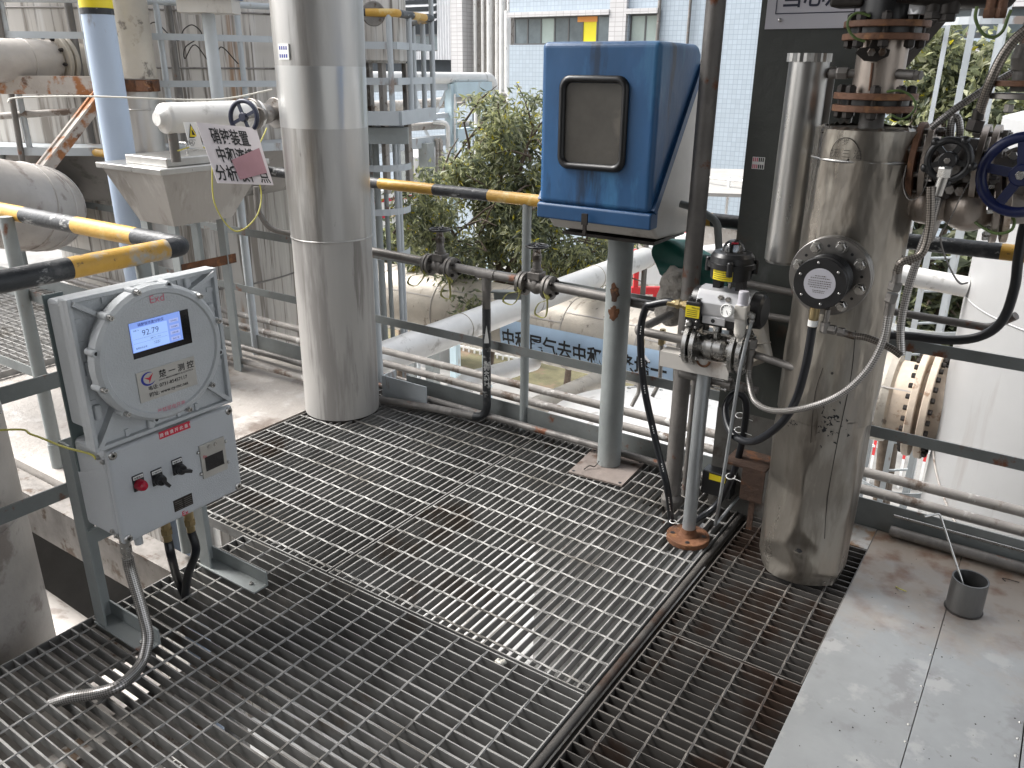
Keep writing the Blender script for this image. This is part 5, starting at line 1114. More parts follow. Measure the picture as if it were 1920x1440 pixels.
# small valves below the bracket
o = vp(1346, 716, .03)
root = thing('small_ball_valve', 'small bolted ball valve under the white bracket behind the galvanised stand', 'valve', o)
part('body', G().lathe(o-X1*.05, X1, [(0, .02), (.03, .02), (.032, .013), (.07, .013), (.072, .022), (.10, .022)], 20), 'steel_dull', root)
for k in range(4): a = R(45+90*k); e = V((0, math.cos(a)*.023, math.sin(a)*.023)); part('tie_bolt', G().cyl(o+e-X1*.04, o+e+X1*.04, .004, seg=8).hex(o+e+X1*.032, X1, .0075, .007).hex(o+e-X1*.032, -X1, .0075, .007), 'steel', root)
part('pipe', G().cyl(o-X1*.14, o-X1*.05, .014, seg=14), 'pipe_dark', root); part('pipe', G().cyl(o+X1*.05, o+X1*.14, .012, seg=14).hex(o+X1*.07, X1, .018, .025), 'pipe_dark', root)
for i, (px, py) in enumerate(((1198, 690), (1237, 672))):
    yv = 3.09; t0, t1 = PY(px+4, py-30, yv), PY(px, py+45, yv); e = PY(px-14, py+72, yv-.03)
    root = thing('sample_tap', ('left' if i == 0 else 'right')+' small sample tap with a curved spout behind the arching black hose', 'tap', t1, 'sample taps beyond the toe board')
    part('spout', G().tube(bend([t0, t1, e], .05), .009, 10), 'pipe_light', root)
    part('valve_body', G().hex(t0-Z1*.01, Z1, .016, .03).hex(t0+Z1*.03, Z1, .013, .03), 'brass', root); part('lever', G().bar(t0, t0+V((.05, -.02, -.03)), .012, .004), 'steel', root)
# green tarp and rock wool behind the riser
tcx = PY(1290, 500, 3.02)
g = G(); n = 24; m = 10; vs = []
for i in range(m+1):
    for k in range(n+1):
        a = R(-35+250*k/n); x = tcx.x-.12+.40*i/m; rr = .088+.012*math.sin(i*1.3+k*.5)+.01*math.sin(k*.9)
        vs.append(V((x+.02*math.sin(k*.6), tcx.y+.03+math.cos(a)*rr, tcx.z+.012-.085*i/m+math.sin(a)*rr)))
g.add(vs, [(i*(n+1)+k, (i+1)*(n+1)+k, (i+1)*(n+1)+k+1, i*(n+1)+k+1) for i in range(m) for k in range(n)], True)
solo('green_tarp', g, 'green_cloth', 'dark green tarp wrapped round a pipe behind the riser', 'tarp')
from mathutils import noise as mnoise
def lump(g, c, r, sc, seed, amp=.35):
    b = len(g.v); g.ball(c, r, 20, 14, sc)
    for i in range(b, len(g.v)): d = g.v[i]-c; g.v[i] = c+d*(1+amp*mnoise.noise(d*22+V((seed, 0, 0))))
g = G(); c = PY(1262, 548, 2.92); lump(g, c, .065, (1, .9, 1), 3); c = PY(1252, 577, 2.92); lump(g, c, .05, (1, 1, 1.1), 8); c = PY(1270, 528, 2.94); lump(g, c, .07, (1, 1, .8), 12); lump(g, PY(1258, 594, 2.92), .04, (1, 1, .9), 5)
solo('rock_wool', g, 'wool', 'ragged pale rock wool hanging out below the green tarp', 'insulation')
p = PY(1408, 640, 2.78); g = G(); g.tube([p+V((-.02, .04, .08)), p+V((.01, -.0, -.01)), p+V((.05, -.02, -.06))], [.055, .058, .045], 24); g.torus(p+V((.01, 0, -.01)), V((.3, -.2, -.9)), .058, .003, 28, 6)
solo('lagged_pipe_end', g, 'lag', 'stub of beige lagged pipe between the actuated valve and the olive column', 'pipe end')
solo('grey_conduit', G().tube(bend([PY(1276, 382, 2.84), PY(1305, 390, 2.84), PY(1345, 415, 2.84), PY(1350, 500, 2.84)], .05), .0135, 14), 'post', 'grey conduit curving from the blue box behind the riser', 'conduit')
solo('cross_pipe', G().cyl(PY(1395, 530, 2.80), PY(1500, 552, 2.80), .0125, seg=14), 'pipe_dark', 'short dark horizontal pipe behind the black indicator head of the actuated valve', 'pipe', 'short pipes before the column')
solo('cross_pipe', G().cyl(PY(1425, 590, 2.80), PY(1500, 603, 2.80), .0125, seg=14), 'pipe_dark', 'short dark horizontal pipe right of the actuator end cap', 'pipe', 'short pipes before the column')
# rusty channel at the column foot and tied hose
a, b = PY(1440, 800, 2.62), PY(1372, 865, 2.66)
root = thing('rusty_channel', 'rusty steel channel stub by the dented vessel foot', 'bracket', (b.x, b.y, .1))
g = G(); z_ = PY(1400, 870, 2.64).z; g.bx(b.x-.01, b.x+.14, 2.60, 2.74, z_, z_+.008); g.bx(b.x+.06, b.x+.14, 2.60, 2.607, z_-.12, z_); part('shelf', g, 'rust_brown', root); part('tail_bar', G().bx(b.x+.095, b.x+.115, 2.61, 2.617, z_-.24, z_-.12), 'rust_brown', root)
root = thing('side_box', 'small black box with a yellow sticker at the foot of the olive column', 'box', PY(1345, 925, 2.82))
o = PY(1343, 905, 2.80); part('case', G().bev(o.x-.06, o.x+.06, 2.80, 2.86, o.z-.06, o.z+.04, .004), 'plastic', root)
part('sticker', G().bx(o.x-.03, o.x+.035, 2.797, 2.799, o.z+.008, o.z+.032), 'yellow_tag', root)
# ================================================================ DENTED STAINLESS VESSEL
vb = PZ(1500, 1062, 0); VX, VYY = vb.x, vb.y; VR = .146; vd = math.hypot(VX, VYY)
def vz(px, py): return PD(px, py, vd).z
zr = PD(1622, 246, vd-VR).z; zs_ = PD(1615, 305, vd-VR).z
root = thing('steel_vessel', 'dented stainless clad vessel standing at the edge of the steel sheet floor', 'vessel', (VX, VYY, 0))
def rad(a, z, r0, amp, seed, lo=None):
    ex, ey = math.cos(a), math.sin(a)
    r = r0+mnoise.noise(V((ex*2.2+seed, ey*2.2, z*4.5)))*amp+mnoise.noise(V((ex*6+seed, ey*6, z*11)))*amp*.35
    return lo(r, a, z) if lo else r
def skin(z0, z1, nz, nt, r0, amp, seed, lo=None):
    g = G(); vs = []
    for i in range(nz+1):
        z = z0+(z1-z0)*i/nz
        for k in range(nt):
            a = 2*math.pi*k/nt; e = V((math.cos(a), math.sin(a), 0))
            r = rad(a, z, r0, amp, seed, lo)
            vs.append(V((VX+e.x*r, VYY+e.y*r, z)))
    g.add(vs, [(i*nt+k, i*nt+(k+1) % nt, (i+1)*nt+(k+1) % nt, (i+1)*nt+k) for i in range(nz) for k in range(nt)], True)
    return g
def dent(r, a, z):
    # crushed facets near the foot: a ridge facing the viewer and flattened sides
    f = max(0, min(1, (.50-z)/.12)); q = a-R(-100)
    q = (q+math.pi) % (2*math.pi)-math.pi
    fac = VR*1.12*max(.90, 1-.16*abs(math.sin(2.0*(q+.35))))
    r = r*(1-f*.75)+fac*f*.75
    if z < .06: r *= 1-.12*(1-z/.06)
    for a0, zc, c0, sl in ((R(-124), .34, .80, .75), (R(-66), .36, .86, .7), (R(-116), .07, .84, 1.6), (R(-80), .16, .93, 1.2)):
        cs = math.cos(a-a0)
        if cs > .2: r = min(r, VR*(c0+sl*abs(z-zc))/cs)
    return r
part('lower_skin', skin(.012, .62, 60, 110, VR, .009, 1.7, dent), 'stain_vessel', root)
part('middle_skin', skin(.60, zs_+.005, 70, 120, VR*1.02, .007, 4.1), 'stain_vessel', root)
part('upper_band', skin(zs_, zr, 10, 90, VR*1.01, .002, 8.2), 'stain_vessel', root)
part('ring_seam', G().torus((VX, VYY, zs_), Z1, VR*1.012, .0045, 80, 8), 'stain_slim', root)
part('bottom_plate', G().disc((VX, VYY, .008), Z1, VR*.86, .008, 48), 'steel_dull', root)
g = G(); N = 60; vs = []
for k in range(N):
    a = 2*math.pi*k/N; j = mnoise.noise(V((k*.9, 3, 0)))
    vs += [V((VX+math.cos(a)*VR*1.008, VYY+math.sin(a)*VR*1.008, zr-.002)), V((VX+math.cos(a)*VR*(.86+.03*j), VYY+math.sin(a)*VR*(.86+.03*j), zr+.004+.010*j+(.004 if k % 2 else 0)))]
g.add(vs, [(2*k, 2*((k+1) % N), 2*((k+1) % N)+1, 2*k+1) for k in range(N)], False)
part('crimped_rim', g, 'stain_vessel', root)
for px, py in ((1543, 248), (1534, 297), (1590, 300), (1670, 560), (1690, 480), (1660, 625), (1560, 700)):
    d = ray(px, py); a_ = d.x*d.x+d.y*d.y; bb = -2*(VX*d.x+VYY*d.y); cc = VX**2+VYY**2-(VR*1.01)**2; D2 = bb*bb-4*a_*cc
    if D2 > 0: p = CAM+d*((-bb-math.sqrt(D2))/(2*a_)); part('rivet', G().ball(p, .004, 10, 6), 'bolt_dark', root)
def on_v(px, py, k=1.02):
    d = ray(px, py); a_ = d.x*d.x+d.y*d.y; bb = -2*(VX*d.x+VYY*d.y); cc = VX**2+VYY**2-(VR*k)**2; D2 = max(0, bb*bb-4*a_*cc); return CAM+d*((-bb-math.sqrt(D2))/(2*a_))
g = G()
arc = [on_v(1556, 302, 1.035)]+[on_v(1556+29+29*math.cos(R(180-t)), 300-42*math.sin(R(t)), 1.035) for t in range(15, 180, 15)]+[on_v(1614, 300, 1.035)]
g.tube(spline(arc, 3), .0010, 5)
o = on_v(1584, 272, 1.04); n_ = V((o.x-VX, o.y-VYY, 0)).normalized(); u = Z1.cross(n_)
g.text('罗', o, u, Z1, .022, -.012, 'c'); o = on_v(1585, 295, 1.04); g.text('抚 三 沿', o, u, Z1, .026, -.012, 'c')
part('scribbled_writing', g, 'bolt_dark', root)
def on_s(px, py, off=.0012):
    k = 1.03
    for it in range(8):
        p = on_v(px, py, k); a = math.atan2(p.y-VYY, p.x-VX)
        r = rad(a, p.z, VR, .009, 1.7, dent) if p.z < .61 else rad(a, p.z, VR*1.02, .007, 4.1)
        k = (r+off)/VR
    return p
g = G(); g.tube(spline([on_s(x, y, .0006) for x, y in ((1604, 620), (1598, 690), (1588, 745), (1576, 800), (1566, 850), (1556, 905), (1549, 960), (1546, 1010))], 4), .0012, 5); part('split_seam', g, 'bolt_dark', root)
g = G(); g.tube(spline([on_s(x, y, .0006) for x, y in ((1543, 690), (1530, 730), (1524, 775), (1520, 830))], 4), .0009, 5); part('split_seam', g, 'bolt_dark', root)
tc_ = on_s(1497, 1033, .0015); n_ = V((tc_.x-VX, tc_.y-VYY, 0)).normalized(); u_ = Z1.cross(n_)
g = G(); g.add([tc_+u_*a+Z1*b+n_*c for a, b, c in ((-.012, -.004, 0), (-.004, .009, .001), (.008, .008, .001), (.013, -.001, 0), (.003, -.008, 0))], [(0, 1, 2, 3, 4)]); part('torn_hole', g, 'ink', root)
g = G(); g.add([tc_+u_*a+Z1*b+n_*c for a, b, c in ((-.016, -.010, .002), (.014, -.008, .002), (.012, -.002, .012), (-.010, -.005, .010))], [(0, 1, 2, 3), (3, 2, 1, 0)]); part('torn_flap', g, 'stain_slim', root)
g = G(); rg = random.Random(5)
for i in range(60):
    px, py = 1540+rg.gauss(14, 13), 795+rg.gauss(0, 22); s_ = rg.uniform(1.5, 4)
    ps = [on_s(px+rg.uniform(-s_, s_)+a, py+rg.uniform(-s_, s_)+b) for a, b in ((0, 0), (s_, 0), (s_, s_), (0, s_))]
    g.add(ps, [(0, 1, 2, 3)])
for i in range(12):
    px, py = 1490+rg.gauss(0, 6), 792+rg.gauss(0, 3); g.add([on_s(px, py), on_s(px+3, py+1), on_s(px+2, py+3)], [(0, 1, 2)])
part('worn_stencil_marks', g, 'ink', root)['kind'] = 'stuff'
# nozzle flange with sensor, facing the viewer's side
fc = PY(1558, 516, VYY-VR-.06)
part('nozzle', G().cyl((fc.x, VYY-.05, fc.z), (fc.x, fc.y, fc.z), .07, seg=32), 'steel_dull', root)
part('nozzle_flange', G().disc((fc.x, fc.y+.022, fc.z), -Y1, .112, .020, 56, .0015), 'flange_steel', root)
sroot = thing('concentration_sensor', 'round black faced sensor bolted to the flange of the dented vessel', 'sensor', (fc.x, fc.y, fc.z))
part('blind_flange', G().disc((fc.x, fc.y-.003, fc.z), -Y1, .112, .020, 56, .0015), 'flange_steel', sroot)
yf = fc.y-.023
for k in range(8):
    a = R(22.5+45*k+8); o = V((fc.x+math.cos(a)*.090, yf, fc.z+math.sin(a)*.090)); part('flange_bolt', G().bolt(o, -Y1, .0145, .014).disc(o, -Y1, .017, .002, 18), 'steel', sroot)
    a = R(45*k+8); o = V((fc.x+math.cos(a)*.088, yf-.0004, fc.z+math.sin(a)*.088)); part('thread_hole', G().disc(o, -Y1, .0042, .0008, 14), 'ink', sroot)
sp = [(0, .050), (.014, .050)]
L_ = .098
for k in range(22): t = .014+k*(.060/22); sp += [(t, .069), (t+.0013, .0675), (t+.0026, .069)]
sp += [(.078, .072), (L_-.003, .072), (L_, .070), (L_, 0)]
part('knurled_housing', G().lathe((fc.x, yf, fc.z), -Y1, sp, 48), 'plastic', sroot)
ys_ = yf-L_
g = G(); g.m = 0; g.disc((fc.x, ys_, fc.z), -Y1, .0425, .001, 44); g.m = 1
rg = random.Random(2)
for k, (zz, wdt) in enumerate(((.020, .03), (.014, .052), (.006, .062), (0, .06), (-.006, .062), (-.012, .05), (-.021, .034), (-.026, .03))):
    x = -wdt/2
    while x < wdt/2: l = rg.uniform(.002, .006); g.bx(fc.x+x, fc.x+min(x+l, wdt/2), ys_-.0014, ys_-.0011, fc.z+zz, fc.z+zz+.0022); x += l+.0016
part('round_nameplate', g, ['sign_grey', 'steel_dull'], sroot)
for k in range(6): a = R(60*k+40); part('face_screw', G().ball((fc.x+math.cos(a)*.058, ys_, fc.z+math.sin(a)*.058), .0045, 10, 6), 'steel', sroot)
gc = V((fc.x-.012, yf-.055, fc.z-.066))
part('cable_gland', G().hex(gc, -Z1, .017, .014).lathe(gc-Z1*.014, -Z1, [(0, .014), (.03, .014), (.034, .0135), (.055, .0130)], 18), 'brass', sroot)
part('white_collar', G().lathe(gc-Z1*.05, -Z1, [(0, .0142), (.018, .0142)], 18), 'white', sroot)
s_ = gc-Z1*.068; ym = s_.y
hp = [s_, s_-Z1*.05, PY(1510, 690, ym), PY(1490, 755, ym+.02), PY(1458, 800, ym+.06), PY(1410, 828, ym+.12), PY(1372, 812, ym+.18), PY(1360, 765, ym+.24), PY(1378, 738, ym+.28), PY(1398, 752, ym+.3), PY(1396, 800, ym+.32), PY(1378, 880, ym+.34), PY(1345, 945, ym+.38), PZ(1290, 985, .02)]
solo('black_cable', G().tube(spline(hp, 8), .0125, 16), 'rubber', 'thick black cable looping from the sensor on the vessel down to the column foot', 'cable')
for px, py in ((1388, 779), (1386, 806), (1378, 862), (1370, 893)):
    q = PY(px, py, ym+.325); solo('cable_tie', G().torus(q, Z1+V((0, -.3, 0)), .016, .0018, 20, 6).bar(q+V((.012, -.01, .0)), q+V((.05, -.012, -.004)), .003, .0015), 'white', 'white cable tie in a column of four on the black cable by the vessel', 'cable tie', 'white cable ties on the black cable')
# slim sleeve
YSL = 2.70; b = PY(1469, 480, YSL); z1_ = PY(1514, 104, YSL).z
root = thing('sleeve_pipe', 'slim stainless sleeve pipe with a crimped cap between the olive column and the vessel', 'pipe', b)
part('sleeve', G().tube([(b.x, YSL, b.z-.01), (b.x, YSL, (b.z+z1_)/2), (b.x+.002, YSL, z1_)], .0595, 40).lathe((b.x, YSL, b.z-.02), Z1, [(0, .054), (.02, .0596)], 40), 'stain_slim', root)
g = G(); N = 40; vs = []
for k in range(N):
    a = 2*math.pi*k/N; rr = .0635+(.002 if k % 2 else -.002)
    for zz in (-.018, .006): vs.append(V((b.x+math.cos(a)*rr, YSL+math.sin(a)*rr, z1_+zz)))
g.add(vs, [(2*k, 2*((k+1) % N), 2*((k+1) % N)+1, 2*k+1) for k in range(N)]); g.add([vs[2*k+1] for k in range(N)], [list(range(N))]); part('crimped_cap', g, 'stain_slim', root)
part('back_seam', G().bx(b.x+.045, b.x+.075, YSL+.03, YSL+.033, b.z+.02, z1_-.03), 'stain_slim', root)
q = PY(1530, 137, YSL)
part('side_nipple', G().cyl(q-X1*.01, q+X1*.05, .011, seg=14).hex(q+X1*.02, X1, .016, .025).hex(q+X1*.055, X1, .018, .03).cyl(q+X1*.05, q+X1*.16, .011, seg=14), 'pipe_dark', root)
# small tee and hoses beside the sensor
t0 = PY(1547, 612, 2.33)
root = thing('hose_tee', 'small dark tee fitting hanging beside the vessel sensor', 'fitting', t0)
part('body', G().cyl(t0+Z1*.05, t0-Z1*.02, .008, seg=12).hex(t0+Z1*.012, -Z1, .014, .03).hex(t0+X1*.01-Z1*.006, X1, .014, .022).hex(t0+X1*.036-Z1*.008, X1, .013, .02).cyl(t0+X1*.05-Z1*.01, t0+X1*.085-Z1*.014, .010, seg=14), 'steel_dull', root)
yv = 2.33
solo('braided_hose', G().tube(spline([t0+X1*.083-Z1*.013, PY(1628, 634, yv), PY(1665, 650, yv), PY(1690, 667, yv)], 8), .0095, 16), 'braid_dull', 'short braided hose from the small tee beside the sensor towards the right', 'hose')
solo('braided_hose', G().tube(spline([PY(1690, 667, yv+.005), PY(1689, 610, yv+.02), PY(1702, 545, yv+.03), PY(1722, 480, yv+.03), PY(1742, 425, yv+.02), PY(1756, 372, yv)], 8), .0105, 16), 'braid', 'braided hose rising right of the vessel towards the black hand wheel', 'hose')
g = G(); q = PY(1757, 366, yv); g.cyl(q, q+V((.006, 0, .045)), .0125, seg=16).hex(q+V((.007, 0, .045)), Z1, .017, .025); solo('hose_coupling', g, 'steel', 'bright steel hose coupling below the black hand wheel', 'fitting')
hb = [PY(1745, 350, yv-.01), PY(1743, 420, yv-.01), PY(1728, 475, yv-.02), PY(1690, 492, yv-.03), PY(1683, 510, yv-.02)]
solo('braided_hose', G().tube(spline(hb, 8), .0105, 16), 'braid_dull', 'dull braided hose bending left behind the shoulder of the vessel', 'hose')
q = PY(1680, 530, yv-.02); g = G(); g.cyl(PY(1683, 506, yv-.02), q, .0115, seg=14).hex(q, V((-.12, 0, -1)), .018, .022).hex(q-Z1*.03-X1*.003, V((-.12, 0, -1)), .016, .025).cyl(q-Z1*.055-X1*.006, PY(1665, 590, yv-.02), .0115, seg=14); solo('hose_coupling', g, 'steel_dull', 'dark hose coupling on the right shoulder of the vessel', 'fitting')
hc_ = [PY(1666, 586, yv-.02), PY(1655, 640, yv-.03), PY(1625, 695, yv-.04), PY(1575, 740, yv-.04), PY(1510, 765, yv-.02), PY(1450, 770, yv+.06), PY(1415, 752, yv+.14), PY(1405, 715, yv+.19), PY(1404, 690, yv+.2)]
solo('braided_hose', G().tube(spline(hc_, 8), .0098, 16), 'braid', 'long braided hose swinging across the front of the vessel to the valve train', 'hose')
q = PY(1404, 690, yv+.2); g = G(); g.cyl(q-Z1*.004, q+Z1*.045, .0115, seg=14).hex(q+Z1*.045, Z1, .015, .022).hex(q+Z1*.07, Z1, .018, .03); solo('hose_coupling', g, 'steel_dull', 'upright hose coupling right of the actuated valve', 'fitting')

# ================================================================ FLANGED SPOOL ON TOP
SXc, SYc = VX, VYY
def sz(py): return PD(1640, py, vd).z
root = thing('flanged_spool', 'heat tinted pipe spool with two pairs of rust brown flanges above the vessel', 'pipe spool', (SXc, SYc, zr))
part('lower_neck', G().cyl((SXc, SYc, zr-.05), (SXc, SYc, sz(205)), .034, seg=28), 'pipe_dark', root)
part('spool_pipe', G().cyl((SXc, SYc, sz(180)), (SXc, SYc, sz(62)), .0665, seg=40), 'spool', root)
zf = []
for py_, th in ((203, .0175), (180, .0175), (70, .0165), (46, .0165)):
    z = sz(py_); zf.append(z); part('flange', G().disc((SXc, SYc, z-th/2), Z1, .112, th, 56, .0015), 'rust_flange', root)
for (za_, zb_) in ((zf[0], zf[1]), (zf[2], zf[3])):
    part('gasket', G().cyl((SXc, SYc, za_+.006), (SXc, SYc, zb_-.006), .092, seg=40), 'plastic', root)
    for k in range(8):
        a = R(45*k+10); o = V((SXc+math.cos(a)*.091, SYc+math.sin(a)*.091, 0))
        part('flange_bolt', G().cyl(o+Z1*(za_-.03), o+Z1*(zb_+.03), .008, seg=10).hex(o+Z1*(zb_+.009), Z1, .0145, .018).hex(o+Z1*(za_-.009), -Z1, .0145, .018), 'bolt_dark', root)
z = sz(138)
part('side_plug', G().cyl((SXc+.05, SYc-.03, z), (SXc+.105, SYc-.055, z-.003), .0135, seg=16).hex((SXc+.10, SYc-.053, z-.003), V((.9, -.4, 0)), .0135, .022), 'pipe_dark', root)
part('side_plug', G().cyl((SXc-.05, SYc-.02, z), (SXc-.13, SYc-.02, z-.002), .012, seg=16).hex((SXc-.08, SYc-.02, z), V((-1, 0, 0)), .018, .03), 'pipe_dark', root)
g = G(); c = PD(1637, 98, vd-.066); uu = V((1, .2, 0)).normalized(); nn = V((.2, -1, 0)).normalized()
g.prism([(-.045, -.002), (-.035, .010), (-.012, .014), (-.004, .04), (.010, .04), (.016, .014), (.042, .006), (.04, -.010), (.012, -.024), (-.02, -.022)], c, uu, Z1, nn*.012)
sp_ = part('cast_lug', g, 'bolt_dark', root); part('lug_bolt', G().hex(c+nn*.012+uu*.024, nn, .011, .006).hex(c+nn*.012-uu*.004, nn, .011, .008), 'steel_dull', sp_)
part('weld_seam', G().tube([PD(1636, 118, vd-.0665), PD(1630, 170, vd-.0665)], .003, 6), 'rust_flange', root)
def wire(cs, dist, r, lab, m='green_wire', nm='earth_wire', cat='wire', grp=None):
    return solo(nm, G().tube(spline([PD(x, y, dist) for x, y in cs], 8), r, 8), m, lab, cat, grp)
wire([(1632, 30), (1608, 24), (1592, 35), (1590, 52), (1602, 70), (1622, 78)], vd-.12, .0035, 'green earth wire looping across the upper pair of rust brown flanges')
wire([(1662, 172), (1685, 170), (1706, 178), (1717, 196), (1708, 214), (1690, 223), (1672, 216)], vd-.12, .0032, 'green yellow earth wire looping across the lower pair of rust brown flanges')
# dark valve at the very top
root = thing('top_valve', 'dark valve bonnet above the rust brown flanges, cut by the top edge', 'valve', (SXc, SYc, zf[3]+.01))
part('body', G().cyl((SXc, SYc, zf[3]+.008), (SXc, SYc, zf[3]+.30), .075, seg=28), 'plastic', root)
part('side_lug', G().bev(SXc-.15, SXc-.06, SYc-.05, SYc+.05, zf[3]+.045, zf[3]+.085, .008), 'bolt_dark', root)
part('arm', G().bar((SXc+.07, SYc-.06, zf[3]+.035), (SXc+.16, SYc-.06, zf[3]+.085), .06, .025).lathe((SXc+.09, SYc-.06, zf[3]+.02), Z1, [(0, .03), (.06, .03)], 24), 'alu', root)
# overhead pipework cut by the top edge
D0 = 2.55
root = thing('overhead_valve', 'dark overhead valve with hanging bolts at the top edge right of the spool', 'valve', PD(1760, -10, D0))
o = PD(1750, -14, D0); part('body', G().tube([PD(1690, -30, D0), PD(1780, -22, D0), PD(1890, -18, D0+.1)], .045, 20), 'bolt_dark', root)
for px, py in ((1752, 18), (1778, 22)): p = PD(px, py, D0); part('stub', G().cyl(p+Z1*.05, p-Z1*.005, .022 if px < 1770 else .026, seg=16).hex(p-Z1*.004, -Z1, .022, .02), 'bolt_dark', root)
root = thing('overhead_valve', 'rust brown overhead valve with two hanging bolts near the top right corner', 'valve', PD(1868, -10, D0))
p = PD(1868, -8, D0); part('body', G().bev(p.x-.06, p.x+.06, p.y-.05, p.y+.05, p.z-.005, p.z+.05, .012), 'rust_flange', root)
for px in (1856, 1877): p = PD(px, 20, D0-.03); part('bolt', G().cyl(p+Z1*.03, p, .012, seg=12).hex(p+Z1*.005, -Z1, .015, .022), 'rust_flange', root)
wire([(1832, 12), (1829, 35), (1842, 62), (1862, 70), (1880, 58), (1890, 32), (1896, 18)], D0-.05, .004, 'dark yellow earth wire hanging in a U below the overhead valve', 'green_wire')
solo('dark_brace', G().bar(PD(1790, 0, 2.75), PD(1690, 118, 2.95), .03, .03), 'bolt_dark', 'dark diagonal brace running down right to left behind the spool', 'brace')
root = thing('end_flange', 'vertical pipe with a pair of flanges at the right edge below the overhead valves', 'pipe', PD(1908, 172, D0))
for py in (186, 162): p = PD(1915, py, D0); part('flange', G().disc(p, Z1, .075, .014, 40), 'rust_flange' if py < 170 else 'steel_dull', root)
p = PD(1915, 172, D0); part('pipe', G().cyl(p, p+Z1*.25, .028, seg=20).lathe(p+Z1*.05, Z1, [(0, .034), (.03, .040), (.06, .034)], 20), 'pipe_dark', root); q = PD(1893, 196, D0-.06); part('bolt', G().hex(q, -Z1, .012, .02), 'steel_dull', root)

# ================================================================ RIGHT VALVE TRAIN
VYt = 2.62
def wp_(px, py, dy=0.): return PY(px, py, VYt+dy)
c = wp_(1785, 305); 
root = thing('hand_valve', 'flanged valve with a knobbed black hand wheel right of the vessel', 'valve', c)
part('body', G().cyl(c-X1*.16, c+X1*.17, .045, seg=28).ball(c, .068, 24, 16, sc=(1, 1, 1)).cyl(c, c-Y1*.10, .035, seg=20), 'steel_dull', root)
for px, tilt, m in ((1722, 0, 'rust_flange'), (1744, 0, 'spool'), (1838, 0, 'spool'), (1858, 0, 'spool')):
    p = wp_(px, 300+(px-1785)*.16); part('flange', G().disc((p.x-.008, VYt, c.z-.0), X1, .105, .016, 48, .001), m, root)
for xx in (wp_(1733, 300).x, wp_(1848, 312).x):
    for k in range(8): a = R(45*k+20); o = V((xx, VYt+math.cos(a)*.087, c.z+math.sin(a)*.087)); part('flange_bolt', G().cyl(o-X1*.045, o+X1*.045, .007, seg=8).hex(o+X1*.026, X1, .013, .014).hex(o-X1*.026, -X1, .013, .014), 'steel_dull', root)
w_ = wp_(1779, 300, -.17); wn = V((-.05, -1, -.02)).normalized(); g = G(); g.torus(w_, wn, .050, .0095, 44, 10); g.disc(w_-wn*.01, wn, .022, .03); u_, v_, _ = frame(wn)
for k in range(5): a = R(72*k+60); e = u_*math.cos(a)+v_*math.sin(a); g.bar(w_, w_+e*.048, .014, .010, wn); g.ball(w_+e*.058, .012, 12, 8)
part('hand_wheel', g, 'plastic', root); part('stem', G().cyl(c, w_, .012, seg=14).hex(w_+wn*.018, wn, .008, .006), 'steel_dull', root)
part('drain_leg', G().cyl(wp_(1771, 330, -.08), wp_(1768, 372, -.08), .018, seg=14).hex(wp_(1769, 350, -.08), -Z1, .022, .03), 'bolt_dark', root)
c = wp_(1818, 385)
root = thing('check_valve', 'bulging brown valve body with a tilted flange ring below the black hand wheel', 'valve', c)
part('body', G().ball(c, .075, 28, 18, sc=(1, 1, .95)).cyl(c, c-X1*.17, .05, seg=24).ball(wp_(1738, 380), .06, 20, 14), 'spool', root)
ax_ = V((1, .15, .12)).normalized()
for k, m in ((.052, 'spool'), (.078, 'flange_beige')): part('flange', G().disc(c+ax_*k, ax_, .105, .016, 48), m, root)
for k in range(8): a = R(45*k); u_, v_, _ = frame(ax_); o = c+ax_*.06+(u_*math.cos(a)+v_*math.sin(a))*.087; part('flange_bolt', G().hex(o-ax_*.008, -ax_, .013, .016), 'steel', root)
part('outlet', G().cyl(c+ax_*.07, c+ax_*.5, .055, seg=28), 'pipe_light', root)
for px, py in ((1782, 355), (1800, 358)): p = wp_(px, py, -.09); part('plug', G().hex(p, -Y1, .013, .016), 'steel_dull', root)
p = wp_(1770, 400, -.06); part('inlet_flange', G().disc(wp_(1752, 400), V((1, 0, -.1)), .085, .016, 40), 'steel_dull', root)
g = G(); p = wp_(1715, 335, -.08); pts = spline([wp_(1700, 310, -.1), wp_(1694, 345, -.11), wp_(1703, 372, -.12), wp_(1722, 370, -.12), wp_(1737, 345, -.11), wp_(1742, 320, -.1)], 8)
for a, b in zip(pts, pts[1:]): g.bar(a, b, .014, .002, (b-a).cross(Y1))
solo('earth_strap', g, 'steel_dull', 'grey flat strap looping under the left flanges of the black wheel valve', 'earth strap')
pts = spline([wp_(1818, 340, -.13), wp_(1800, 372, -.15), wp_(1782, 410, -.15), wp_(1765, 440, -.14), wp_(1768, 470, -.13), wp_(1785, 510, -.13), wp_(1800, 531, -.13), wp_(1815, 530, -.13)], 8); g = G()
for a, b in zip(pts, pts[1:]): g.bar(a, b, .013, .0025, (b-a).cross(Y1))
solo('earth_strap', g, 'pipe_dark', 'long dark strap hanging loose in front of the black pipe rail', 'earth strap')
solo('earth_wire', G().tube(spline([wp_(1822, 412, -.05), wp_(1845, 428, -.07), wp_(1870, 438, -.08), wp_(1895, 432, -.08), wp_(1902, 415, -.07), wp_(1892, 405, -.05), wp_(1870, 402, -.03)], 8), .0042, 8), 'green_wire', 'green yellow earth wire looping under the tilted flange ring', 'wire')
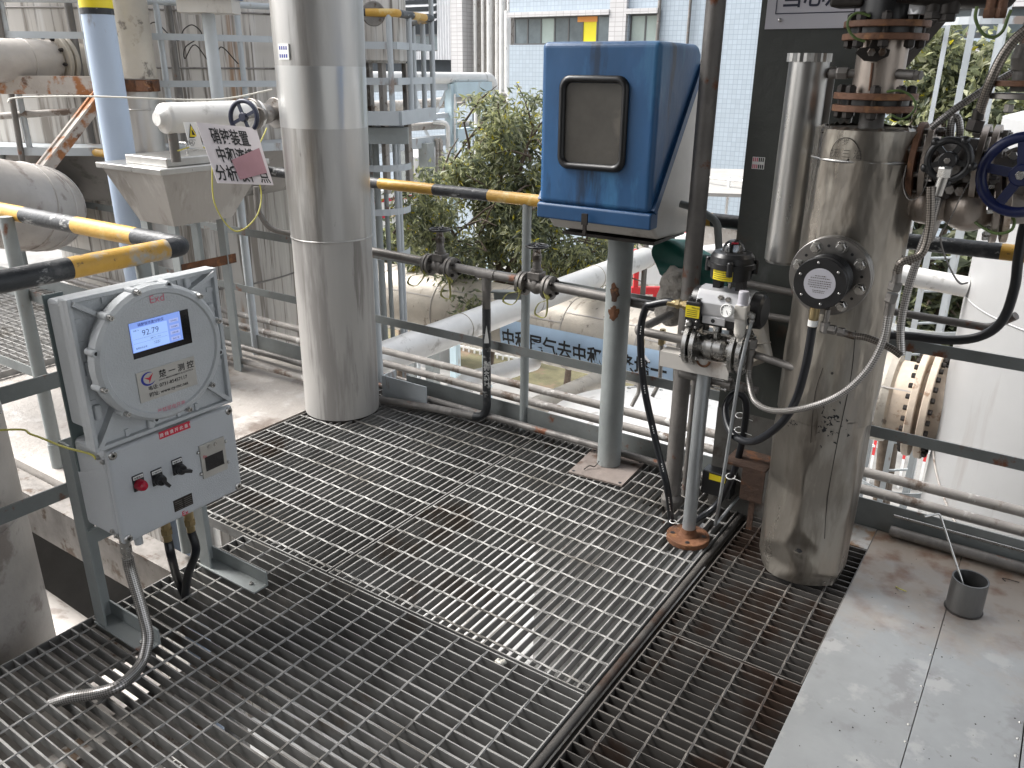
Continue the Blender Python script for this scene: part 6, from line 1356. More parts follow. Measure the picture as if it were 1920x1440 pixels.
# blue hand wheel
c = wp_(1917, 326, .02); w_ = wp_(1917, 328, -.12); wn = V((-.12, -1, .05)).normalized()
root = thing('blue_wheel_valve', 'big blue hand wheel valve cut by the right edge', 'valve', c)
part('bonnet', G().disc(c, -Y1, .075, .05, 36).cyl(c, c+Y1*.2, .05, seg=24).cyl(c, c-Y1*.12, .02, seg=16), 'steel_dull', root)
for k in range(6): a = R(60*k); part('bonnet_bolt', G().bolt(c-Y1*.05+V((math.cos(a)*.056, 0, math.sin(a)*.056)), -Y1, .013, .01), 'steel', root)
g = G(); g.torus(w_, wn, .094, .0135, 56, 12); g.disc(w_-wn*.012, wn, .028, .034); u_, v_, _ = frame(wn)
for k in range(5): a = R(72*k+28); e = u_*math.cos(a)+v_*math.sin(a); g.bar(w_+e*.02, w_+e*.09, .024, .012, wn)
part('hand_wheel', g, 'blue_wheel', root); part('hub_nut', G().hex(w_+wn*.02, wn, .012, .01), 'steel', root)
# hoses upper right
solo('braided_hose', G().tube(spline([PD(1945, 40, 2.5), PD(1905, 72, 2.5), PD(1880, 105, 2.5), PD(1858, 150, 2.5), PD(1843, 190, 2.52), PD(1836, 214, 2.53)], 8), .0125, 16), 'braid_dull', 'dark braided hose dropping from the top right corner to a dark fitting', 'hose')
g = G(); p = PD(1832, 225, 2.53); g.cyl(PD(1836, 205, 2.53), p, .0145, seg=16).hex(p, V((-.15, 0, -1)), .022, .03).hex(p+V((-.008, 0, -.045)), V((-.15, 0, -1)), .026, .03).cyl(p+V((-.012, 0, -.07)), p+V((-.018, 0, -.11)), .024, seg=16); solo('hose_coupling', g, 'bolt_dark', 'black hose coupling above the black wheel valve', 'fitting')
solo('braided_hose', G().tube(spline([PD(1945, 120, 2.62), PD(1905, 133, 2.62), PD(1850, 165, 2.6), PD(1790, 205, 2.58), PD(1745, 240, 2.58)], 8), .0095, 14), 'braid', 'slanting braided hose crossing behind the dark braided hose', 'hose')
solo('braided_hose', G().tube(spline([PD(1781, 272, 2.66), PD(1783, 235, 2.66), PD(1788, 220, 2.66), PD(1796, 221, 2.66), PD(1800, 240, 2.66), PD(1797, 272, 2.66)], 8), .0095, 14), 'braid', 'small braided hose bent in an upside down U above the black wheel valve', 'hose')
# conduits on the right rail
YC = 2.98
solo('black_conduit', G().tube(spline([PY(1640, 630, YC), PY(1700, 630, YC), PY(1780, 638, YC), PY(1840, 630, YC), PY(1880, 600, YC), PY(1902, 540, YC), PY(1910, 480, YC), PY(1925, 410, YC), PY(1960, 350, YC)], 8), .0155, 16), 'rubber', 'thick black cable curving up at the right edge', 'cable')
solo('grey_conduit', G().tube(bend([PY(1650, 580, 3.06), PY(1690, 587, 3.06), PY(1855, 615, 3.06), PY(1905, 592, 3.02)], .05), .0135, 14), 'pipe_dark', 'dark conduit pipe along the right guard rail above the curving black cable', 'conduit')
# ================================================================ BACKGROUND BEYOND THE RAILS
# big lagged duct with its label
Yd = 7.0; p0, p1 = PY(715, 556, Yd), PY(1665, 738, Yd); zD = (p0.z+p1.z)/2; rD = .375
xe = PY(1664, 738, Yd).x
root = thing('lagged_duct', 'large beige lagged duct with a pale blue label of black Chinese characters', 'duct', (-4, Yd, zD-rD))
part('jacket', G().cyl((-12, Yd, zD), (xe, Yd, zD), rD, seg=64), 'lag', root)
x = -7.2; k = 0
while x < xe-.15:
    part('seam_ring', G().torus((x, Yd, zD), X1, rD+.001, .006, 64, 6), 'lag_grey', root)
    a = R(-58 if k % 2 else -40); e = V((0, math.sin(a)*(rD+.002), math.cos(a)*(rD+.002))); part('seam_strip', G().bar(V((x, Yd, zD))+e, V((x+.82, Yd, zD))+e, .012, .004, e), 'lag_grey', root); x += .82; k += 1
part('end_cone', G().lathe((xe, Yd, zD), X1, [(0, rD), (.05, rD-.01), (.12, .26)], 48), 'lag', root)
g = G(); l0, l1 = PY(938, 640, Yd-rD).x, PY(1262, 700, Yd-rD).x; vs = []; N = 10
for i, xx in enumerate((l0, l1)):
    for k in range(N+1): a = R(-70-44*k/N); vs.append(V((xx, Yd+math.sin(a)*(rD+.008), zD+math.cos(a)*(rD+.008))))
g.m = 0; g.add(vs, [(k, k+1, N+1+k+1, N+1+k) for k in range(N)], True)
g.m = 1; b0 = len(g.v); a = R(-92); lh = .20
g.text('中和尾气去中和洗涤塔一', (l0+.03, 0, 0), X1, Z1, .20, .022)
xs_ = [v.x for v in g.v[b0:]]; sxx = (l1-.06-l0-.03)/(max(xs_)-min(xs_))
for i in range(b0, len(g.v)):
    v = g.v[i]; aa = R(-110)+(v.z)/(rD); g.v[i] = V((l0+.03+(v.x-l0-.03)*sxx, Yd+math.sin(aa)*(rD+.011), zD+math.cos(aa)*(rD+.011)))
part('pipe_label', g, ['label_blue', 'ink'], root)
# flange pair joining the duct to the pale tank
root = thing('duct_flange', 'pair of tall beige bolted flanges joining the duct to the pale tank', 'flange', (xe+.3, Yd, zD-.5))
fx = [PY(1722, 742, Yd).x, PY(1745, 745, Yd).x]
for f in fx: part('flange', G().disc((f-.02, Yd, zD), X1, .44, .055, 64), 'flange_beige', root)
part('neck', G().cyl((xe+.05, Yd, zD), (fx[1]+.4, Yd, zD), .33, seg=48), 'flange_beige', root)
for k in range(28):
    a = R(360/28*k); o = V((0, Yd+math.cos(a)*.40, zD+math.sin(a)*.40)); part('flange_bolt', G().hex(V((fx[0]-.022, 0, 0))+o, -X1, .022, .03), 'bolt_dark', root); part('flange_bolt', G().hex(V((fx[1]+.036, 0, 0))+o, X1, .022, .03), 'bolt_dark', root)
# pale tank at the right
tcx = PY(1800, 620, Yd).x+1.40
root = thing('pale_tank', 'large pale grey upright tank at the right edge', 'tank', (tcx, Yd, GZ))
part('shell', G().lathe((tcx, Yd, GZ), Z1, [(0, 1.42), (5.95, 1.42), (6.15, .8), (6.22, .1)], 96), 'white_tank', root)
for zz in (-2.0, .1): part('weld_seam', G().torus((tcx, Yd, zz), Z1, 1.42, .006, 96, 6), 'white_tank', root)
g = G(); pts = [V((tcx+math.cos(a)*1.425, Yd+math.sin(a)*1.425, zD-.30+.55*(a-R(195))/R(-90)*-1*.0)) for a in (R(190), R(200))]
arc = [V((tcx+math.cos(R(185+t))*1.428, Yd+math.sin(R(185+t))*1.428, zD-.1-.012*t)) for t in range(0, 70, 3)]
part('surface_wire', G().tube(arc, .008, 6), 'pipe_light', root)
# caged ladder before it
root = thing('caged_ladder', 'pale grey caged ladder standing left of the pale tank', 'ladder', (PD(1740, 620, 8.1).x, PD(1740, 620, 8.1).y, GZ))
def bar_up(px, py, d, w=.055): p = PD(px, py, d); part('stile', G().bx(p.x-w/2, p.x+w/2, p.y-.008, p.y+.008, GZ, 3.6), 'palepost', root); return p
A_ = bar_up(1712, 620, 8.0, .05); B_ = bar_up(1762, 620, 8.15, .07); C_ = bar_up(1640, 790, 7.9, .035); E_ = bar_up(1790, 480, 7.9, .045)
cc = (A_+B_)/2; cc.z = 0
for zz in (2.0, .95, -.45, -.75, -2.0, -2.9):
    g = G(); pts = [cc+V((math.cos(R(t))*.36, math.sin(R(t))*.36-.2, zz)) for t in range(150, 395, 12)]
    for a, b in zip(pts, pts[1:]): g.bar(a, b, .008, .055)
    part('hoop', g, 'palepost', root)
for k in range(16): zz = GZ+.3*k+.2; part('rung', G().cyl((A_.x, A_.y, zz), (B_.x, B_.y, zz), .012, seg=8), 'palepost', root)
solo('white_pipe', G().cyl(PD(1640, 505, 6.6), PD(1812, 538, 6.7), .075, seg=28), 'white_pipe', 'short white pipe passing behind the caged ladder', 'pipe')
# white pipe rising past the duct
zw = -.30; a, b = PZ(715, 672, zw), PZ(1245, 470, zw); xm_ = (a.x+b.x)/2
root = thing('white_clad_pipe', 'long white clad pipe crossing over the beige duct', 'pipe', (xm_, a.y, zw))
d_ = (b-a).normalized(); part('jacket', G().cyl(a-d_*3, b+d_*.6, .115, seg=36), 'white_pipe', root)
for k in (.2, .42, .66, .9): part('seam_ring', G().torus(a.lerp(b, k), d_, .116, .004, 36, 6), 'lag', root)
a, b = PD(1330, 470, 8.0), PD(1383, 462, 8.3)
solo('white_pipe', G().cyl(PD(1240, 480, 8.2), PD(1385, 468, 8.2), .07, seg=24), 'white_pipe', 'white pipe end between the riser and the actuated valve', 'pipe')
# lower shining ducts and white tank top under the rail
a, b = PD(830, 720, 6.4), PD(960, 690, 7.5)
solo('white_pipe', G().tube(bend([PD(820, 760, 5.6), PD(880, 715, 6.2), PD(1000, 680, 8.0)], .2), .085, 24), 'white_pipe', 'pale pipe bending away below the rear toe board left of the guard rail post', 'pipe')
a, b = PD(940, 770, 5.2), PD(1100, 690, 6.8)
solo('white_pipe', G().tube([PD(900, 812, 4.9), PD(1060, 740, 6.3), PD(1130, 709, 7.2)], .085, 28), 'lag', 'beige lagged pipe below the rear toe board right of the guard rail post', 'pipe')
c = PD(1230, 800, 5.0)
root = thing('white_vessel', 'white vessel with a bolted manhole below the rail behind the arching hose', 'vessel', (c.x, c.y, GZ))
zt_ = c.z+.12
part('shell', G().lathe((c.x, c.y, GZ), Z1, [(0, .78), (zt_-GZ-.22, .78)], 64), 'white_pipe', root)
part('domed_top', G().lathe((c.x, c.y, zt_-.22), Z1, [(0, .785), (.10, .74), (.20, .45), (.24, .16)], 64, sharp=False), 'white_pipe', root)
mh = PD(1208, 742, 5.35)
mp = part('manhole', G().disc((mh.x, mh.y, zt_-.06), Z1, .15, .03, 40), 'steel_dull', root)
for k in range(8): a = R(45*k); part('manhole_bolt', G().hex((mh.x+math.cos(a)*.12, mh.y+math.sin(a)*.12, zt_-.03), Z1, .016, .02), 'steel', mp)
# fence and lawn
def picket(label, a, b, n, h, m, red=False):
    a, b = V(a), V(b); r = thing('picket_fence', label, 'fence', a, 'white picket fences on the ground')
    for zz in (.12, h-.12): part('rail', G().bar(a+Z1*zz, b+Z1*zz, .03, .04), 'fence_white', r)
    g = G()
    for k in range(n+1): p = a.lerp(b, k/n); g.bx(p.x-.018, p.x+.018, p.y-.012, p.y+.012, GZ, GZ+h)
    part('pickets', g, 'fence_white', r)
    if red:
        g = G()
        for k in range(n+1): p = a.lerp(b, k/n); g.bx(p.x-.02, p.x+.02, p.y-.014, p.y+.014, GZ+h-.28, GZ+h+.004)
        part('red_tips', g, 'fence_red', r)
    for k in range(0, n+1, 6): p = a.lerp(b, k/n); part('post', G().bx(p.x-.05, p.x+.05, p.y+.02, p.y+.10, GZ, GZ+h+.05), 'fence_white', r)
picket('white picket fence before the dry lawn beside the white clad pipe', PZ(780, 640, GZ), PZ(1010, 690, GZ), 22, .95, 'fence_white')
picket('white picket fence with red tips seen right of the dented vessel', PZ(1590, 902, GZ), PZ(1760, 925, GZ), 9, .8, 'fence_white', True)
# red tubular frame and stair behind the blue box post
root = thing('red_barrier', 'bright red barrier stand with white panel on the ground behind the blue box post', 'barrier', PZ(1230, 530, GZ))
p = PD(1232, 500, 12.0); e1_ = V((.83, .56, 0))
for k in (-.30, .35): part('leg', G().obox(p+e1_*k-Z1*.1, e1_*.035, V((-.56, .83, 0))*.035, Z1*.33), 'fence_red', root)
for zz in (-.36, .20): part('cross_member', G().obox(p+Z1*zz, e1_*.36, V((-.56, .83, 0))*.045, Z1*.05), 'fence_red', root)
part('panel', G().obox(p-Z1*.08, e1_*.27, V((-.56, .83, 0))*.02, Z1*.18), 'fence_white', root); part('leg', G().obox(p+e1_*.0-Z1*2.1, e1_*.03, V((-.56, .83, 0))*.03, Z1*1.7), 'fence_red', root)
p = PD(1275, 440, 14.0); solo('red_lamp_box', G().bev(p.x-.16, p.x+.16, p.y-.1, p.y+.1, p.z-.12, p.z+.18, .03).bx(p.x-.03, p.x+.03, p.y-.03, p.y+.03, GZ, p.z-.12), 'fence_red', 'red box on a pole just right of the blue box bottom corner', 'box')
root = thing('grey_wall', 'low grey block wall with thin handrails behind the red frame', 'wall', PD(1300, 430, 17))
a, b = PD(1180, 470, 17.0), PD(1420, 470, 15.5); part('wall', G().hexa([(a.x, a.y, GZ), (b.x, b.y, GZ), (b.x, b.y+.3, GZ), (a.x, a.y+.3, GZ), (a.x, a.y, -1.15), (b.x, b.y, -1.15), (b.x, b.y+.3, -1.15), (a.x, a.y+.3, -1.15)]), 'concrete', root)
for k in range(5): q = a.lerp(b, k/4); part('rail_post', G().cyl((q.x, q.y, -1.15), (q.x, q.y, -.2), .025, seg=8), 'fence_white', root)
part('handrail', G().cyl((a.x, a.y, -.25), (b.x, b.y, -.25), .025, seg=8), 'fence_white', root)
solo('scaffold_pole', G().cyl((PD(1210, 480, 9).x, PD(1210, 480, 9).y, GZ), (PD(1210, 480, 9).x, PD(1210, 480, 9).y, .9), .03, seg=12), 'pipe_dark', 'thin grey pole just right of the blue box post', 'pole', 'thin grey poles in the yard')
solo('scaffold_pole', G().cyl((PD(1262, 430, 9).x, PD(1262, 430, 9).y, GZ), (PD(1262, 430, 9).x, PD(1262, 430, 9).y, .9), .03, seg=12), 'pipe_dark', 'thin grey pole just left of the riser, behind the green tarp', 'pole', 'thin grey poles in the yard')
# canopy roof
a, b = PD(1325, 345, 16), PD(1400, 325, 18)
root = thing('canopy', 'small grey sheet canopy on thin posts beside the blue tiled building', 'canopy', (a.x, a.y, GZ))
part('roof', G().hexa([(a.x-.3, a.y-1.0, a.z-.12), (a.x+3, a.y+.6, a.z-.12), (a.x+2, a.y+2.8, a.z+.05), (a.x-1.2, a.y+1.2, a.z+.05), (a.x-.3, a.y-1.0, a.z-.06), (a.x+3, a.y+.6, a.z-.06), (a.x+2, a.y+2.8, a.z+.11), (a.x-1.2, a.y+1.2, a.z+.11)]), 'roof_sheet', root)
for dx, dy in ((0, -.8), (2.5, .6)): part('post', G().cyl((a.x+dx, a.y+dy, GZ), (a.x+dx, a.y+dy, a.z-.1), .04, seg=10), 'palepost', root)

# ---------------------------------------------------------------- cage platform right of the big pipe
dC = 6.6
root = thing('vessel_platform', 'railed platform with yellow and black top rail just right of the big clad pipe', 'platform', PD(740, 225, dC))
A, B, Cc = PD(560, 222, dC), PD(748, 222, dC-.1), PD(813, 210, dC+.6)
zf_ = B.z; A.z = B.z = Cc.z = zf_
part('floor_edge', G().bar(A, B, .05, .10).bar(B, Cc, .05, .10), 'palepost', root)
back = V((-1.0, .75, 0)); g = G(); g.add([A-Z1*.04, B-Z1*.04, Cc-Z1*.04, Cc+back-Z1*.04, A+back-Z1*.04], [(0, 1, 2, 3, 4), (4, 3, 2, 1, 0)]); part('floor_plate', g, 'galv', root)
part('bracket', G().bar(A-Z1*.13+V((0, .1, 0)), B-Z1*.13+V((0, .1, 0)), .08, .12), 'post', root)
ht = PD(738, 24, dC-.1).z-zf_; tz = zf_+ht
posts = [(736, B.lerp(A, .06)), (768, B.lerp(Cc, .35)), (803, Cc), (783, Cc+back*.55), (793, Cc+back*.25)]
for px, p in posts: part('post', G().cyl((p.x, p.y, zf_), (p.x, p.y, tz), .022, seg=12), 'palepost', root)
part('post', G().cyl((Cc.x, Cc.y, tz), (Cc.x, Cc.y, tz+1.0), .02, seg=12), 'palepost', root)
for fr_ in (.36, .70): z = zf_+ht*fr_; part('mid_rail', G().bar(V((A.x, A.y, z)), V((B.x, B.y, z)), .012, .05).bar(V((B.x, B.y, z)), V((Cc.x, Cc.y, z)), .012, .05), 'palepost', root)
g = G(); stripes(g, [V((A.x, A.y, tz)), V((B.x, B.y, tz)), V((Cc.x, Cc.y, tz)), V((Cc.x, Cc.y, tz))+back], .028, .27); part('top_rail', g, ['yellow', 'black'], root)
c = PD(690, 60, dC+.45); rC = .30; zb_ = PD(690, 118, dC+.2).z
root = thing('raised_vessel', 'dusty pinkish grey vessel on legs with a rust streak, behind the platform rails', 'vessel', (c.x, c.y, zf_))
part('shell', G().lathe((c.x, c.y, zb_), Z1, [(0, rC-.02), (.02, rC), (2.5, rC)], 48), 'tank', root)
for dx, dy in ((-.2, -.2), (.22, -.1), (.2, .2), (-.2, .2)): part('leg', G().bx(c.x+dx-.022, c.x+dx+.022, c.y+dy-.022, c.y+dy+.022, zf_-.6, zb_), 'pipe_light', root)
part('nozzle', G().cyl(PD(690, 22, dC), PD(712, 24, dC), .045, seg=18).disc(PD(700, 26, dC-.05), V((.7, -.7, 0)), .085, .04, 28), 'steel_dull', root)
# platform support, hoops below
p = PD(700, 300, dC+.3)
root = thing('platform_support', 'pale grey cage and posts under the railed platform', 'support frame', (p.x, p.y, GZ))
for px in (693, 706, 722, 742, 748): q = PD(px, 320, dC+.2+(px % 5)*.08); part('post', G().cyl((q.x, q.y, GZ), (q.x, q.y, zf_-.2), .028 if px < 720 else .02, seg=10), 'palepost' if px > 740 else 'post', root)
for py in (310, 390, 470):
    q = PD(715, py, dC+.3); g = G(); pts = [q+V((math.cos(R(t))*.24, math.sin(R(t))*.24, 0)) for t in range(150, 420, 15)]
    for a, b in zip(pts, pts[1:]): g.bar(a, b, .008, .05)
    part('hoop', g, 'palepost', root)

# ---------------------------------------------------------------- pipe rack
dR = 14.0
root = thing('pipe_rack', 'pale blue steel pipe rack frame behind the tree', 'pipe rack', (PD(845, 300, dR).x, PD(845, 300, dR).y, GZ))
rp = lambda px, py, dd=0: PD(px, py, dR+dd)
c1, c2_ = rp(845, 200), rp(912, 200, .9)
for c in (c1, c2_): part('column', G().bx(c.x-.07, c.x+.07, c.y-.07, c.y+.07, GZ, rp(845, 157).z), 'rack_blue', root)
def beam(a, b, h, m='rack_blue', nm='beam', w=.14): part(nm, G().bar(a, b, w, h), m, root)
z = rp(880, 168).z
beam(V((c1.x+.07, c1.y, z)), V((c2_.x+.05, c2_.y, z)), .22); z = rp(870, 253).z; beam(V((c1.x+.07, c1.y, z)), V((c2_.x, c2_.y, z)), .2)
L_ = rp(690, 160, -1.5)
for py in (162, 262):
    z = rp(840, py).z; beam(V((c1.x-.07, c1.y, z)), V((L_.x, L_.y, z)), .11 if py < 200 else .16, 'palepost')
z = rp(835, 215).z; beam(V((c1.x-.07, c1.y, z)), V((L_.x, L_.y, z-.05)), .07, 'palepost')
for a, b in (((838, 168), (818, 212)), ((770, 170), (760, 205)), ((775, 170), (790, 212)), ((795, 240), (805, 258))): part('brace', G().bar(rp(*a), rp(*b), .05, .05), 'palepost', root)
for px in (690, 760, 800): q = rp(px, 300, -.6); part('column', G().bx(q.x-.09, q.x+.09, q.y-.09, q.y+.09, GZ, rp(845, 262).z), 'post', root)
def rpipe(pts, r, label, m='white_pipe', rad=.25): return solo('rack_pipe', G().tube(bend(pts, rad), r, 18), m, label, 'pipe', 'pipes on the pipe rack')
rpipe([rp(650, 146, -2), rp(922, 146, 1.1), rp(926, 185, 1.1)], .055*1.6, 'thick white pipe along the top of the pipe rack with an elbow down', rad=.2)
rpipe([rp(850, 184), rp(945, 180, 1.5)], .06, 'beige pipe under the top beam of the pipe rack', 'pipe_light')
rpipe([rp(850, 195, .3), rp(875, 194, .3)], .03, 'thin pipe stub under the top beam of the pipe rack', 'pipe_light')
rpipe([rp(690, 243, -1), rp(810, 236, -.2), rp(880, 233, .6)], .06, 'beige pipe above the lower beam of the pipe rack', 'pipe_light')
rpipe([rp(812, 229, -.3), rp(840, 230, -.3), rp(841, 340, -.3)], .035, 'pale pipe bending down beside the pipe rack column', 'white_pipe', .1)
rpipe([rp(690, 240, -1), rp(700, 268, -1), rp(800, 270, -.4), rp(815, 340, -.4)], .04, 'grey pipe hanging under the lower beam, leftmost bend', 'pipe_light', .15)
for px, lab in ((820, 'left upright pipe of the pair by the rack column'), (827, 'right upright pipe of the pair by the rack column')): rpipe([rp(px-4, 260, -.4), rp(px, 264, -.4), rp(px, 345, -.4)], .032, lab, 'pipe_light', .1)
rpipe([rp(853, 176, -.1), rp(853, 340, -.1)], .018, 'thin upright line just right of the rack column', 'white_pipe')
rpipe([rp(690, 200, .6), rp(800, 196, .9), rp(845, 190, 1.2)], .09, 'fat beige pipe crossing behind the railed platform', 'pipe_light')
c = rp(800, 300, 3.5)
root = thing('far_white_tank', 'pale upright tank with a green mark seen under the pipe rack', 'tank', (c.x, c.y, GZ))
zt_ = rp(800, 268, 3.5).z
part('shell', G().lathe((c.x, c.y, GZ), Z1, [(0, .42), (zt_-GZ-.25, .42), (zt_-GZ-.05, .3), (zt_-GZ, .1)], 40), 'white_tank', root)
q = rp(793, 320, 3.0); part('green_mark', G().obox(q, V((.05, .02, 0)), V((0, .01, 0)), Z1*.1), 'green_cloth', root)
root = thing('notice_board', 'white board with red stripes on the yard left of the tree', 'board', PD(740, 415, 13))
a, b = PD(700, 400, 12.5), PD(775, 412, 13); g = G(); g.m = 0; u = (b-a); u.z = 0; h = Z1*.42
g.obox((a+b)/2-Z1*.0, u/2, V((-u.y, u.x, 0)).normalized()*.02, h); g.m = 1
nn = V((u.y, -u.x, 0)).normalized()*.022
for zz in (.27, .03, -.22): g.obox((a+b)/2+Z1*zz+nn, u/2, nn*.08, Z1*.025)
part('panel', g, ['fence_white', 'inkred'], root); part('stand', G().cyl(a-Z1*.4, V((a.x, a.y, GZ)), .03, seg=8).cyl(b-Z1*.4, V((b.x, b.y, GZ)), .03, seg=8), 'palepost', root)
# ---------------------------------------------------------------- buildings
YB = 22.0
def bp(px, py, dy=0.): return PY(px, py, YB+dy)
HT = 12.0
xl, xr = bp(955, 100).x, bp(1560, 300).x
root = thing('tiled_building', 'pale blue tiled building with white bands and ribbon windows', 'building', ((xl+xr)/2, YB, GZ))
xw0, xw1 = bp(960, 60).x, bp(1145, 60).x; zw0, zw1 = bp(1000, 84).z, bp(1000, 32).z
xv0, xv1 = bp(1178, 55).x, bp(1236, 55).x; xEnd = 12.0
g = G()
for (a, b, c, d) in ((xl, xEnd, GZ, zw0), (xl, xEnd, zw1, HT), (xw1, xv0, zw0, zw1), (xv1, xEnd, zw0, zw1)): g.bx(a, b, YB, YB+.4, c, d)
part('wall', g, 'tile_blue', root)
part('pilaster', G().bx(bp(1146, 40).x, bp(1177, 40).x, YB-.12, YB, zw0-.05, HT), 'tile_white', root)
for (a, b) in ((xl, bp(1146, 40).x), (bp(1177, 40).x, bp(1236, 40).x)): part('ledge', G().bx(a, b, YB-.16, YB-.003, zw1, zw1+.13), 'tile_white', root)
def window(a, b, c, d, n, gl='glass', par=None, odd=None, y=None):
    y = YB if y is None else y
    f = G(); t = .045
    f.bx(a, b, y+.10, y+.16, d-t, d); f.bx(a, b, y+.10, y+.16, c, c+t)
    for k in range(n+1): x = a+(b-a-t)*k/n; f.bx(x, x+t, y+.10, y+.16, c+t, d-t)
    w = part('window', f, 'wframe', par)
    for k in range(n):
        x0_, x1_ = a+(b-a-t)*k/n+t, a+(b-a-t)*(k+1)/n
        part('pane', G().bx(x0_, x1_, y+.12, y+.14, c+t, d-t), (odd or {}).get(k, gl), w)
    part('dark_recess', G().bx(a, b, y+.30, y+.36, c, d), 'dark_open', w)
window(xw0, xw1, zw0, zw1, 7, par=root, odd={5: 'yellow_panel', 2: 'glass_green'})
window(xv0, xv1, zw0, zw1, 2, 'glass_green', root)
part('drain_pipe', G().cyl((bp(1237, 40).x, YB-.08, GZ), (bp(1237, 40).x, YB-.08, HT), .05, seg=12), 'pipe_dark', root)
part('drain_pipe', G().cyl((bp(1294, 40).x, YB-.08, GZ), (bp(1294, 40).x, YB-.08, HT), .04, seg=12), 'pipe_dark', root)
xo = bp(1080, 32).x; part('orange_strip', G().bx(xo, bp(1117, 40).x, YB+.09, YB+.098, zw1-.16, zw1-.02), 'orange_strip', root)
# its wing seen at the right behind the tree
YW = 17.0; wp2 = lambda px, py: PY(px, py, YW)
root = thing('tiled_wing', 'pale tiled building wing with two window rows behind the right tree', 'building', (wp2(1780, 80).x, YW, GZ))
r1a, r1b, r2a, r2b = wp2(1780, 72).z, wp2(1780, 14).z, wp2(1780, 126).z, wp2(1780, 100).z
X0_, X1_ = wp2(1600, 80).x, 10.0
g = G()
for (c, d) in ((GZ, r2a), (r2b, r1a), (r1b, HT)): g.bx(X0_, X1_, YW, YW+.4, c, d)
part('wall', g, 'tile_blue', root)
window(X0_, X1_, r1a, r1b, 14, par=root, y=YW); window(X0_, X1_, r2a, r2b, 12, 'dark_open', root, y=YW)
for z in (r1b, r2b): part('ledge', G().bx(X0_, X1_, YW-.15, YW-.003, z-.02, z+.10), 'tile_white', root)
# corrugated building and tall white pipes
YK = 23.5; kp = lambda px, py: PY(px, py, YK)
root = thing('corrugated_building', 'white corrugated building with louvres and dark windows behind the railed platform', 'building', (kp(800, 60).x, YK, GZ))
xa_, xb_ = kp(560, 60).x, kp(863, 60).x
g = G()
def corr(x0, x1, z0, z1):
    n = max(2, int((x1-x0)/.11)); p = (x1-x0)/n
    for k in range(n): g.hexa([(x0+p*k, YK, z0), (x0+p*(k+.5), YK-.04, z0), (x0+p*(k+1), YK, z0), (x0+p*(k+.5), YK+.2, z0), (x0+p*k, YK, z1), (x0+p*(k+.5), YK-.04, z1), (x0+p*(k+1), YK, z1), (x0+p*(k+.5), YK+.2, z1)])
zk = lambda py: kp(800, py).z
xm1, xm2 = kp(820, 60).x, kp(845, 60).x
corr(xm1, xm2, zk(112), HT); corr(xm2, xb_, zk(112), zk(96)); corr(xm2, xb_, zk(46), HT); corr(xa_, xm1, zk(112), zk(96))
part('wall', g, 'corrug', root)
g = G()
for k in range(11): z = zk(40)+k*(HT-zk(40))/11*.28; g.hexa([(xa_, YK-.10, z), (xm1, YK-.10, z), (xm1, YK+.05, z+.06), (xa_, YK+.05, z+.06), (xa_, YK-.10, z+.03), (xm1, YK-.10, z+.03), (xm1, YK+.05, z+.09), (xa_, YK+.05, z+.09)])
part('louvres', g, 'corrug', root)
part('dark_inside', G().bx(xa_, xb_, YK+.6, YK+.7, GZ, HT), 'dark_open', root)
window(xm2, xb_, zk(96), zk(46), 2, 'glass', root, y=YK); window(kp(752, 60).x, xm1, zk(96), zk(64), 4, 'glass', root, y=YK)
part('pilaster', G().bx(kp(862, 60).x+.003, kp(884, 60).x, YK-.5, YK+.3, zk(142), HT), 'tile_white', root)
part('lower_wall', G().bx(xa_, kp(884, 60).x, YK+.003, YK+.4, GZ, zk(145)), 'tile_blue', root)
root = thing('pipe_wall', 'grey wall strip behind the tall white pipes', 'wall', (kp(920, 60).x, YK, GZ)); part('wall', G().bx(kp(884, 60).x+.003, kp(965, 60).x, YK+.3, YK+.5, GZ, HT), 'lag_grey', root)
for i, (px, r) in enumerate(((891, .06), (905, .05), (918, .10), (932, .06), (942, .11), (954, .07))):
    p = PY(px, 60, YK-.2); e = 300 if i % 2 else 190
    solo('tall_white_pipe', G().cyl((p.x, p.y, GZ), (p.x, p.y, HT), r, seg=16), 'white_pipe', 'tall white wall pipe between the two buildings, %s of the six' % ('leftmost', 'second from left', 'third from left', 'fourth from left', 'fifth from left', 'rightmost')[i], 'pipe', 'tall white pipes on the wall')
q = [PY(951, 170, YK-1), PY(955, 195, YK-1), PY(975, 225, YK-1.2), PY(960, 231, YK-1.2)]
solo('white_elbow_pipe', G().tube(bend([PY(951, 20, YK-1)]+q, .2), .085, 16), 'white_pipe', 'white pipe that kinks sideways above the tree top', 'pipe')

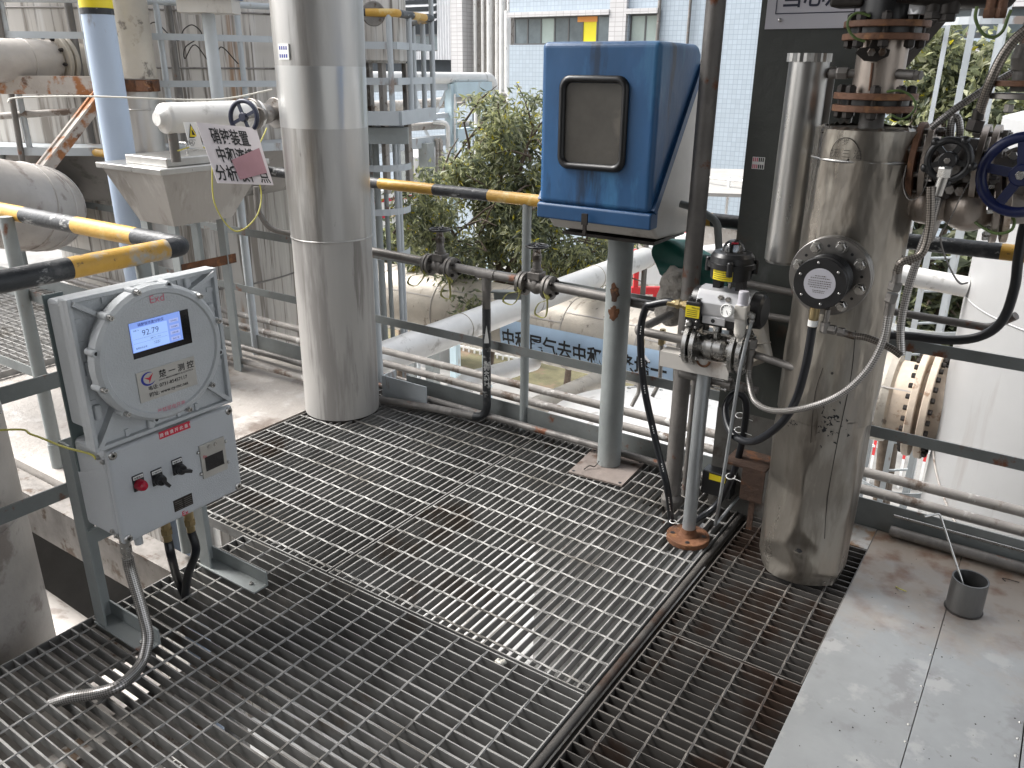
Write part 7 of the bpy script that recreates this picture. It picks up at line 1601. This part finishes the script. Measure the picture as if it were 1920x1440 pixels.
# ================================================================ TREES
def tree(label, base, top, branches, crown_blobs, nleaf, leaf, seed, droop, mats, group, sprigs=()):
    rg = random.Random(seed); base = V(base)
    root = thing('leafy_tree', label, 'tree', base, group)
    g = G(); tp = V(top); trunk = spline([base, base.lerp(tp, .35)+V((rg.uniform(-.15, .15), rg.uniform(-.1, .1), 0)), base.lerp(tp, .7)+V((rg.uniform(-.15, .15), 0, 0)), tp], 6)
    n = len(trunk); g.tube(trunk, [.10*(1-.85*i/(n-1)) for i in range(n)], 10); part('trunk', g, 'bark', root)
    g = G(); tips = []
    for (f, end) in branches:
        s = trunk[int(f*(n-1))]; e = V(end); m = s.lerp(e, .5)+V((rg.uniform(-.1, .1), rg.uniform(-.1, .1), rg.uniform(.0, .2)))
        pts = spline([s, m, e], 6); g.tube(pts, [.045*(1-.8*i/(len(pts)-1)) for i in range(len(pts))], 7)
        for j in range(5):
            t = pts[rg.randint(3, len(pts)-1)]; e2 = t+V((rg.gauss(0, .2), rg.gauss(0, .2), rg.gauss(.05, .17))); g.tube([t, t.lerp(e2, .5)+V((0, 0, .05)), e2], [.014, .010, .004], 5); tips.append((t, e2))
    for c, r in crown_blobs:
        c = V(c)
        for j in range(4):
            e2 = c+V((rg.gauss(0, 1), rg.gauss(0, 1), rg.gauss(0, 1)))*r*.5; s = c+V((rg.gauss(0, 1), rg.gauss(0, 1), rg.gauss(-.5, .6)))*r*.6; g.tube([s, s.lerp(e2, .5)+V((0, 0, .06)), e2], [.014, .010, .005], 5)
    part('limbs', g, 'bark', root)
    vs, fs, mi = [], [], []
    crown_blobs = [(V(c)+V((rg.gauss(0, .55), rg.gauss(0, .55), rg.gauss(0, .5)))*r, r*rg.uniform(.38, .62)) for c, r in crown_blobs for _ in range(4)]
    vol = sum(r**2 for _, r in crown_blobs)
    def leaf_at(p, dirv, sz, m):
        d = V(dirv).normalized(); s = d.cross(V((rg.gauss(0, 1), rg.gauss(0, 1), rg.gauss(0, 1)))).normalized()*sz*leaf[1]; up = d.cross(s).normalized()*sz*.12
        b = len(vs); vs.extend([p, p+d*sz*.45+s+up, p+d*sz, p+d*sz*.45-s+up]); fs.append((b, b+1, b+2)); fs.append((b, b+2, b+3)); mi.extend([m, m])
    for c, r in crown_blobs:
        c = V(c); nn = int(nleaf*r*r/vol); nc = max(1, nn//9); tone = rg.random()
        for j in range(nc):
            d = V((rg.gauss(0, 1), rg.gauss(0, 1), rg.gauss(0, 1))).normalized(); rad = r*(rg.random()**.45)
            q = c+V((d.x*rad, d.y*rad, d.z*rad*.85)); t2 = rg.random(); ax = V((rg.gauss(0, 1), rg.gauss(0, 1), rg.gauss(-.1, .5))).normalized()
            for k in range(9):
                p = q+ax*(k-4)*.035+V((rg.gauss(0, .03), rg.gauss(0, .03), rg.gauss(0, .03)))
                dv = ax*.6+V((rg.gauss(0, .6), rg.gauss(0, .6), rg.gauss(-droop, .5)))
                m = rg.choices(range(len(mats)), [w_*(1.6 if (i == 0 and tone > .55) or (i == 2 and tone < .3) else 1) for i, w_ in enumerate(mats_w)])[0]
                leaf_at(p, dv, leaf[0]*rg.uniform(.65, 1.25), m)
    for s, e in list(tips)+list(sprigs):
        s, e = V(s), V(e)
        for k in range(16): p = s.lerp(e, rg.uniform(.3, 1.05)); leaf_at(p, V((rg.gauss(0, .7), rg.gauss(0, .7), rg.gauss(-droop, .4))), leaf[0]*rg.uniform(.6, 1.1), rg.randint(0, len(mats)-1))
    me = bpy.data.meshes.new('crown'); me.from_pydata([tuple(v-base) for v in vs], [], fs); me.polygons.foreach_set('material_index', mi)
    o = bpy.data.objects.new('crown', me); COL.objects.link(o)
    for m in mats: me.materials.append(M[m])
    o.parent = root; me.update(); return root
mats_w = (3, 4, 3, 2, .5)
LM = ('leaf_a', 'leaf_b', 'leaf_c', 'leaf_d', 'leaf_y')
dT = 9.2
T_ = lambda px, py, dd=0: PD(px, py, dT+dd)
blobs = [(T_(915, 270), .42), (T_(955, 235, .3), .38), (T_(925, 205, .2), .20), (T_(890, 330), .42), (T_(960, 300, .2), .5), (T_(985, 350, -.2), .45), (T_(840, 395, -.3), .42), (T_(900, 400, -.3), .48), (T_(970, 420, -.4), .5), (T_(800, 420, -.1), .32), (T_(870, 460, -.2), .42), (T_(940, 480, .1), .42), (T_(1030, 450, -.3), .45), (T_(1080, 480, 0), .42), (T_(1120, 460, .1), .38), (T_(1060, 520, .1), .36), (T_(790, 500, .3), .25), (T_(1150, 500, .2), .3), (T_(1000, 510, .5), .35), (T_(995, 300, .5), .3), (T_(1010, 390, -.1), .4)]
b_ = T_(885, 560); tree('loose yellow green tree with drooping leaves left of the blue box', (b_.x, b_.y, GZ), T_(935, 195, .2), [(.55, T_(830, 390, -.3)), (.6, T_(1050, 440, -.3)), (.62, T_(990, 330)), (.7, T_(870, 230)), (.66, T_(1120, 470)), (.75, T_(1000, 240, .3))], blobs, 20000, (.098, .15), 11, .55, LM, 'trees round the yard',
     [(T_(950, 260, .3), T_(972, 165, .3)), (T_(985, 250, .3), T_(1005, 185, .3)), (T_(990, 300, .3), T_(1010, 215, .3)), (T_(868, 245), T_(860, 200)), (T_(875, 290), T_(868, 262))])
dT = 10.0
b2 = [(T_(1790, 100), .30), (T_(1765, 70), .22), (T_(1757, 58, .1), .14), (T_(1760, 130), .42), (T_(1720, 150, .1), .36), (T_(1705, 190, .2), .36), (T_(1770, 190), .5), (T_(1730, 230, -.1), .42), (T_(1820, 150, .1), .33), (T_(1830, 200), .45), (T_(1865, 165, .2), .25), (T_(1880, 210), .38), (T_(1790, 250), .45), (T_(1850, 260, -.1), .4), (T_(1700, 280, .2), .35), (T_(1745, 300), .45), (T_(1905, 260, .2), .35)]
mats_w = (2.2, 4, 2.5, 3.4, .2)
b_ = T_(1770, 400); tree('dense broad leaved pale green tree behind the caged ladder at the right', (b_.x, b_.y, GZ), T_(1765, 70), [(.7, T_(1720, 170)), (.7, T_(1840, 170)), (.6, T_(1880, 240)), (.55, T_(1700, 280))], b2, 11000, (.105, .24), 5, .35, LM, 'trees round the yard')
dT = 9.0; mats_w = (1, 3, 5, 1, 0)
b3 = [(T_(1700, 460), .45), (T_(1740, 420, .2), .45), (T_(1690, 540, .2), .4), (T_(1760, 560), .5), (T_(1720, 620), .45), (T_(1790, 480, .3), .4), (T_(1800, 600, .3), .35), (T_(1690, 660, .2), .35), (T_(1740, 350, .4), .4)]
b_ = T_(1740, 650); tree('dark leaved shrub tree low behind the black pipe rail at the right', (b_.x, b_.y, GZ), T_(1730, 400), [(.6, T_(1690, 480)), (.6, T_(1790, 500))], b3, 5200, (.16, .26), 8, .2, LM, 'trees round the yard')
dT = 11; mats_w = (2, 3, 4, 1, .6)
b4 = [(T_(700, 430), .35), (T_(745, 455), .4), (T_(780, 440, .3), .4), (T_(720, 300, 3), .5), (T_(710, 330, 3), .4)]
b_ = T_(740, 560); tree('small bush right beside the big clad pipe below the striped rail', (b_.x, b_.y, GZ), T_(745, 440), [(.7, T_(710, 430)), (.7, T_(780, 440))], b4[:3], 1500, (.12, .18), 21, .4, LM, 'trees round the yard')
dT = 12.5
b5 = [(T_(1040, 560), .5), (T_(1100, 560), .5), (T_(980, 590), .45), (T_(1150, 580), .4), (T_(900, 560), .4), (T_(1010, 620, .5), .4)]
b_ = T_(1060, 640); tree('low dark hedge tree under the sample pipe behind the beige duct', (b_.x, b_.y, GZ), T_(1060, 570), [(.7, T_(1000, 580)), (.7, T_(1130, 570))], b5, 2600, (.13, .2), 33, .3, LM, 'trees round the yard')
